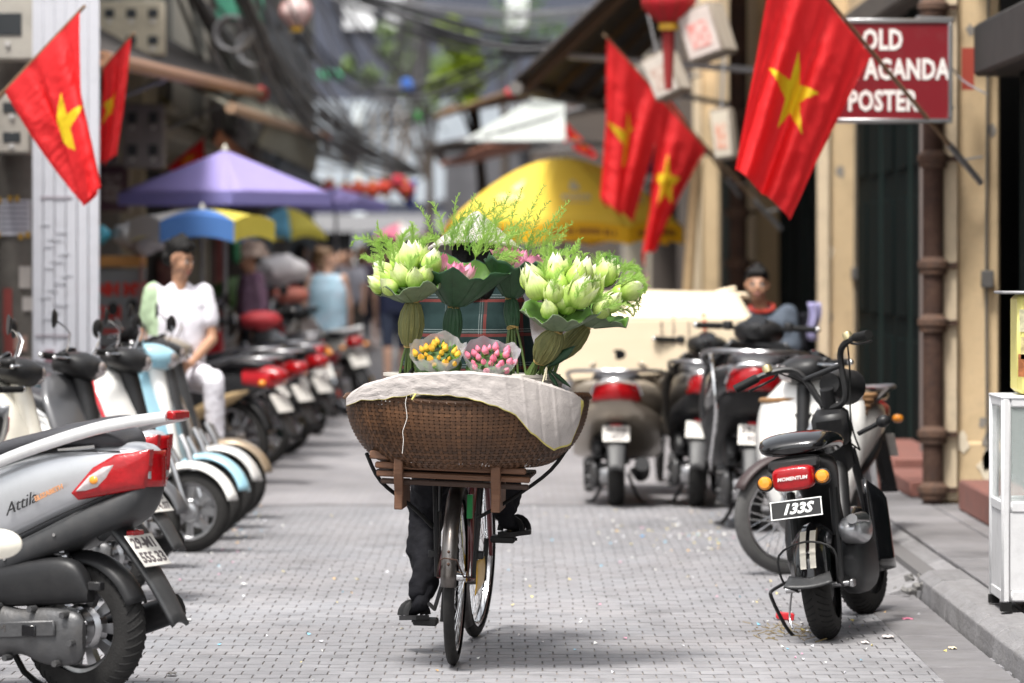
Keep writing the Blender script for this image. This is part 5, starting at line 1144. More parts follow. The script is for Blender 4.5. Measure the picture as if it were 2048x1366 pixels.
# -------- electric moped
def emoped():
    t = thing('electric_moped', 'small black electric moped with red tail lamp and orange indicators', 'moped', (1.275, 15.5, 0), (R(-8), 0, R(77)))
    t.scale = (1, 1.1, 1.03)
    Rw = .208; L = 1.17
    wheel(t, (0, 0, Rw), Rw, .105, .13, alloy=6, hub=.05, tread=True, name='rear_wheel', rimm=m_blackp)
    wheel(t, (L, 0, Rw), Rw, .10, .13, alloy=6, hub=.05, tread=True, name='front_wheel', rimm=m_blackp, steer=R(-14))
    b = MB(); guard(b, (0, 0, Rw), Rw + .045, .145, R(60), R(172), .05); f_ = b.build('rear_fender', m_blackg, t, solid=.005)
    for y in (-.018, .018):
        b = MB(); Tf = T3(0, 0, Rw)
        b.sheet(lambda u, v: ((Rw + .049) * cos(R(118 + 42 * u)), y + .011 * (2 * v - 1), (Rw + .049) * sin(R(118 + 42 * u))), 10, 2, Tf); b.build('reflective_strip', mat('reflective_white', (.74, .70, .60), .4), f_)
    b = MB(); b.sheet(lambda u, v: (-.235 - .075 * v, (2 * u - 1) * (.075 + .015 * v), .262 - .035 * v + .012 * (2 * u - 1) ** 2), 8, 4); b.build('fender_lip', m_dgrey, t, solid=.008)
    b = MB(); b.tube([(0, .085, .20), (-.22, .10, .25), (-.245, .10, .36), (-.235, 0, .40), (-.245, -.10, .36), (-.22, -.10, .25), (0, -.085, .20)], .0045, 6, 4); b.build('fender_stay', m_blackp, t)
    b = MB(); body(b, [(-.25, .06, .745, .775), (-.22, .115, .735, .80), (-.10, .14, .735, .825), (.08, .145, .73, .81), (.25, .12, .71, .785), (.38, .06, .70, .75)], 2.6); b.build('seat', m_blackg, t)
    b = MB(); body(b, [(-.20, .09, .70, .735), (0, .11, .66, .73), (.25, .09, .58, .71), (.42, .06, .40, .62), (.5, .06, .28, .40)], 2.6); b.build('frame_cover', m_blackp, t)
    b = MB(); b.box((-.245, 0, .70), (.03, .19, .05), rotm('Y', R(12)), .012); b.build('tail_bracket', m_blackp, t)
    b = MB(); body(b, [(-.335, .05, .62, .675), (-.325, .073, .605, .695), (-.27, .078, .605, .70), (-.20, .06, .62, .69)], 4); l_ = b.build('tail_lamp', m_lred, t)
    textmesh('MOMENTUM', .019, plate_frame((-.338, 0, .652), (-1, 0, .05), (0, 0, 1)), 'lamp_lettering', mat('pale_letter', (.8, .7, .68), .5), l_, .0006, shear=.2, bold=.0006)
    for s_ in (-1, 1):
        b = MB(rotm('Y', 0)); Ti = frame((-.30, s_ * .105, .645), (-1, 0, .06)); b.T = Ti; b.lathe([(.001, .022), (.018, .019), (.026, .008), (.026, 0)], 18); p_ = b.build('indicator', m_lor, t)
        b = MB(Ti); b.lathe([(.026, .006), (.031, .004), (.033, -.01), (.025, -.035), (.01, -.045)], 18, cap=False); b.build('indicator_shell', m_blackp, p_)
    T = plate_frame((-.335, 0, .535), (-.95, 0, .3), (.3, 0, .95))
    b = MB(T); b.box((0, 0, 0), (.19, .076, .005), bev=.002); p_ = b.build('number_plate', m_blackp, t)
    b = MB(T @ T3(0, 0, .0032)); w_ = mat('plate_border', (.75, .75, .74), .5)
    for x, y, a, c_ in ((0, .0345, .19, .004), (0, -.0345, .19, .004), (-.092, 0, .004, .065), (.092, 0, .004, .065)): b.box((x, y, 0), (a, c_, .0012))
    b.build('plate_border', w_, p_); textmesh('133S', .056, T @ T3(0, -.001, .0032), 'plate_number', w_, p_, .0006, shear=.35, sx=1.0, bold=.0022)
    # motor and pods
    b = MB(); body(b, [(.10, .03, .22, .30), (.16, .05, .16, .36), (.35, .06, .14, .42), (.55, .055, .15, .40), (.66, .03, .2, .34)], 3); o = b.build('motor_case', m_dgrey, t); o.location.y = -.10
    b = MB(); body(b, [(.02, .02, .40, .42), (.06, .045, .37, .45), (.22, .055, .34, .46), (.40, .04, .36, .44), (.48, .01, .38, .40)], 3); o = b.build('silver_pod', p_silver, t); o.location.y = -.13
    b = MB(); b.tube([(-.0, -.15, .455), (.2, -.16, .44)], [.02, .03], 10); b.build('pod_cap', m_alloy, t)
    b = MB(); body(b, [(.15, .03, .30, .36), (.3, .05, .2, .50), (.6, .05, .22, .55), (.8, .03, .3, .5)], 3); o = b.build('side_fairing', m_blackp, t); o.location.y = .10
    b = MB(); b.sheet(lambda u, v: (.62 + .30 * u, -.13 - .05 * sin(pi * u) + .0 * v, .20 + .38 * v * (1 - .5 * u)), 10, 6); b.build('leg_guard', m_blackg, t, solid=.02)
    for s_ in (-1, 1):
        b = MB(); b.tube([(0, s_ * .075, Rw), (.12, s_ * .08, .58)], .016, 8); b.build('shock_absorber', m_blackp, t)
        b = MB(); b.tube([(0, s_ * .085, Rw), (.4, s_ * .07, .25)], .016, 8); b.build('swing_arm', m_blackp, t)
        b = MB(); b.tube([(L, s_ * .075, Rw), (L - .12, s_ * .06, .55), (L - .16, s_ * .05, .70)], .017, 8); b.build('fork_leg', m_blackp, t)
    b = MB(); b.cyl((0, -.13, Rw), (0, .13, Rw), .012, 10); b.box((-.01, -.12, Rw), (.06, .02, .03), bev=.004); b.build('rear_axle', m_alloy, t)
    b = MB(); guard(b, (L, 0, Rw), Rw + .035, .13, R(20), R(160), .04, steer=R(-14)); b.build('front_fender', m_blackg, t, solid=.004)
    b = MB(); b.tube([(.45, 0, .3), (.62, 0, .24), (.85, 0, .45), (.98, 0, .72)], .035, 10, 3); b.build('frame_tube', m_blackp, t)
    b = MB(); b.tube([(1.0, 0, .66), (.90, 0, .96)], .028, 10); b.box((.90, 0, .80), (.12, .14, .14), rotm('Y', R(-18)), .02); b.build('stem', m_blackp, t)
    Tb = T3(.90, 0, 1.0) @ rotm('Z', R(-20)) @ rotm('X', R(-14))
    b = MB(Tb)
    b.tube([(-.12, .29, .09), (-.06, .19, .105), (0, .10, .07), (.01, .055, -.09), (.01, 0, -.12), (.01, -.055, -.09), (0, -.10, .07), (-.06, -.19, .105), (-.12, -.29, .09)], .0135, 8, 4); b.tube([(.0, .085, .03), (.0, -.085, .03)], .011, 8); b.build('handlebar', m_blackp, t)
    for s_ in (-1, 1):
        b = MB(Tb); b.tube([(-.085, s_ * .232, .102), (-.137, s_ * .315, .087)], .0185, 12); b.build('grip', m_rub, t)
        b = MB(Tb); b.lathe([(.001, .022), (.016, .02), (.02, .008), (.02, -.01)], 14, T3(-.06, s_ * .19, .12)); b.build('bar_bell', mat('brass_cap', (.62, .52, .30), .3, .8), t)
        b = MB(Tb); b.tube([(-.03, s_ * .17, .10), (-.02, s_ * .2, .08), (-.08, s_ * .29, .065)], .0055, 6, 2); b.build('brake_lever', m_blackp, t)
        b = MB(Tb); b.tube([(-.03, s_ * .16, .09), (.03, s_ * .1, .0), (.0, s_ * .04, -.2), (.06, 0, -.32)], .0035, 6, 4); b.build('cable', m_rub, t)
    b = MB(Tb); b.tube([(.02, 0, -.02), (.09, 0, -.03), (.17, 0, -.05)], [.045, .07, .075], 16, 2); h_ = b.build('headlight', m_blackp, t)
    b = MB(Tb); b.ball((.17, 0, -.05), (.03, .07, .07), 14, 10); b.build('headlight_lens', m_chrome, h_)
    for s_ in (-1, 1):
        b = MB(Tb); b.tube([(.0, s_ * .05, -.26), (.0, s_ * .16, -.25)], .010, 8); b.ball((.0, s_ * .17, -.25), (.03, .03, .026), 10, 8); b.build('front_indicator', m_blackp, t)
    b = MB(); b.box((.95, 0, .72), (.10, .12, .22), rotm('Y', R(-18)), .025); b.build('head_cover', m_blackp, t)
    b = MB(); b.tube([(.08, .09, .25), (-.02, .17, .22), (-.04, .18, .19), (.06, .16, .07), (.10, .14, .02)], .007, 8, 3); b.box((.11, .13, .012), (.10, .02, .012)); b.build('side_stand', m_blackp, t)
    for y in (.12, ): 
        b = MB(); b.tube([(.08, y, .2), (.14, y + .03, .1), (.10, y + .02, .05)], .004, 6, 3); b.build('stand_spring', m_chrome, t)
    return t
emoped()

t = thing('wing_mirror', 'cream oval mirror of a bike beside the silver scooter', 'mirror', P(-4, 1088, 12.5))
b = MB(rotm('X', R(90))); b.lathe([(.001, .03), (.05, .026), (.078, .008), (.08, 0), (.074, -.01), (.001, -.012)], 28); b.build('shell', p_cream, t, sub=0).scale = (1, 1, .62)
b = MB(); b.tube([(-.02, 0, -.03), (-.10, .02, -.10), (-.25, .05, -.16)], .008, 8, 3); b.build('stem', m_chrome, t)
# ================================================================== people
m_skin = mat('skin_tan', (.46, .26, .165), .5, c2=(.40, .215, .135), sc=9, k=.7, sss=.05)
m_skin2 = mat('skin_light', (.60, .37, .27), .5, c2=(.54, .32, .23), sc=9, k=.7, sss=.05)
m_hair = mat('hair_black', (.006, .0055, .0055), .6, c2=(.014, .013, .013), sc=60, k=.6, bump=.5, bsc=150, spec=.25)
m_hairb = mat('hair_brown', (.12, .065, .035), .5, c2=(.2, .12, .06), sc=50, k=.6, bump=.4, bsc=120)
m_lip = mat('lips', (.36, .13, .11), .45); m_eye = mat('eye_dark', (.015, .01, .01), .2); m_eyew = mat('eye_white', (.62, .58, .55), .3)
def seg(a, c_, r0, r1): return (V(a), V(c_), r0, r1)
def head_caps(Hm):
    h = lambda x, y, z: Hm @ V((x, y, z))
    c_ = [(h(-.012, 0, .035), (.088, .076, .088))]
    c_ += [seg(h(.015, 0, -.03), h(.03, 0, -.075), .062, .040), seg(h(.045, .02, -.085), h(.045, -.02, -.085), .024, .024), seg(h(.055, .03, -.03), h(.05, .032, -.02), .032, .034), seg(h(.055, -.03, -.03), h(.05, -.032, -.02), .032, .034),
           seg(h(.065, .032, .022), h(.065, -.032, .022), .020, .020), seg(h(.082, 0, .015), h(.098, 0, -.022), .010, .014), seg(h(.078, .012, -.058), h(.078, -.012, -.058), .014, .014)]
    for s_ in (-1, 1): c_.append(seg(h(-.005, s_ * .076, .015), h(-.002, s_ * .078, -.02), .014, .010))
    return c_
def hand_caps(w_, d_, up, r=.0095, curl=.5, s_=1, sc=1.0):
    w_ = V(w_); d = V(d_).normalized(); u = V(up); u = (u - d * u.dot(d)).normalized(); n_ = d.cross(u)
    c_ = [seg(w_, w_ + d * .045 * sc, .024, .026), seg(w_ + d * .05 * sc + u * .022, w_ + d * .075 * sc + u * .022, .017, .014), seg(w_ + d * .05 * sc - u * .022, w_ + d * .075 * sc - u * .02, .017, .014)]
    for k, (o_, L) in enumerate(((.032, .068), (.011, .078), (-.011, .072), (-.031, .056))):
        p0 = w_ + d * .08 * sc + u * o_; p1 = p0 + (d * cos(curl * .5) + n_ * s_ * sin(curl * .5)) * L * .5; p2 = p1 + (d * cos(curl * 1.4) + n_ * s_ * sin(curl * 1.4)) * L * .5
        c_ += [seg(p0 - d * .03, p1, r * 1.1, r), seg(p1, p2, r, r * .85)]
    t0 = w_ + d * .03 * sc + u * .022; t1 = t0 + (d * .6 + u * .8) * .035 + n_ * s_ * .008; c_ += [seg(t0, t1, .014, .011), seg(t1, t1 + (d * .9 + u * .3) * .03, .011, .009)]
    return c_
def person(label, loc, yaw, J, shirt, trouser, skin=None, hair='short', hairm=None, hy=0, hp=0, vox=.010, sleeve=.6, shirt2=None, legcover=1.0, shoe=None, neck_trim=None, waist=.0, face=True, group=None, tank=False, curl=.6, loose=.02, bodymats=None, bodyassign=None, shirtmats=None, shirtassign=None, hat=None, skirt=False, hr=0):
    skin = skin or m_skin; hairm = hairm or m_hair
    t = thing('person', label, 'person', loc, (0, 0, yaw), group)
    Hm = T3(*J['head']) @ rotm('Z', hy) @ rotm('Y', hp) @ rotm('X', hr)
    pe, ch, ne = V(J['pelvis']), V(J['chest']), V(J['neck']); caps = head_caps(Hm)
    up = (ch - pe).normalized(); lat = V((0, 1, 0))
    caps += [seg(ne + V((0, 0, -.05)), V(J['head']) + V((-.015, 0, -.04)), .052, .050)]
    for s_ in (-.06, .06): caps += [seg(pe + lat * s_, ch + lat * s_ * 1.2, .095, .11)]
    caps += [seg(ch + up * .08 + lat * .1, ch + up * .08 - lat * .1, .085, .085)]
    shc, trc = [], []
    for s_ in (-.06, 0, .06): shc += [seg(pe + lat * s_ + up * (.02 + waist), ch + lat * s_ * 1.15, .112 + loose, .118 + loose * .7)]
    shc += [seg(ch, ch + up * .1, .125, .10)]
    shc += [seg(ch + up * .09 + lat * .09, ch + up * .09 - lat * .09, .092 + loose * .5, .092 + loose * .5), seg(ch + up * .0 + lat * .09, ch + up * .0 - lat * .09, .095 + loose, .095 + loose), seg(ne + V((-.01, .035, -.055)), ne + V((-.01, -.035, -.055)), .062, .062)]
    for k, s_ in (('L', 1), ('R', -1)):
        sh, el, wr = V(J['sh' + k]), V(J['el' + k]), V(J['wr' + k]); caps += [seg(sh, el, .048, .038), seg(el, wr, .039, .026)]
        hd = V(J.get('hd' + k, wr + (wr - el).normalized() * .1)) - wr; caps += hand_caps(wr, hd, J.get('hu' + k, (0, s_ * -.2, 1)), curl=curl, s_=-s_)
        if not tank:
            q = sh.lerp(el, min(1, sleeve / .6 if sleeve < .6 else 1)) if sleeve <= .6 else None
            shc += [seg(ch + up * .10 + lat * s_ * .07, sh + V((0, -s_ * .010, .004)), .078, .062)]
            if sleeve <= .6: shc += [seg(sh + V((0, -s_ * .010, 0)), sh.lerp(el, sleeve), .062 + loose * .2, .056 + loose * .5)]
            else: shc += [seg(sh, el, .066, .058 + loose * .3), seg(el, el.lerp(wr, .88), .058 + loose * .3, .044)]
        hp_, kn, an = V(J['hp' + k]), V(J['kn' + k]), V(J['an' + k]); caps += [seg(hp_, kn, .082, .055), seg(kn, an, .055, .036)]
        fd = V(J.get('toe' + k, an + V((.17, 0, -.05)))) ; caps += [seg(an + V((-.025, 0, -.03)), fd, .031, .027)]
        if legcover > 0:
            trc += [seg(hp_, hp_.lerp(kn, min(1, legcover * 2)), .102, .102 - .03 * min(1, legcover * 2))]
            if legcover > .5: trc += [seg(kn, kn.lerp(an, (legcover - .5) * 2 * .95), .074, .052)]
        b = MB(); a_ = an + V((-.045, 0, -.055)); f_ = fd + (fd - a_).normalized() * .03; f_.z = min(f_.z, fd.z)
        dr = (f_ - a_).normalized(); sd = V((-dr.y, dr.x, 0)).normalized(); nu = dr.cross(sd)
        if nu.z > 0: nu = -nu
        L = (f_ - a_).length
        b.loft([[a_ + dr * L * q + sd * y * w_ + nu * z for y, z in ((-1, .016), (1, .016), (1, .034), (-1, .034))] for q, w_ in ((-.04, .026), (.1, .036), (.4, .036), (.75, .048), (1.0, .036), (1.06, .012))])
        sh_o = b.build('sandal', shoe or m_blackp, t)
        b = MB(); 
        for q in (.35, .72): b.tube([a_ + dr * L * q + sd * cos(x) * .046 + (-nu) * sin(x) * .05 + nu * .015 for x in [pi * i / 8 for i in range(9)]], .010, 6, flat=(.35, 1.4))
        b.build('sandal_strap', shoe or m_blackp, sh_o)
    blob('body', caps, skin, t, vox, 4, mats=bodymats, assign=bodyassign)
    trc += [seg(pe + V((0, .05, .03)), pe + V((0, -.05, .03)), .125, .125)]
    if skirt:
        kn = (V(J['knL']) + V(J['knR'])) / 2; trc += [seg(pe, kn, .13, .15)]
    blob('trousers' if legcover > .6 else 'shorts', trc, trouser, t, vox * 1.1, 6, .017 if skin is m_skin and sleeve == 1.0 else .008, 14)
    blob('shirt', shc, shirt, t, vox * 1.25, 14, .010, 9, mats=shirtmats, assign=shirtassign)
    if neck_trim:
        b = MB(); b.tube([ne + V((-.012 + .078 * cos(2 * pi * i / 20), .083 * sin(2 * pi * i / 20), -.012 - .03 * cos(2 * pi * i / 20))) for i in range(20)], .013, 6, closed=True); b.build('collar', neck_trim, t)
    h = lambda x, y, z: Hm @ V((x, y, z))
    if hair == 'short':
        hc = [(h(-.020, 0, .066), (.092, .083, .080)), seg(h(-.065, .03, .0), h(-.065, -.03, .0), .052, .052), seg(h(.050, .032, .092), h(.054, -.034, .088), .032, .030), seg(h(.03, .0, .125), h(-.02, .01, .135), .03, .03), seg(h(.0, .068, .05), h(-.03, .07, .0), .018, .016), seg(h(.0, -.068, .05), h(-.03, -.07, .0), .018, .016)]
    elif hair == 'bun': hc = [(h(-.025, 0, .055), (.090, .082, .080)), seg(h(-.07, .03, .0), h(-.07, -.03, -.04), .05, .04), (h(-.09, 0, .10), (.05, .05, .045))]
    else: hc = [(h(-.022, 0, .055), (.092, .084, .084)), seg(h(-.06, .04, .0), h(-.07, .04, -.16), .05, .045), seg(h(-.06, -.04, .0), h(-.07, -.04, -.16), .05, .045)]
    blob('hair', hc, hairm, t, .009, 3, .006, 40)
    if face:
        for s_ in (-1, 1):
            b = MB(Hm); b.ball((.080, s_ * .031, .004), (.010, .015, .0085), 10, 8); e_ = b.build('eye', m_eyew, t)
            b = MB(Hm); b.ball((.0875, s_ * .031, .004), (.004, .007, .007), 8, 6); b.build('iris', m_eye, e_)
            b = MB(Hm); b.tube([(.088, s_ * .014, .026), (.088, s_ * .032, .031), (.078, s_ * .052, .025)], .005, 6, 2); b.build('eyebrow', m_hair, t)
        b = MB(Hm); b.ball((.089, 0, -.052), (.008, .024, .005), 10, 6); b.ball((.088, 0, -.062), (.009, .020, .006), 10, 6); b.build('lips', m_lip, t)
    return t, Hm

# ---- plaid shirt
def plaid():
    x = mat('plaid_cotton', (.05, .10, .09), .9, spec=.06, bump=.3, bsc=25); n = x.node_tree.nodes; l = x.node_tree.links; b = n['Principled BSDF']
    tc = n.new('ShaderNodeTexCoord'); sp = n.new('ShaderNodeSeparateXYZ'); l.new(tc.outputs['Object'], sp.inputs[0])
    def band(sock, freq, ph, w_):
        m1 = n.new('ShaderNodeMath'); m1.operation = 'MULTIPLY_ADD'; m1.inputs[1].default_value = freq; m1.inputs[2].default_value = ph; l.new(sock, m1.inputs[0])
        m2 = n.new('ShaderNodeMath'); m2.operation = 'FRACT'; l.new(m1.outputs[0], m2.inputs[0]); m3 = n.new('ShaderNodeMath'); m3.operation = 'LESS_THAN'; m3.inputs[1].default_value = w_; l.new(m2.outputs[0], m3.inputs[0]); return m3.outputs[0]
    cur = None
    def over(cur, fac, col, k):
        mx = n.new('ShaderNodeMixRGB'); mx.inputs[2].default_value = (*col, 1); m = n.new('ShaderNodeMath'); m.operation = 'MULTIPLY'; m.inputs[1].default_value = k; l.new(fac, m.inputs[0]); l.new(m.outputs[0], mx.inputs[0])
        if cur is None: mx.inputs[1].default_value = (.014, .026, .026, 1)
        else: l.new(cur, mx.inputs[1])
        return mx.outputs[0]
    for sock in (sp.outputs[1], sp.outputs[2]):
        cur = over(cur, band(sock, 7.5, .1, .42), (.012, .022, .022), .55); cur = over(cur, band(sock, 7.5, .75, .09), (.17, .028, .024), .5); cur = over(cur, band(sock, 7.5, .62, .025), (.26, .28, .28), .35); cur = over(cur, band(sock, 7.5, .55, .02), (.32, .36, .36), .3)
    l.new(cur, b.inputs['Base Color']); return x
m_black_cot = mat('black_cotton', (.008, .008, .0095), .8, c2=(.013, .013, .016), sc=14, k=.5, bump=.6, bsc=30, spec=.1)

# ---- rider (local: x along the bicycle heading)
RB = V((-.222, 14.5, 0))
JR = dict(pelvis=(.30, 0, .89), chest=(.44, 0, 1.22), neck=(.50, 0, 1.44), head=(.56, -.03, 1.545), shL=(.47, .16, 1.375), elL=(.66, .20, 1.15), wrL=(.74, .275, 1.03), hdL=(.80, .285, .985), shR=(.47, -.16, 1.375), elR=(.66, -.20, 1.15), wrR=(.74, -.275, 1.03), hdR=(.80, -.285, .985),
          hpL=(.32, .095, .86), knL=(.60, .165, .52), anL=(.415, .165, .225), toeL=(.52, .225, .155), hpR=(.32, -.095, .86), knR=(.74, -.15, .80), anR=(.45, -.155, .545), toeR=(.56, -.205, .49))
for k in list(JR): JR[k] = tuple(V(JR[k]) + V((0, -.012 if k not in () else 0, 0)))
rid, Hm = person('flower seller riding the bicycle in plaid shirt and conical hat', RB, BY, JR, plaid(), m_black_cot, hair='long', sleeve=1.0, vox=.009, loose=.016, hp=R(16), curl=1.2, bodymats=[m_skin, m_black_cot], bodyassign=lambda p_: 1 if p_.z < .7 else 0)
b = MB(Hm); b.T = Hm @ T3(0, 0, -.035); b.lathe([(.205, .035), (.203, .032), (.10, .125), (.004, .212), (.012, .216), (.105, .133), (.206, .040), (.205, .035)], 40, cap=False)
hat = b.build('conical_hat', mat('palm_leaf_hat', (.46, .42, .39), .6, c2=(.38, .34, .31), sc=20, k=.5, bump=.4, bsc=60, st=(1, 1, 3)), rid)
b = MB(Hm)
b.T = Hm @ T3(0, 0, -.035)
for k in range(9):
    r_ = .20 - .02 * k; b.tube([(r_ * cos(2 * pi * i / 30), r_ * sin(2 * pi * i / 30), .036 + (.203 - r_) * .9 + .004) for i in range(30)], .0016, 4, closed=True)
b.build('hat_hoop', mat('hat_hoop', (.5, .42, .34), .7), hat)
b = MB(); ne = V(JR['neck']); b.tube([ne + V((-.02 + .075 * cos(2 * pi * i / 18), .095 * sin(2 * pi * i / 18), -.03 + .012 * sin(3 * i))) for i in range(18)], .024, 8, closed=True); b.build('scarf', mat('lilac_scarf', (.42, .44, .66), .8, bump=.3), rid)
b = MB(); b.box((.43, .165 - .012, .275), (.02, .055, .035), rotm('Z', .3), .004); b.build('ankle_patch', mat('ankle_patch', (.16, .10, .06), .8), rid)

# ---- young man in white
m_wcot = mat('white_cotton', (.76, .745, .80), .85, c2=(.70, .69, .75), sc=5, k=.7, bump=.25, bsc=18)
m_gsl = mat('pale_green_cotton', (.42, .55, .36), .85)
JY = dict(pelvis=(.0, -.02, .84), chest=(.03, -.01, 1.16), neck=(.05, .005, 1.40), head=(.07, 0, 1.53), shL=(.03, .175, 1.33), elL=(.08, .215, 1.05), wrL=(.27, .03, .90), hdL=(.33, -.05, .865), shR=(.04, -.175, 1.33), elR=(.0, -.225, 1.05), wrR=(.10, -.20, .84),
          hpL=(.03, .085, .83), knL=(.40, .17, .80), anL=(.36, .19, .36), toeL=(.52, .22, .30), hpR=(.03, -.10, .83), knR=(.42, -.10, .78), anR=(.34, -.10, .34), toeR=(.50, -.12, .28))
person('young man in white t-shirt with green sleeve sitting on a parked motorbike', (PX(335, 22.6) , 23.3, .0), R(-76), JY, m_wcot, m_wcot, hy=R(46), hp=R(13), sleeve=.58, loose=.025,
       shirtmats=[m_wcot, m_gsl], shirtassign=lambda p_: 1 if p_.y < -.150 and p_.z > 1.08 else 0, vox=.009, shoe=m_rub)[0].scale = (.95, .92, 1)
# ---- older man at the cardboard
m_gcot = mat('grey_cotton', (.095, .115, .145), .85, c2=(.075, .09, .115), sc=6, k=.6, bump=.25, bsc=18, spec=.1)
JM = dict(pelvis=(-.02, .02, .68), chest=(.02, .03, 1.0), neck=(.05, .0, 1.235), head=(.085, -.03, 1.375), shL=(-.0, .185, 1.18), elL=(.03, .215, .93), wrL=(.26, .08, .955), hdL=(.34, .05, .93), shR=(.02, -.17, 1.18), elR=(.12, -.22, .95), wrR=(.3, -.15, .92),
          hpL=(-.05, .09, .66), knL=(.36, .15, .62), anL=(.38, .16, .12), hpR=(-.05, -.08, .66), knR=(.36, -.1, .62), anR=(.38, -.1, .12))
person('man in grey t-shirt with red collar sitting behind the cardboard', (PX(1528, 25.4), 25.6, .06), R(-96), JM, m_gcot, mat('navy_jeans', (.02, .025, .045), .85), hy=R(2), sleeve=.62, neck_trim=mat('red_trim', (.5, .05, .03), .8), vox=.009)[0].scale = (.95, .95, .945)
b = MB(); b.box((0, 0, .56), (.42, .5, .08), bev=.02)
st_ = thing('stool', 'low wooden stool under the man in grey', 'stool', (PX(1528, 25.4), 25.7, 0)); b = MB(); b.box((0, 0, .57), (.42, .4, .05), bev=.012); b.build('seat', m_wood, st_)
for x in (-.17, .17):
    for y in (-.16, .16):
        b = MB(); b.box((x, y, .275), (.04, .04, .54), bev=.004); b.build('leg', m_wood, st_)

# ---- walkers
def walk(s_=1, h=1.0, arm=.0):
    J = dict(pelvis=(0, 0, .93), chest=(.01, 0, 1.22), neck=(.02, 0, 1.42), head=(.04, 0, 1.56), shL=(0, .175, 1.37), elL=(-.08 * s_, .22, 1.10), wrL=(.05 - .1 * s_, .21, .87), shR=(0, -.175, 1.37), elR=(.06 * s_, -.22, 1.10), wrR=(.15 * s_, -.20, .88),
             hpL=(0, .09, .90), knL=(.14 * s_, .09, .49), anL=(.10 * s_ - .04, .09, .08), hpR=(0, -.09, .90), knR=(-.02 * s_ + .03, -.09, .49), anR=(-.22 * s_, -.09, .12))
    return {k: tuple(V(v) * h) for k, v in J.items()}
def cot(nm, c, c2=None): return mat(nm, c, .85, c2=c2 or tuple(x * .8 for x in c), sc=8, k=.5, bump=.25, bsc=18, spec=.1)
person('woman in long pale blue tank top with tied up hair', (PX(652, 38.4), 38.6, 0), R(75), walk(1, .98), cot('pale_blue_cotton', (.34, .56, .68), (.45, .55, .66)), cot('grey_shorts', (.25, .24, .26)), m_skin2, 'bun', m_hairb, hy=R(-60), tank=True, legcover=.4, vox=.011, loose=.035, waist=-.18)
person('walker in navy shorts half hidden behind the lotus flowers', (PX(790, 44.5), 44.5, 0), R(95), walk(-1, 1.0), cot('navy_top', (.02, .024, .05)), cot('navy_denim', (.03, .037, .06)), m_skin2, 'short', m_hairb, tank=True, legcover=.42, vox=.012)
person('market woman in purple checked blouse and flowered cap', (PX(505, 35.5), 35.5, .09), R(200), walk(.4, .93), cot('purple_check', (.16, .08, .14), (.30, .20, .27)), cot('dark_trousers', (.03, .03, .035)), m_skin, 'short', hy=R(20), sleeve=1.0, vox=.012)
b = MB(T3(PX(505, 35.5), 35.5, 1.50 + .09)); b.lathe([(.16, -.03), (.155, .0), (.12, .06), (.10, .10), (.0, .13)], 20); tag(b.build('flowered_cap', mat('flowered_cap', (.55, .43, .36), .85, c2=(.12, .07, .06), sc=16, k=.3)), 'beige flowered sun cap on the market woman', 'cap')
for i, (px, d, yw, c_, sk, hm, lb) in enumerate(((634, 47, 80, (.03, .03, .035), m_skin2, m_hairb, 'walker in black top beyond the woman in blue'), (700, 56, -95, (.40, .40, .46), m_skin2, m_hair, 'walker in light grey shirt in mid street'),
        (722, 62, 92, (.09, .07, .10), m_skin2, m_hairb, 'walker in dark plum top far down the street'), (742, 66, -80, (.42, .12, .16), m_skin2, m_hair, 'walker in crimson shirt far down the street'), (684, 70, -88, (.55, .45, .50), m_skin, m_hair, 'walker in pinkish shirt at the street end'), (600, 52, 60, (.30, .07, .09), m_skin, m_hair, 'woman in red blouse by the far motorbikes'), (762, 74, 85, (.5, .5, .5), m_skin2, m_hairb, 'walker in white shirt farthest along the street'))):
    person(lb, (PX(px, d), d, 0), R(yw), walk((-1) ** i, .97 + .04 * (i % 3)), cot('walker_top_%d' % i, c_), cot('walker_bottom_%d' % (i % 3), ((.05, .05, .07), (.12, .11, .1), (.03, .03, .04))[i % 3]), sk, ('short', 'bun', 'long')[i % 3], hm, vox=.016, legcover=(1.0, .42)[i % 2], face=False)
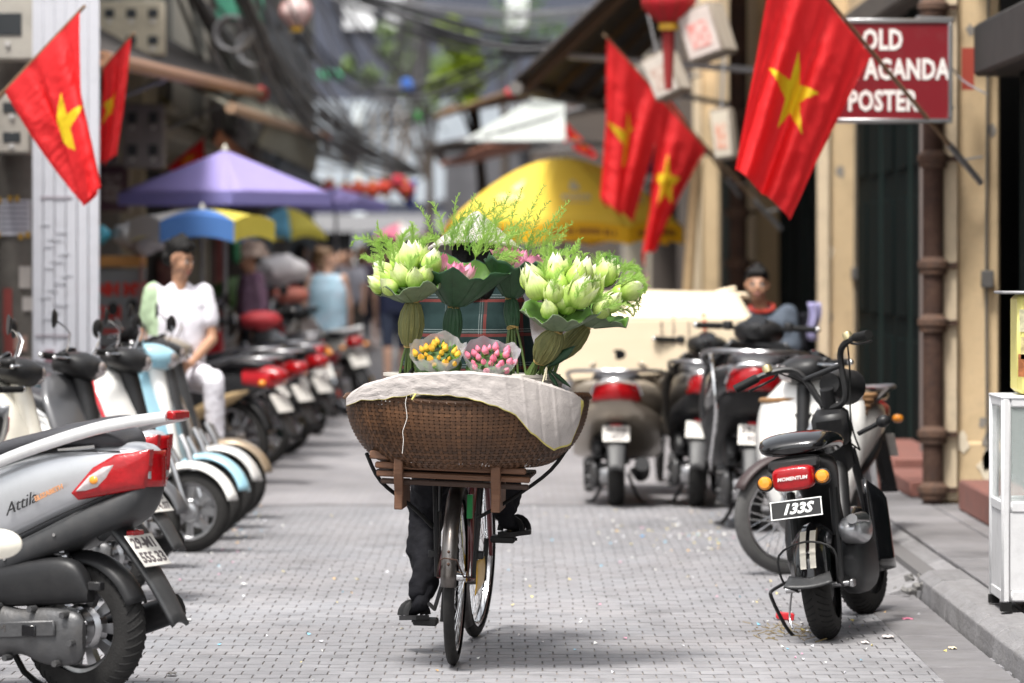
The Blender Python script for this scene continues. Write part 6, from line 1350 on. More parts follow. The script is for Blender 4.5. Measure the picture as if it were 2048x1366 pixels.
# ================================================================== flags, signs, parasols, carts, clutter
m_flagr = leafmat('flag_red', (.92, .040, .045), (.88, .030, .036), .65, .5, 5)
m_flagy = leafmat('flag_yellow', (.86, .62, .02), (.80, .56, .015), .65, .3, 5)
m_pole = mat('bamboo_pole', (.26, .17, .10), .7, c2=(.16, .10, .06), sc=12, k=.6)
m_galv = mat('galvanised', (.30, .30, .31), .5, .6, dirt=.4)
def in_star(x, y, rad, rot):
    a = atan2(y, x) - rot; r_ = sqrt(x * x + y * y); a = (a + pi / 5) % (2 * pi / 5) - pi / 5; a = abs(a)
    ro, ri = rad, rad * .382; x1, y1 = ro, 0; x2, y2 = ri * cos(pi / 5), ri * sin(pi / 5)
    px, py = r_ * cos(a), r_ * sin(a); return (x2 - x1) * (py - y1) - (y2 - y1) * (px - x1) > 0
def flag(label, H0, H1, F0, F1, base, amp, nf, seed, sag=.0, group=None, depth=(0, 1, 0), lat=.3, ph=0, twist=0, bow=0, mid=None):
    rd = random.Random(seed); t = thing('flag', label, 'flag', base); TT = T3(*-V(base)); dp = V(depth).normalized(); H0, H1, F0, F1 = map(V, (H0, H1, F0, F1)); hd = (H1 - H0).normalized()
    def f(u, v):
        p = H0.lerp(H1, u).lerp(F0.lerp(F1, u), v)
        a = 2 * pi * nf * u + ph + 1.6 * v * sin(3 * u + seed); k = v ** .6
        w_ = sin(a) + .35 * sin(2.3 * a + 1.3 + seed) + .2 * sin(9 * v + 5 * u + seed)
        p = p + dp * amp * w_ * k + hd * amp * lat * cos(a) * k + V((0, 0, -sag * sin(pi * v) + bow * sin(pi * u) * v))
        q = V((u * 7, v * 10, seed)); p = p + dp * (.012 * noise.noise(q) + .006 * noise.noise(q * 2.7)) * min(1, v * 5)
        return p
    b = MB(TT); b.sheet(f, 110, 140)
    for fi in range(len(b.f)):
        j, i = divmod(fi, 110)
        if in_star(((i + .5) / 110 - .5), ((j + .5) / 140 - .5) * 1.5, .30, 0): b.mi[fi] = 1
    b.build('cloth', [m_flagr, m_flagy], t)
    tip = H1 + (H1 - H0).normalized() * .04
    b = MB(TT); b.tube([V(base), tip], [.014, .010], 8); b.build('pole', m_pole, t)
    b = MB(TT); q = V(base).lerp(tip, .16); b.tube([V(base), q], .019, 8); b.tube([q.lerp(V(base), .4), q.lerp(V(base), .4) + V((.12 if base[0] > 0 else -.12, .02, .02))], .006, 6); b.build('socket', m_galv, t)
    return t
flag('large red flag with yellow star hung before the red sign', P(1742, 112, 21.2), P(1553, -125, 20.8), P(1580, 437, 21.2), P(1466, 332, 20.9), P(1962, 366, 22.0), .08, 2.6, 2, lat=.35, ph=.5)
flag('red flag with folded hidden star leaning toward the yellow parasol', P(1326, 200, 31.6), P(1214, 76, 31.2), P(1257, 432, 31.6), P(1200, 402, 31.3), P(1562, 458, 33.4), .13, 1.7, 5, lat=.8, ph=3.4)
flag('darker red flag with half visible star behind its neighbour', P(1412, 300, 33.2), P(1318, 170, 33), P(1318, 470, 33.2), P(1283, 530, 33), P(1480, 392, 34.5), .10, 1.4, 9, lat=.5, ph=1.2)
flag('thin red flag rolled on its pole near the pale tarp', P(1195, 310, 47), P(1103, 215, 46.6), P(1190, 318, 47), P(1150, 300, 46.7), P(1250, 372, 48), .05, 2, 11)
flag('red flag with folded star hanging from the concrete pole', P(10, 182, 21.2), P(160, 22, 21), P(180, 404, 21.2), P(186, 385, 20.8), P(-40, 235, 21.6), .075, 2.2, 14, lat=.9, ph=2.6)
flag('red flag wound round its pole behind the hanging flag', P(206, 138, 24.4), P(262, 74, 24.2), P(190, 330, 24.4), P(228, 318, 24.2), P(120, 240, 24.9), .06, 1.9, 17, lat=.9, ph=.4)
flag('dark red flag drooping above the purple parasol', P(335, 335, 37), P(408, 275, 37), P(345, 345, 37), P(412, 320, 37), P(300, 370, 37.5), .04, 1.5, 19)

# ---- red sign
sx0, sx1, sz0, sz1, sd = PX(1622, 21.7), PX(1904, 21.7), H - (246 - 520) / FPX * 21.7, H - (38 - 520) / FPX * 21.7, 21.7
sx1 = PX(1904, sd); cxs, czs = (sx0 + sx1) / 2, (sz0 + sz1) / 2
sg = thing('shop_sign', 'red hanging sign with white capital letters in aluminium frame', 'sign', (cxs, sd, czs)); TT = T3(-cxs, -sd, -czs)
b = MB(); b.box((0, 0, 0), (sx1 - sx0 - .03, .05, sz1 - sz0 - .03)); b.build('panel', mat('sign_red', (.17, .004, .010), .45, dirt=.15), sg)
for c_, s_ in (((0, 0, (sz1 - sz0) / 2 - .012), (sx1 - sx0, .07, .026)), ((0, 0, -(sz1 - sz0) / 2 + .012), (sx1 - sx0, .07, .026)), (((sx1 - sx0) / 2 - .012, 0, 0), (.026, .068, sz1 - sz0 - .052)), ((-(sx1 - sx0) / 2 + .012, 0, 0), (.026, .068, sz1 - sz0 - .052))):
    b = MB(); b.box(c_, s_, bev=.004); b.build('frame_bar', m_alloy, sg)
m_let = mat('sign_letter', (.74, .71, .68), .5)
for s_, py in (('OLD', 82), ('PROPAGANDA', 141), ('POSTER', 204)):
    textmesh(s_, .158, plate_frame((PX(1764, sd) - cxs, -.0265, H - (py - 520) / FPX * sd - czs), (0, -1, 0), (0, 0, 1)), 'letters', m_let, sg, .002, sx=.68, bold=.006, spacing=1.06)
b = MB(); b.tube([(.2, 0, .3), (.42, .15, .3)], .012, 8); b.tube([(.2, 0, -.2), (.42, .15, -.2)], .012, 8); b.build('bracket', m_galv, sg)

# ---- parasols
def parasol(label, c, rad, ztop, zed, cols, n=8, val=.13, square=False, rot=0, valm=None, dome=.5, name='parasol'):
    t = thing(name, label, 'parasol', (c[0], c[1], 0), (0, 0, rot)); k_ = 4 if square else n
    for i in range(k_):
        a0, a1 = 2 * pi * i / k_, 2 * pi * (i + 1) / k_; e0, e1 = V((rad * cos(a0), rad * sin(a0), 0)), V((rad * cos(a1), rad * sin(a1), 0))
        def f(u, v):
            p = e0.lerp(e1, u) * v; r_ = v; z = ztop - (ztop - zed) * (r_ ** (1 + dome)) - (.04 if not square else .02) * sin(pi * u) * v * (1 - v) * 2 + (.05 * 4 * u * (1 - u) * v * v if not square else 0)
            return (p.x, p.y, z)
        b = MB(); b.sheet(f, 8, 10); b.build('canopy_panel', cols[i % len(cols)], t, solid=.002)
        if val:
            b = MB(); b.sheet(lambda u, v: (f(u, 1)[0] * (1 + .004 * sin(22 * u)), f(u, 1)[1] * (1 + .004 * sin(22 * u)), f(u, 1)[2] - val * v), 12, 2); b.build('valance', (valm or cols)[i % len(valm or cols)], t)
        b = MB(); b.tube([(0, 0, ztop - .03), e0 * .5 + V((0, 0, f(0, .5)[2] - .015)), e0 * .99 + V((0, 0, zed - .015))], .007, 6); b.build('rib', m_galv, t)
    b = MB(); b.tube([(0, 0, 0), (0, 0, ztop + .02)], .02, 10); b.build('pole', m_galv, t)
    b = MB(); b.lathe([(.0, .05), (.015, .035), (.018, .015), (.035, .0)], 12, T3(0, 0, ztop)); b.build('finial', mat('finial_white', (.6, .58, .5), .5), t)
    b = MB(); b.lathe([(.28, 0), (.28, .05), (.06, .12), (.0, .12)], 20); b.build('base', mat('concrete_foot', (.3, .3, .3), .9), t)
    return t
def clothm(nm, c): return leafmat(nm, c, tuple(min(1, x * 1.08) for x in c), .7, .3, 4)
m_yc = clothm('parasol_yellow', (.95, .70, .09)); m_yc2 = clothm('parasol_gold', (.88, .52, .02)); m_pur = clothm('parasol_purple', (.40, .34, .68)); m_purv = clothm('parasol_valance_violet', (.30, .28, .60)); m_wc = clothm('parasol_white', (.72, .70, .68)); m_bc = clothm('parasol_blue', (.10, .25, .62)); m_yy = clothm('parasol_lemon', (.72, .62, .10)); m_ind = clothm('parasol_indigo', (.14, .16, .45)); m_pc = clothm('parasol_rose', (.72, .22, .32)); m_sky = clothm('parasol_sky', (.22, .55, .75))
yp = parasol('big yellow parasol with gold printed valance', (PX(1125, 36), 36), 1.16, 2.49, 1.83, [m_yc], 8, .16, valm=[m_yc2], rot=R(22.5 + 8), dome=.8)
m_print = mat('valance_print', (.30, .12, .02), .7); m_logo = mat('parasol_logo', (.62, .55, .35), .7)
for i in (4, 5, 6):
    a0, a1 = 2 * pi * i / 8, 2 * pi * (i + 1) / 8; rd = random.Random(i); u = .16
    q0, q1 = V((1.164 * cos(a0), 1.164 * sin(a0), 0)), V((1.164 * cos(a1), 1.164 * sin(a1), 0)); nrm = (q0 + q1).normalized()
    while u < .84:
        w_ = rd.choice((.025, .03, .035)); p = q0.lerp(q1, u + w_ / 2) + nrm * .006 + V((0, 0, 1.83 + .05 * 4 * u * (1 - u) - .085)); b = MB(); b.box((0, 0, 0), (w_ * .8, .002, .055)); me = b.mesh('print', m_print); o = obj('valance_print', me, yp); o.matrix_local = frame(p, (0, 0, 1), (q1 - q0).normalized()); u += w_ * (1.15 if rd.random() > .15 else 2.2)
for i in (4, 5, 6):
    a0, a1 = 2 * pi * i / 8, 2 * pi * (i + 1) / 8; e0, e1 = V((1.16 * cos(a0), 1.16 * sin(a0), 0)), V((1.16 * cos(a1), 1.16 * sin(a1), 0)); nq = V((cos((a0 + a1) / 2), sin((a0 + a1) / 2), 1.0)).normalized()
    def ps(u, v):
        p = e0.lerp(e1, u) * v; return V((p.x, p.y, 2.49 - .66 * v ** 1.8 - .08 * sin(pi * u) * v * (1 - v) + .2 * u * (1 - u) * v * v)) + nq * .012
    b = MB()
    for u0, u1, v0, v1 in ((.42, .58, .60, .68), (.46, .54, .55, .59), (.30, .36, .73, .78), (.38, .44, .73, .78), (.46, .53, .73, .78), (.55, .61, .73, .78), (.63, .70, .73, .78), (.34, .66, .81, .82)): b.sheet(lambda u, v: ps(u0 + (u1 - u0) * u, v0 + (v1 - v0) * v), 4, 3)
    tag(b.build('canopy_print', m_logo, yp), kind='stuff')
parasol('purple square parasol over the market woman', (PX(450, 31), 31), .86, 2.418, 2.07, [m_pur], 4, .10, True, R(8), [m_purv], 0)
parasol('smaller purple parasol further along the left side', (PX(672, 50), 50), .70, 2.48, 2.28, [m_pur], 4, .12, True, R(20), [m_purv], 0)
parasol('white blue and yellow striped parasol behind the young man', (PX(404, 29.4), 29.4), .56, 1.92, 1.82, [m_wc, m_bc, m_yy, m_wc, m_bc, m_yy], 6, .16, False, R(0), dome=.9)
parasol('indigo and lemon parasol beyond the striped one', (PX(572, 42), 42), .48, 2.10, 1.80, [m_yy, m_ind, m_sky, m_yy, m_ind, m_yy], 6, .06, False, R(100), dome=.8)
parasol('small rainbow parasol over the far walkers', (PX(800, 60), 60), .52, 2.10, 1.86, [m_sky, m_pc, m_wc, m_pc, m_ind, m_yy], 6, .03, False, R(150), dome=.5)

# ---- glass cabinet with coffee beans on the right pavement
m_wal = mat('white_aluminium', (.66, .66, .67), .4, .1, dirt=.25)
ct = thing('snack_cabinet', 'white aluminium glass cabinet standing on the kerb', 'cabinet', (1.95, 15.3, .13)); W_, D_, Z_ = .56, .42, .855
for x in (.02, W_ - .02):
    for y in (.02, D_ - .02):
        b = MB(); b.box((x, y, .03 + (Z_ - .03) / 2), (.038, .038, Z_ - .03), bev=.010); b.build('post', m_wal, ct); b = MB(); b.box((x, y, .016), (.042, .042, .034)); b.build('foot', m_rub, ct)
for z in (.06, .415, Z_ - .02):
    for y in (.02, D_ - .02): b = MB(); b.box((W_ / 2, y, z), (W_ - .078, .032, .045), bev=.006); b.build('rail', m_wal, ct)
    for x in (.02, W_ - .02): b = MB(); b.box((x, D_ / 2, z), (.032, D_ - .078, .045), bev=.006); b.build('rail', m_wal, ct)
for c_, s_ in (((W_ / 2, .012, .237), (W_ - .07, .006, .31)), ((.012, D_ / 2, .237), (.006, D_ - .07, .31)), ((W_ - .012, D_ / 2, .237), (.006, D_ - .07, .31)), ((W_ / 2, D_ - .012, .237), (W_ - .07, .006, .31))):
    b = MB(); b.box(c_, s_); b.build('panel', m_wal, ct)
m_pane = mat('cabinet_glass', (.75, .82, .80), .05, alpha=.22, spec=.8)
for c_, s_ in (((W_ / 2, .014, .63), (W_ - .08, .004, .38)), ((.014, D_ / 2, .63), (.004, D_ - .08, .38)), ((W_ / 2, D_ - .014, .63), (W_ - .08, .004, .38))):
    b = MB(); b.box(c_, s_); b.build('pane', m_pane, ct)
b = MB(); b.box((W_ / 2, D_ / 2, Z_ - .004), (W_, D_, .012), bev=.004); b.build('top', m_wal, ct)
b = MB(); b.box((W_ / 2, D_ / 2, .42), (W_ - .08, D_ - .08, .01)); b.build('shelf', m_wal, ct)
m_bean = mat('roasted_beans', (.055, .024, .016), .35, c2=(.10, .045, .03), sc=40, k=.5)
rd = random.Random(4); bean = MB(); bean.ball((0, 0, 0), (.010, .007, .006), 6, 5); bme = bean.mesh('bean', m_bean)
for k, (x, z) in enumerate(((.19, .50), (.20, .64), (.36, .51), (.37, .66))):
    t = thing('bean_bag', ('lower', 'upper', 'lower', 'upper')[k] + ' clear bag of roasted beans, ' + ('street side' if k < 2 else 'wall side') + ' of the cabinet', 'bag', (1.95 + x, 15.3 + .17, .13 + z - .06))
    b = MB(); 
    for i in range(220):
        a = rd.uniform(0, 2 * pi); q = rd.uniform(-1, 1); r_ = sqrt(1 - q * q); T = T3(.078 * r_ * cos(a), .075 * r_ * sin(a), .06 + .06 * q) @ Matrix.Rotation(rd.uniform(0, 3), 4, (rd.random(), rd.random(), rd.random() + .1)); b.add([v.co for v in bme.vertices], [list(p.vertices) for p in bme.polygons], T)
    tag(b.build('beans', m_bean, t), kind='stuff')
    b = MB(); b.ball((0, 0, .06), (.072, .07, .056), 14, 10); b.build('bean_heap', m_bean, t)
    b = MB(); b.ball((0, 0, .062), (.09, .088, .072), 18, 12); b.tube([(0, 0, .125), (0, 0, .155)], [.03, .012], 8); b.build('clear_bag', mat('clear_bag', (.8, .8, .8), .15, alpha=.14, spec=.8), t)
t = thing('yellow_tin', 'tall yellow printed tin with grey lid on the cabinet', 'tin', (1.95 + .20, 15.52, .13 + Z_ + .002))
b = MB(); b.box((0, 0, .205), (.245, .24, .40), bev=.02); b.build('can', mat('tin_yellow', (.72, .66, .22), .35, c2=(.66, .58, .18), sc=4), t)
for z, w_, c_ in ((.30, .06, (.72, .68, .45)), (.12, .07, (.45, .16, .06)), (.19, .05, (.7, .6, .3))):
    b = MB(); b.box((-.085, -.1215, z), (w_, .002, .09)); b.build('printed_panel', mat('tin_print_%d' % int(z * 100), c_, .5, c2=tuple(x * .5 for x in c_), sc=40, k=.3), t)
b = MB(); b.box((.03, -.1215, .30), (.10, .002, .10)); b.build('printed_panel', mat('tin_print_b', (.62, .52, .12), .5, c2=(.4, .3, .05), sc=40, k=.3), t)
b = MB(); b.box((-.02, 0, .412), (.33, .29, .012), bev=.004); b.build('lid', m_galv, t)

# ---- cardboard load on a cargo tricycle
m_card = mat('cardboard', (.80, .68, .50), .85, c2=(.74, .61, .43), sc=3, k=.7, bump=.12, bsc=30, st=(.5, 1, 4))
m_cardd = mat('cardboard_edge', (.50, .39, .25), .9, c2=(.42, .32, .2), sc=20)
x0, x1 = PX(1112, 25), PX(1503, 25); cc = V(((x0 + x1) / 2, 24.62, .81)); hw = (x1 - x0) / 2
cb = thing('carton', 'long flattened cardboard carton with red and black print', 'carton', cc)
def cardp(u, v): return None
b = MB(); b.add([(-hw - .02, -.02, -.06), (hw - .16, -.02, .02), (hw - .02, -.02, .345), (-hw + .1, -.02, .33), (-hw - .02, .02, -.06), (hw - .16, .02, .02), (hw - .02, .02, .345), (-hw + .1, .02, .33)], [(0, 1, 2, 3), (4, 7, 6, 5), (0, 4, 5, 1), (1, 5, 6, 2), (2, 6, 7, 3), (3, 7, 4, 0)]); b.build('front_board', m_card, cb, bev=.006)
b = MB(); b.sheet(lambda u, v: (-hw + .12 + (2 * hw - .14 - .06 * v) * u, .02 + .75 * v, .345 + .19 * v + .02 * sin(5 * u) * v - .06 * v * (1 - u)), 12, 6); b.build('top_flap', m_card, cb, solid=.012)
b = MB(); b.box((0, .72, .1), (2 * hw - .25, .5, .3), bev=.01); b.build('inner_board', m_cardd, cb)
b = MB(); b.box((.02, -.027, .0), (.004, .004, .004)); 
rd = random.Random(8)
for (px, y0, y1, w_, c_, nm) in ((1402, 622, 735, .035, (.72, .16, .08), 'red_print'), (1318, 640, 690, .02, (.30, .24, .2), 'black_print'), (1372, 640, 720, .018, (.30, .24, .2), 'black_print'), (1342, 612, 690, .016, (.34, .27, .22), 'black_print')):
    b = MB(); n_ = 9; x = PX(px, 25) - cc.x
    for k in range(n_):
        z = H - (y0 + (y1 - y0) * (k + .5) / n_ - 520) / FPX * 25 - cc.z; hh = (y1 - y0) / FPX * 25 / n_
        b.box((x + rd.uniform(-.004, .004), -.0235, z), (w_ * rd.uniform(.6, 1), .003, hh * rd.uniform(.45, .75)))
    tag(b.build(nm, mat(nm, c_, .8), cb), kind='stuff')
b = MB(); b.box((PX(1370, 25) - cc.x, .05, .365), (.1, .05, .004), rotm('X', R(14))); b.build('blue_mark', mat('blue_mark', (.25, .5, .7), .8), cb)
for i, (px, py, a) in enumerate(((1440, 590, .5), (1462, 596, .15), (1475, 602, .1), (1450, 605, -.1), (1430, 600, .8))):
    b = MB(); b.tube([(-.11, 0, 0), (0, .01, .01), (.11, 0, 0)], [.022, .026, .022], 8, 3, flat=(.55, 1.3)); o = tag(b.build('cardboard_strip', m_card), ('loose curled cardboard strip on the carton, lowest', 'loose cardboard strip across the carton corner', 'flat cardboard strip at the carton edge near the man', 'cardboard strip lying under the others on the carton', 'upturned cardboard strip behind the loose heap')[i], 'cardboard'); o.location = P(px, py - 4, 25.5 + .06 * i); o.rotation_euler = (0, -a * .6, a * .4)
tc = thing('cargo_tricycle', 'iron cargo tricycle carrying the cardboard', 'tricycle', (cc.x, 25.4, 0))
b = MB(); b.box((0, .05, .70), (2 * hw - .3, .8, .06), bev=.01); b.build('platform', m_wood2, tc)
for s_ in (-1, 1):
    w_ = wheel(tc, (s_ * .42, .1, .30), .30, .05, .26, steer=R(90), spokes=28, hub=.03, name='wheel'); b = MB(); b.tube([(s_ * .42, -.2, .68), (s_ * .42, .1, .30), (s_ * .42, .4, .68)], .014, 8); b.build('fork', m_blackp, tc)
wheel(tc, (.1, 1.2, .30), .30, .05, .26, steer=R(90), spokes=28, hub=.03, name='wheel')
b = MB(); b.tube([(0, .4, .66), (.1, .8, .5), (.1, 1.2, .3)], .018, 8, 2); b.build('frame', m_blackp, tc)
t = thing('leaning_bamboo', 'pale bamboo stick leaning on the ochre pillar past the flags', 'pole', (PX(1358, 34), 34, 0)); b = MB(); b.tube([(0, 0, .1), (.16, .1, 2.4)], .05, 8); b.build('stick', mat('bamboo', (.5, .36, .2), .7, c2=(.4, .28, .15), sc=10), t)
for px, py, d, lb, c_ in ((1628, 640, 26.5, 'lilac cloth hanging by the green doors', (.42, .40, .62)), (1612, 660, 26.8, 'dark jacket hanging by the green doors', (.02, .02, .025))):
    p = P(px, py, d); b = MB(); b.sheet(lambda u, v: ((u - .5) * .085 * (1 - .3 * v) + .012 * sin(6 * v), .03 * sin(9 * u), .12 - .26 * v), 10, 10); o = tag(b.build('hung_cloth', cot('hung_%d' % px, c_), None, solid=.01), lb, 'cloth'); o.location = p
    
# ---- lamps, lanterns, boxes under the right eaves
def lightbox(label, px, py, d, w_, h_, dd, roll, c_, c2, yawz=0):
    t = thing('light_box', label, 'sign', P(px, py, d), (0, roll, yawz)); b = MB(); b.box((0, 0, 0), (w_, dd, h_), bev=.01); b.build('case', mat('box_case', (.30, .25, .20), .8, c2=(.2, .17, .14), sc=8), t)
    b = MB(); b.box((0, -dd / 2 - .004, 0), (w_ * .86, .006, h_ * .88)); p_ = b.build('face', mat('box_face_%d' % px, c_, .6, c2=tuple(x * .8 for x in c_), sc=10), t)
    b = MB(); b.box((0, -dd / 2 - .009, -.02), (w_ * .55, .004, h_ * .5)); b.build('print', mat('box_print_%d' % px, c2, .6, c2=c_, sc=24, k=.25), p_)
    b = MB(); b.box((w_ / 2 + .004, 0, 0), (.006, dd * .86, h_ * .9)); b.build('side_face', mat('box_side', (.45, .40, .34), .7), t)
    b = MB(); b.tube([(0, 0, h_ / 2), (.05, .1, h_ / 2 + .5)], .008, 6); b.build('hanger', m_galv, t)
lightbox('tilted box sign with pink printed face under the dark eaves', 1412, 66, 29, .30, .40, .28, R(-18), (.60, .52, .48), (.62, .16, .14), R(-25))
lightbox('pale tilted box sign partly behind the flags', 1332, 152, 31, .24, .36, .24, R(-24), (.58, .52, .46), (.4, .25, .2), R(-25))
lightbox('upright pale box sign beside the sooty downpipe', 1448, 268, 30, .16, .40, .14, R(-6), (.62, .56, .46), (.6, .24, .16), R(-20))
lightbox('dark blue sign behind the yellow parasol', 1278, 320, 44, .36, .36, .1, 0, (.02, .035, .13), (.4, .05, .06), 0)
def lantern(label, px, py, d, r_, c_, cols=None, tassel=True, sq=.85):
    t = thing('lantern', label, 'lantern', P(px, py, d)); b = MB()
    b.lathe([(r_ * max(.25, sin(pi * (.1 + .8 * i / 14))) * (1.0), r_ * sq * (2 * i / 14 - 1)) for i in range(15)], 24); b.build('globe', clothm('lantern_%d' % int(px), c_), t)
    b = MB()
    for k in range(10):
        a = 2 * pi * k / 10; b.tube([(1.015 * r_ * max(.25, sin(pi * (.1 + .8 * i / 8))) * cos(a), 1.015 * r_ * max(.25, sin(pi * (.1 + .8 * i / 8))) * sin(a), r_ * sq * (2 * i / 8 - 1)) for i in range(9)], .006, 5)
    b.build('rib', mat('lantern_rib', (.3, .03, .02), .6), t)
    b = MB(); b.cyl((0, 0, -r_ * sq), (0, 0, -r_ * sq - .05), r_ * .38, 14); b.build('cap', m_yel, t); b = MB(); b.cyl((0, 0, r_ * sq), (0, 0, r_ * sq + .05), r_ * .38, 14); b.tube([(0, 0, r_ * sq), (0, 0, r_ * sq + 1.2)], .004, 4); b.build('hanger', m_yel, t)
    if tassel: b = MB(); b.tube([(0, 0, -r_ * sq - .05), (0, 0, -r_ * sq - .2), (0, 0, -r_ * sq - .5)], [.05 * r_ / .2, .045 * r_ / .2, .03 * r_ / .2], 10); b.build('tassel', mat('tassel_red', (.25, .02, .02), .8), t)
lantern('round red lantern with tassel under the eaves', 1337, 2, 29, .20, (.50, .02, .03))
lantern('pale pink paper globe lantern among the cables', 592, 22, 40, .165, (.74, .60, .58), tassel=False, sq=1)
for i, (px, py, c_) in enumerate(((690, 384, (.80, .10, .05)), (717, 378, (.82, .14, .08)), (745, 380, (.80, .12, .05)), (770, 374, (.82, .10, .06)), (796, 364, (.75, .05, .10)), (812, 378, (.80, .12, .08)), (658, 376, (.8, .16, .1)))):
    lantern('orange red lantern of the string across the far street', px, py, 66, .15, c_, tassel=False); 
for o in C.objects:
    if o.get('label') == 'orange red lantern of the string across the far street': o['group'] = 'lantern string across the far street'
b = MB(); b.add([(0, 0, 0), (.5, 0, .05), (.45, .02, -.5)], [(0, 1, 2)]); o = tag(b.build('blue_pennant', clothm('pennant_blue', (.03, .05, .42)), None, solid=.004), 'dark blue pennant beside the far red lanterns', 'pennant'); o.location = P(775, 366, 66)

# ---- right-hand eaves and tarps
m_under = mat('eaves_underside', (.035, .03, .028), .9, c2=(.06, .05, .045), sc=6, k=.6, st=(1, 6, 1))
rf = thing('lean_to_roof', 'dark corrugated lean-to roof jutting over the right pavement', 'roof', (2.4, 40, 5.6)); TT = T3(-2.4, -40, -5.6)
def rs(u, v):
    a = V((1.0, 46, 3.45)).lerp(V((2.6, 46, 5.2)), u); c_ = V((.03, 33, 3.06)).lerp(V((2.6, 33, 5.5)), u); return a.lerp(c_, v)
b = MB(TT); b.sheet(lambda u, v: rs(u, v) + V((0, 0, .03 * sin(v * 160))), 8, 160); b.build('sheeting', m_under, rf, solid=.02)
b = MB(TT); b.tube([rs(0, v / 8) + V((0, 0, -.05)) for v in range(9)], .06, 8); b.build('gutter', mat('gutter_grey', (.16, .15, .14), .7), rf)
for v in (.05, .35, .65, .95):
    b = MB(TT); b.tube([rs(.0, v) + V((0, 0, -.08)), rs(1, v) + V((0, 0, -.08))], .05, 6); b.build('rafter', mat('rafter_wood', (.10, .065, .04), .85), rf)
for v in (.3, .9):
    b = MB(TT); b.tube([rs(.15, v) + V((0, 0, -.1)), V((2.5, rs(.15, v).y, 3.2))], .03, 6); b.build('brace', m_galv, rf)
def slab(name, label, cat, pts, m, th=.04, edge=None, extra=None):
    c_ = sum((V(p) for p in pts), V()) / 4; t = thing(name, label, cat, c_); b = MB(T3(*-c_)); a, b_, d_, e = [V(p) for p in pts]
    b.sheet(lambda u, v: a.lerp(b_, u).lerp(e.lerp(d_, u), v) + V((0, 0, .012 * sin(60 * u) - .04 * sin(pi * v) * sin(pi * u))), 60, 8); b.build('sheeting', m, t, solid=th)
    if edge:
        b = MB(T3(*-c_)); b.tube([a, b_], edge[1], 8); b.build('edge_beam', edge[0], t)
        for q in (b_,):
            b = MB(T3(*-c_)); b.ball(q, edge[1] * 1.5, 10, 8); b.build('end_cap', mat('cap_red', (.55, .06, .07), .5), t)
    for p0, p1 in (extra or []):
        b = MB(T3(*-c_)); b.tube([V(p0), V(p1)], .022, 6); b.build('strut', m_galv, t)
    return t
m_tarp = mat('pale_tarp', (.44, .46, .43), .8, c2=(.36, .38, .36), sc=5); m_rustw = mat('roof_wood', (.24, .14, .08), .85, c2=(.12, .08, .05), sc=8, k=.6); m_canvas = mat('olive_canvas', (.26, .25, .19), .85, c2=(.2, .19, .15), sc=6)
slab('tarp_awning', 'pale grey tarpaulin awning above the yellow parasol', 'awning', [P(925, 283, 43), P(1132, 283, 42), P(1128, 196, 46), P(1075, 194, 47)], m_tarp, .015, (m_galv, .015), [(P(1132, 283, 42), (2.4, 43, 2.7)), (P(940, 280, 43), (2.3, 47, 3.8))])
slab('wooden_eave', 'brown plank eave high on the right before the tree', 'awning', [P(872, 235, 58), P(1020, 185, 56), P(1060, 200, 62), P(900, 215, 64)], m_rustw, .06, (m_pole, .05), [(P(900, 222, 62), (2.2, 62, 4.6))])
slab('wooden_eave', 'narrow reddish plank eave below the pale tarp', 'awning', [P(880, 330, 60), P(975, 292, 56), P(1060, 292, 58), P(950, 322, 63)], mat('red_plank', (.34, .15, .10), .8), .05, None, [(P(960, 310, 60), (2.2, 60, 3.4))])
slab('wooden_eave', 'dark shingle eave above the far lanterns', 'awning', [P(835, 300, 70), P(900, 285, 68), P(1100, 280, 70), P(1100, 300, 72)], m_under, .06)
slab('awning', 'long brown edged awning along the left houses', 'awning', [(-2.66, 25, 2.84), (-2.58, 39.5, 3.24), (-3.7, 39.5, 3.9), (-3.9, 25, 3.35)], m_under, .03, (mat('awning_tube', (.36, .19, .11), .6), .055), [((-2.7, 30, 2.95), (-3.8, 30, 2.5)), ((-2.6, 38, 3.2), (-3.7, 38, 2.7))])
slab('awning', 'olive canvas awning with red capped beam on the left', 'awning', [(-2.42, 33.0, 2.84), (-2.36, 48.5, 3.08), (-3.4, 48.5, 3.7), (-3.5, 33, 3.4)], m_canvas, .03, (mat('awning_tube2', (.42, .27, .17), .6), .05), [((-2.4, 46, 3.0), (-3.5, 46, 2.6))])
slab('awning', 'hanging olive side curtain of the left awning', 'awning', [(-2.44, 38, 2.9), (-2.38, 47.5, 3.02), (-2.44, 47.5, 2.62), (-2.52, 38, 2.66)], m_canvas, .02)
slab('awning', 'rust coloured sheet hanging below the left awning', 'awning', [(-2.75, 36, 2.75), (-2.72, 45, 2.45), (-2.74, 45, 2.30), (-2.8, 36, 2.62)], mat('rust_sheet', (.30, .11, .05), .7), .02)

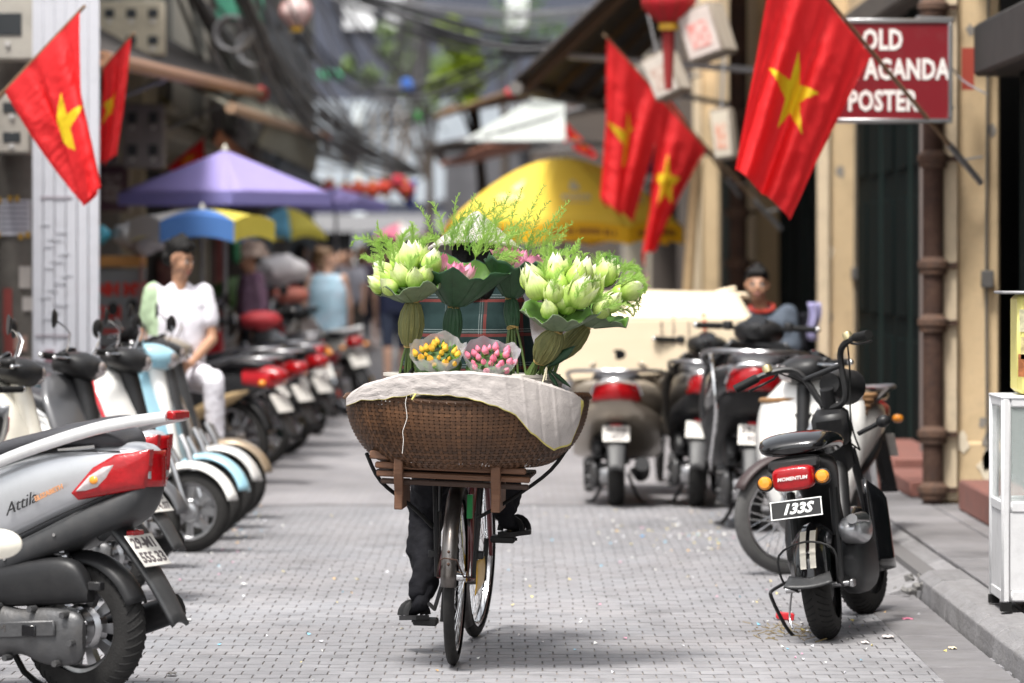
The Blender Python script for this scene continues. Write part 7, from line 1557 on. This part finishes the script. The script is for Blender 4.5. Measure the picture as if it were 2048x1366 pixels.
# ---- left pole, boxes, hoarding
m_conc = mat('old_concrete', (.20, .185, .165), .9, c2=(.11, .10, .09), sc=5, k=.6, bump=.3, bsc=30, dirt=.5)
up_ = thing('utility_pole', 'concrete utility pole covered in torn posters', 'pole', (PX(38, 24.6), 24.6, 0)); b = MB(); b.tube([(0, 0, 0), (0, 0, 7)], [.16, .12], 20); b.build('pole', m_conc, up_)
rd = random.Random(2)
for i, (a, z, w_, h_, c_) in enumerate(((-1.65, 1.80, .22, .23, (.66, .66, .72)), (-1.2, 1.42, .08, .14, (.6, .56, .52)), (-1.9, 1.2, .06, .3, (.36, .08, .07)), (-1.1, 1.25, .07, .09, (.62, .58, .55)), (-1.5, 1.0, .12, .1, (.45, .3, .25)), (-1.25, .85, .08, .12, (.55, .5, .46)), (-1.85, .95, .07, .35, (.30, .07, .06)))):
    b = MB(); R_ = .163; da = w_ / R_; b.sheet(lambda u, v: ((R_ + .002 + .004 * sin(3 * u + i)) * cos(a + da * (u - .5)), (R_ + .002) * sin(a + da * (u - .5)), z + h_ * (v - .5)), 8, 3); p_ = b.build('poster', mat('poster_%d' % i, c_, .8, c2=tuple(x * .85 for x in c_), sc=30), up_)
    if i == 0:
        b = MB()
        for k in range(6): b.sheet(lambda u, v: ((R_ + .006) * cos(a + da * .8 * (u - .5)), (R_ + .006) * sin(a + da * .8 * (u - .5)), z + .09 - .034 * k + .010 * v), 6, 1)
        tag(b.build('poster_print', mat('poster_print', (.22, .22, .3), .8), p_), kind='stuff')
        for u, zz in ((-.45, .11), (.1, .12), (-.5, -.11), (.2, -.12), (.4, -.11), (-.1, .12)):
            b = MB(); b.box(((R_ + .006) * cos(a + da * u), (R_ + .006) * sin(a + da * u), z + zz), (.03, .004, .04), rotm('Z', a + da * u + pi / 2)); b.build('tape', mat('amber_tape', (.55, .33, .06), .5), p_)
def meterbox(label, px0, px1, py0, py1, d, c_, cols, rows, dd=.22):
    p0, p1 = P(px0, py1, d), P(px1, py0, d); w_, h_ = p1.x - p0.x, p1.z - p0.z; t = thing('meter_cabinet', label, 'meter box', (p0 + p1) / 2); m_ = mat('meter_%d_%d' % (px0, py0), c_, .55, c2=tuple(x * .85 for x in c_), sc=5, dirt=.3)
    b = MB(); b.box((0, 0, 0), (w_, dd, h_), bev=.015); b.build('case', m_, t)
    for i in range(cols):
        for j in range(rows):
            x, z = -w_ / 2 + w_ * (i + .5) / cols, -h_ / 2 + h_ * (j + .55) / rows; b = MB(); b.box((x, -dd / 2 - .004, z), (w_ / cols * .46, .01, h_ / rows * .34), bev=.003); b.build('meter_window', mat('meter_glass', (.04, .045, .05), .2), t)
            b = MB(); b.cyl((x, -dd / 2 - .001, z - h_ / rows * .30), (x, -dd / 2 - .016, z - h_ / rows * .30), .018, 10); b.build('seal', mat('meter_seal', (.62, .60, .58), .5), t)
    b = MB(); b.box((0, dd / 2 + .12, 0), (.06, .24, .05)); b.build('wall_arm', m_galv, t)
    return t
meterbox('cream meter box with red print high on the concrete pole', -40, 80, -8, 122, 24.2, (.55, .52, .46), 1, 1)
meterbox('cream meter box with two dark windows lower on the pole', -10, 66, 190, 308, 24.2, (.52, .48, .42), 1, 2)
meterbox('cream cabinet with six dark meter windows over the awning', 200, 330, 4, 112, 33, (.56, .50, .38), 3, 2)
meterbox('grey cabinet with four meter windows below the awning', 246, 330, 208, 336, 33.5, (.26, .24, .24), 2, 2)
meterbox('narrow grey cabinet half behind the wound flag', 200, 240, 200, 330, 33.8, (.22, .21, .21), 1, 2)
hb = thing('hoarding', 'tall white sheet metal hoarding beside the concrete pole', 'hoarding', (PX(132, 23.9), 23.9, 0)); m_hb = mat('hoarding_white', (.60, .61, .66), .6, c2=(.53, .54, .59), sc=2, k=.6, dirt=.12)
for i in range(6):
    b = MB(); b.box((-.175 + .07 * i, 0, 2.2), (.067, .02 + .006 * (i % 2), 4.3), bev=.004); b.build('sheet_panel', m_hb, hb)
for z, w_, x in ((1.92, .2, -.06), (1.06, .22, -.08)):
    b = MB(); b.box((x, -.018, z), (w_, .004, .012)); b.build('ruled_line', mat('hoarding_ink', (.36, .32, .36), .7), hb)
for k in range(14):
    b = MB(); b.box((-.13 + .3 * ((k * 37) % 10) / 10 * .5, -.018, 1.75 - .045 * k), (.06 + .012 * (k % 3), .003, .008)); b.build('faint_print', mat('faint_print', (.52, .53, .575), .7), hb)
b = MB(); b.box((-.10, -.02, .86), (.14, .006, .28)); p_ = b.build('notice', mat('notice_frame', (.64, .64, .70), .6), hb); b = MB(); b.box((-.10, -.025, .86), (.06, .004, .22)); b.build('notice_print', mat('notice_print', (.25, .13, .16), .7), p_)
# facing house wall behind pole
house('left_house', 'plain plaster house behind the concrete utility pole', 'L', 21, 30.1, -3.95, 6.0, walls[4], 1, m_glass, seed=12)
lightbox('plum coloured sign with white ring beside the purple parasol', 226, 372, 34, .30, .50, .08, 0, (.10, .05, .07), (.45, .42, .40), 0)
# snack cart with red lettering
sc_ = thing('food_cart', 'grey glass snack cart with red lettering and orange top board', 'cart', (PX(222, 29.6), 29.6, 0)); ww = .44
b = MB(); b.box((0, .25, .45), (ww, .5, .8), bev=.01); b.build('base', mat('cart_base', (.22, .05, .05), .6), sc_)
b = MB(); b.box((0, .25, 1.16), (ww, .5, .60), bev=.008); b.build('glass_case', mat('cart_glass', (.30, .31, .32), .25, c2=(.24, .25, .26), sc=4), sc_)
for s_ in (-1, 1):
    b = MB(); b.box((s_ * (ww / 2 + .012), .0, 1.1), (.03, .03, .84), bev=.004); b.build('post', mat('cart_post', (.38, .22, .20), .6), sc_)
b = MB(); b.box((0, .2, 1.52), (ww + .02, .5, .085), bev=.008); b.build('top_board', mat('cart_top', (.62, .30, .09), .6), sc_)
for s_, x, z in (('BANH MY', 0, 1.30), ('XOI', 0, 1.12)):
    textmesh(s_, .125, plate_frame((x, -.008, z), (0, -1, 0), (0, 0, 1)), 'lettering', mat('cart_letter', (.72, .05, .035), .6), sc_, .002, sx=.95 if s_ != 'XOI' else .7, bold=.010)
b = MB(); b.box((0, -.006, .98), (ww * .9, .004, .03)); b.build('red_stripe', mat('cart_letter', (.72, .05, .035)), sc_)
for px, py, r_, c_, lb in ((195, 470, .09, (.10, .50, .66), 'sky blue plastic bag on the orange cart top'), (262, 470, .12, (.72, .71, .72), 'white plastic bag on the orange cart top'), (288, 482, .13, (.62, .60, .64), 'crumpled greyish bag hanging off the cart corner')):
    b = MB(); b.ball((0, 0, 0), (r_ * 1.2, r_, r_ * .85), 20, 14)
    for v in b.v: v += v.normalized() * r_ * .25 * noise.noise(v * 18)
    o = tag(b.build('plastic_bag', mat('bag_%d' % px, c_, .4, c2=tuple(x * .9 for x in c_), sc=6)), lb, 'bag'); o.location = P(px, py, 29.75)

# ---- market woman's load, goods along the left
for i, (px, py, d, sx_, sz_, c_, lb, nm) in enumerate(((560, 540, 36, .28, .14, (.62, .60, .62), 'translucent white bag load behind the market woman', 'plastic_bag'), (580, 590, 35.6, .18, .08, (.45, .14, .10), 'red brown basket beside the market woman', 'basket_load'), (470, 500, 33, .05, .12, (.02, .12, .05), 'dark green crate under the striped parasol', 'crate'), (460, 590, 37, .2, .16, (.06, .12, .03), 'green leafy bundle behind the young man', 'leaf_bundle'), (520, 640, 33.0, .18, .08, (.50, .04, .05), 'red cloth bundle on the black motorbike seat', 'cloth_bundle'))):
    b = MB(); b.ball((0, 0, 0), (sx_, sx_ * .7, sz_), 18, 12)
    for v in b.v: v += v.normalized() * sz_ * .35 * noise.noise(v * 11 + V((i, 0, 0)))
    o = tag(b.build(nm, mat('load_%d' % i, c_, .6, c2=tuple(x * .7 for x in c_), sc=12)), lb, nm.split('_')[0]); o.location = P(px, py, d)

# ---- cables
m_cab = mat('cable_black', (.02, .02, .022), .6); m_cabg = mat('cable_grey', (.20, .20, .21), .6)
def cables(label, pts, n_, spread, m=m_cab, r_=.014, seed=0):
    rd = random.Random(seed); p0 = V(pts[0]); t = thing('cable_bundle', label, 'cable', p0); TT = T3(*-p0)
    for k in range(n_):
        q = V((rd.gauss(0, spread), rd.gauss(0, spread), rd.gauss(0, spread))); s_ = rd.uniform(0, spread * 3)
        b = MB(TT); b.tube([V(p) + q * (.4 + .6 * sin(pi * i / (len(pts) - 1))) * rd.uniform(.6, 1.4) + V((0, 0, -s_ * sin(pi * i / (len(pts) - 1)))) for i, p in enumerate(pts)], r_ * rd.uniform(.6, 1.3), 6, 5); b.build('cable', m if k % 4 else m_cabg, t)
    return t
cables('thick black cable tangle descending past the left awnings', [P(470, -40, 34), P(530, 90, 38), P(600, 190, 42), P(690, 265, 48), P(790, 320, 56), P(840, 345, 64)], 20, .11, seed=1)
cables('grey cable strands beside the paper globe lantern', [P(520, -30, 38), P(560, 60, 42), P(640, 180, 48), P(720, 280, 56)], 16, .16, m_cabg, seed=2)
cables('black cables sagging across the top toward the right eaves', [P(560, -60, 50), P(780, 5, 50), P(930, 45, 48), P(1040, 72, 46), P(1130, 90, 45)], 14, .08, r_=.02, seed=3)
cables('high grey cables crossing above the tree', [P(700, -20, 62), P(880, 12, 60), P(1060, 22, 56), P(1200, 15, 52)], 6, .10, m_cabg, seed=4)
cables('loose wires dropping before the end building', [P(820, -20, 70), P(800, 100, 72), P(760, 210, 74), P(700, 300, 78)], 16, .22, m_cabg, r_=.018, seed=5)
cables('pale wires fanning down toward the far lanterns', [P(850, 40, 72), P(830, 170, 74), P(800, 290, 78), P(770, 345, 82)], 14, .2, mat('cable_pale', (.45, .44, .46), .6), r_=.02, seed=6)
cables('thin dark wires running along the left house fronts', [P(380, -20, 36), P(460, 100, 42), P(560, 210, 52), P(650, 280, 64), P(730, 330, 80)], 20, .14, seed=7)
cables('fine pale wires crossing before the end windows', [P(640, -30, 66), P(720, 70, 70), P(790, 150, 74), P(860, 260, 80)], 14, .3, m_cab, r_=.012, seed=12)
cables('drooping dark wires between the two street sides', [P(600, 60, 54), P(700, 150, 56), P(820, 170, 56), P(960, 130, 54), P(1060, 90, 50)], 10, .16, m_cab, r_=.012, seed=13)
cables('thin green wire looping from the red sign to the dark shop', [P(1900, 130, 21.8), P(1925, 165, 21.7), P(1975, 190, 21.5)], 1, .01, mat('wire_green', (.04, .10, .08), .6), r_=.005, seed=8)
for i, (px, py, d) in enumerate(((462, 66, 36), (505, 98, 38), (565, 250, 48))):
    b = MB(); 
    for k in range(5): b.tube([(.16 * cos(2 * pi * j / 20) + .01 * k, .02 * k, .16 * sin(2 * pi * j / 20)) for j in range(20)], .012, 5, closed=True)
    o = tag(b.build('cable_coil', m_cabg), ('coil of grey cable hung nearest the cream cabinet', 'coil of grey cable hanging in mid tangle', 'coil of cable hung above the second purple parasol')[i], 'cable'); o.location = P(px, py, d)

# ---- trees
def tree(label, base, h, crown, n_, m, seed, lean=0):
    rd = random.Random(seed); t = thing('tree', label, 'tree', base); b = MB(); top = V((lean, 0, h)); b.tube([(0, 0, 0), (lean * .4, .05, h * .5), top], [.14, .10, .05], 8, 4); b.build('trunk', mat('bark', (.09, .07, .055), .9, c2=(.05, .04, .035), sc=10, k=.6, bump=.5), t)
    b = MB(); lf = MB()
    for c_, r_ in crown:
        c_ = V(c_); b.tube([V((lean * .7, 0, h * .75)), (V((lean, 0, h)) + c_) / 2 + V((0, 0, -.15)), c_], [.04, .025, .01], 6, 3)
        for k in range(int(n_ * r_)):
            d = V((rd.gauss(0, 1), rd.gauss(0, 1), rd.gauss(0, 1))).normalized() * r_ * rd.random() ** .4; p = c_ + d * (1 + .35 * noise.noise(c_ * 3 + d * 4)); a = V((rd.uniform(-1, 1), rd.uniform(-1, 1), rd.uniform(-.6, .6))).normalized(); s_ = a.cross(V((rd.uniform(-1, 1), rd.uniform(-1, 1), 1))).normalized(); L, w_ = rd.uniform(.07, .14), rd.uniform(.025, .045)
            lf.add([p, p + a * L * .5 + s_ * w_, p + a * L + V((0, 0, -.03)), p + a * L * .5 - s_ * w_], [(0, 1, 2, 3)])
    b.build('limbs', mat('bark', (.09, .07, .055)), t); tag(lf.build('crown', m, t, smooth=False), kind='stuff'); return t
m_lt = leafmat('tree_leaf_lime', (.26, .38, .03), (.36, .46, .05), .5, .45, 8); m_lt2 = leafmat('tree_leaf_green', (.09, .17, .04), (.14, .24, .06), .5, .35, 8)
bx = V((PX(985, 62), 62, 0))
def rel(px, py, d=62): return tuple(P(px, py, d) - bx)
tree('street tree with lime green leaves behind the brown eave', bx, 4.3, [(rel(900, 60), .22), (rel(925, 85), .30), (rel(940, 120), .26), (rel(905, 150), .24), (rel(945, 165), .18), (rel(880, 50), .12), (rel(870, 170), .12), (rel(935, 200), .16)], 1500, m_lt, 1, -.3)
bx = V((PX(860, 84), 84, 0))
tree('darker street tree half lost among the cables', bx, 4.2, [(rel(830, 130, 84), .5), (rel(800, 160, 84), .35), (rel(860, 200, 84), .45), (rel(780, 100, 84), .3), (rel(890, 140, 84), .4), (rel(820, 60, 84), .35), (rel(740, 150, 84), .25), (rel(700, 130, 84), .2), (rel(770, 60, 84), .2)], 900, leafmat('tree_leaf_pale', (.22, .32, .12), (.30, .40, .16), .5, .4, 8), 2, 0)
bx = V((PX(1010, 76), 76, 0))
tree('thin leafed tree before the cream upper storey', bx, 4.6, [(rel(1010, 40, 76), .5), (rel(1060, 30, 76), .5), (rel(990, 120, 76), .4), (rel(1100, 60, 76), .45)], 260, m_lt2, 3, 0)
# green netting and window plants far left
for i, (px, py, d, c_, lb) in enumerate(((480, 15, 40, (.10, .38, .26), 'turquoise tarp scrap high among the left cables'), (662, 152, 80, (.12, .52, .30), 'bright green awning scrap before the end building'), (834, 235, 80, (.05, .36, .06), 'small green shop sign at the far right'), (815, 172, 70, (.05, .18, .6), 'small blue street sign among the wires'))):
    b = MB(); b.sheet(lambda u, v: ((u - .5) * (.5 if i < 2 else .22), .05 * sin(5 * u), (v - .5) * (.35 if i == 0 else .2) + .05 * sin(4 * u)), 8, 4); o = tag(b.build(('tarp_scrap', 'awning_scrap', 'shop_sign', 'street_sign')[i], clothm('scrap_%d' % i, c_), None, solid=.02), lb, ('tarp', 'awning', 'sign', 'sign')[i]); o.location = P(px, py, d)

# ---- litter
rd = random.Random(5); b = MB(); cols = [mat('confetti_%d' % i, c_, .3, .2) for i, c_ in enumerate(((.85, .84, .80), (.85, .70, .22), (.75, .35, .5), (.2, .55, .75), (.80, .80, .85), (.8, .5, .2)))]
def conf(px0, px1, py0, py1, n_):
    for i in range(n_):
        px, py = rd.gauss((px0 + px1) / 2, (px1 - px0) / 3.2), rd.gauss((py0 + py1) / 2, (py1 - py0) / 3.2); d = H * FPX / max(60, (py - HYP)); s_ = rd.uniform(.0035, .011)
        x = PX(px, d)
        if x > 1.68 and d > 16: z0 = .005 + (x - 1.7) / .33 * .12 if x < 2.03 else .131
        else: z0 = .003
        b.m = rd.choice((0, 0, 0, 1, 1, 2, 3, 4, 4, 5)); a = rd.uniform(0, 6.28); b.add([(x + s_ * cos(a), d + s_ * 2 * sin(a), z0 + rd.uniform(0, .008)), (x - s_ * sin(a), d + s_ * 2 * cos(a), z0), (x - s_ * cos(a), d - s_ * 2 * sin(a), z0 + rd.uniform(0, .01)), (x + s_ * sin(a), d - s_ * 2 * cos(a), z0)], [(0, 1, 2, 3)])
conf(400, 520, 990, 1110, 150); conf(1270, 1500, 1025, 1110, 150); conf(1690, 1800, 930, 1010, 60); conf(420, 1500, 1000, 1340, 90); conf(1000, 1300, 980, 1100, 40); conf(1420, 1760, 1150, 1330, 50)
tag(b.build('confetti', cols, smooth=False), 'scattered glittering confetti on the paving', 'confetti', kind='stuff')
for nm, lb, px, py, s_, c_ in (('red_scrap', 'small crushed red carton beside the moped side stand', 1570, 1240, (.075, .05, .028), (.55, .02, .03)), ('paper_scrap', 'white crumpled paper scrap in mid road left', 487, 1172, (.028, .04, .012), (.75, .75, .74)), ('paper_scrap', 'flat white scrap near the silver scooter flap', 375, 1242, (.03, .05, .006), (.7, .7, .7)), ('leaf_scrap', 'dark curled leaf lying before the silver scooter', 343, 1352, (.035, .05, .012), (.09, .085, .08)), ('paper_scrap', 'pale crumpled tissue beyond the moped wheel', 1776, 1277, (.045, .07, .010), (.66, .60, .58)), ('paper_scrap', 'flat pale scrap between kerb and moped', 1730, 1288, (.03, .05, .008), (.68, .62, .60)), ('blue_scrap', 'bright blue plastic scrap before the bronze scooter', 1285, 1075, (.022, .03, .008), (.05, .35, .75)), ('pink_scrap', 'pink paper scrap on the kerb side', 1815, 1240, (.045, .06, .006), (.55, .16, .25)), ('paper_scrap', 'cream paper scrap lying closest to the kerb', 1905, 1300, (.03, .05, .010), (.68, .58, .42))):
    d = H * FPX / (py - HYP); b = MB()
    b.sheet(lambda u, v: ((u - .5) * s_[0], (v - .5) * s_[1], s_[2] * (.25 + .75 * abs(sin(5 * u + 3 * v + px)) * (1 - (2 * u - 1) ** 2 * .5))), 8, 8)
    if nm == 'red_scrap': b = MB(); b.box((0, 0, s_[2] / 2), s_, rotm('Y', .12), .003)
    o = tag(b.build(nm, mat(nm + str(px), c_, .6), None, solid=0 if nm == 'red_scrap' else .0015), lb, nm.split('_')[1]); o.location = (PX(px, d), d, .003)
b = MB()
for i in range(70):
    px, py = rd.gauss(1580, 45), rd.gauss(1264, 8); d = H * FPX / (py - HYP); x = PX(px, d); a = rd.uniform(0, 3.1); L = rd.uniform(.01, .05); b.tube([(x, d, .004), (x + L * cos(a), d + L * sin(a), rd.uniform(.003, .018))], .0018, 4)
tag(b.build('twig_litter', mat('twig', (.14, .09, .05), .9, c2=(.25, .2, .08), sc=50)), 'dry twigs and leaf bits swept beside the moped wheel', 'litter', kind='stuff')
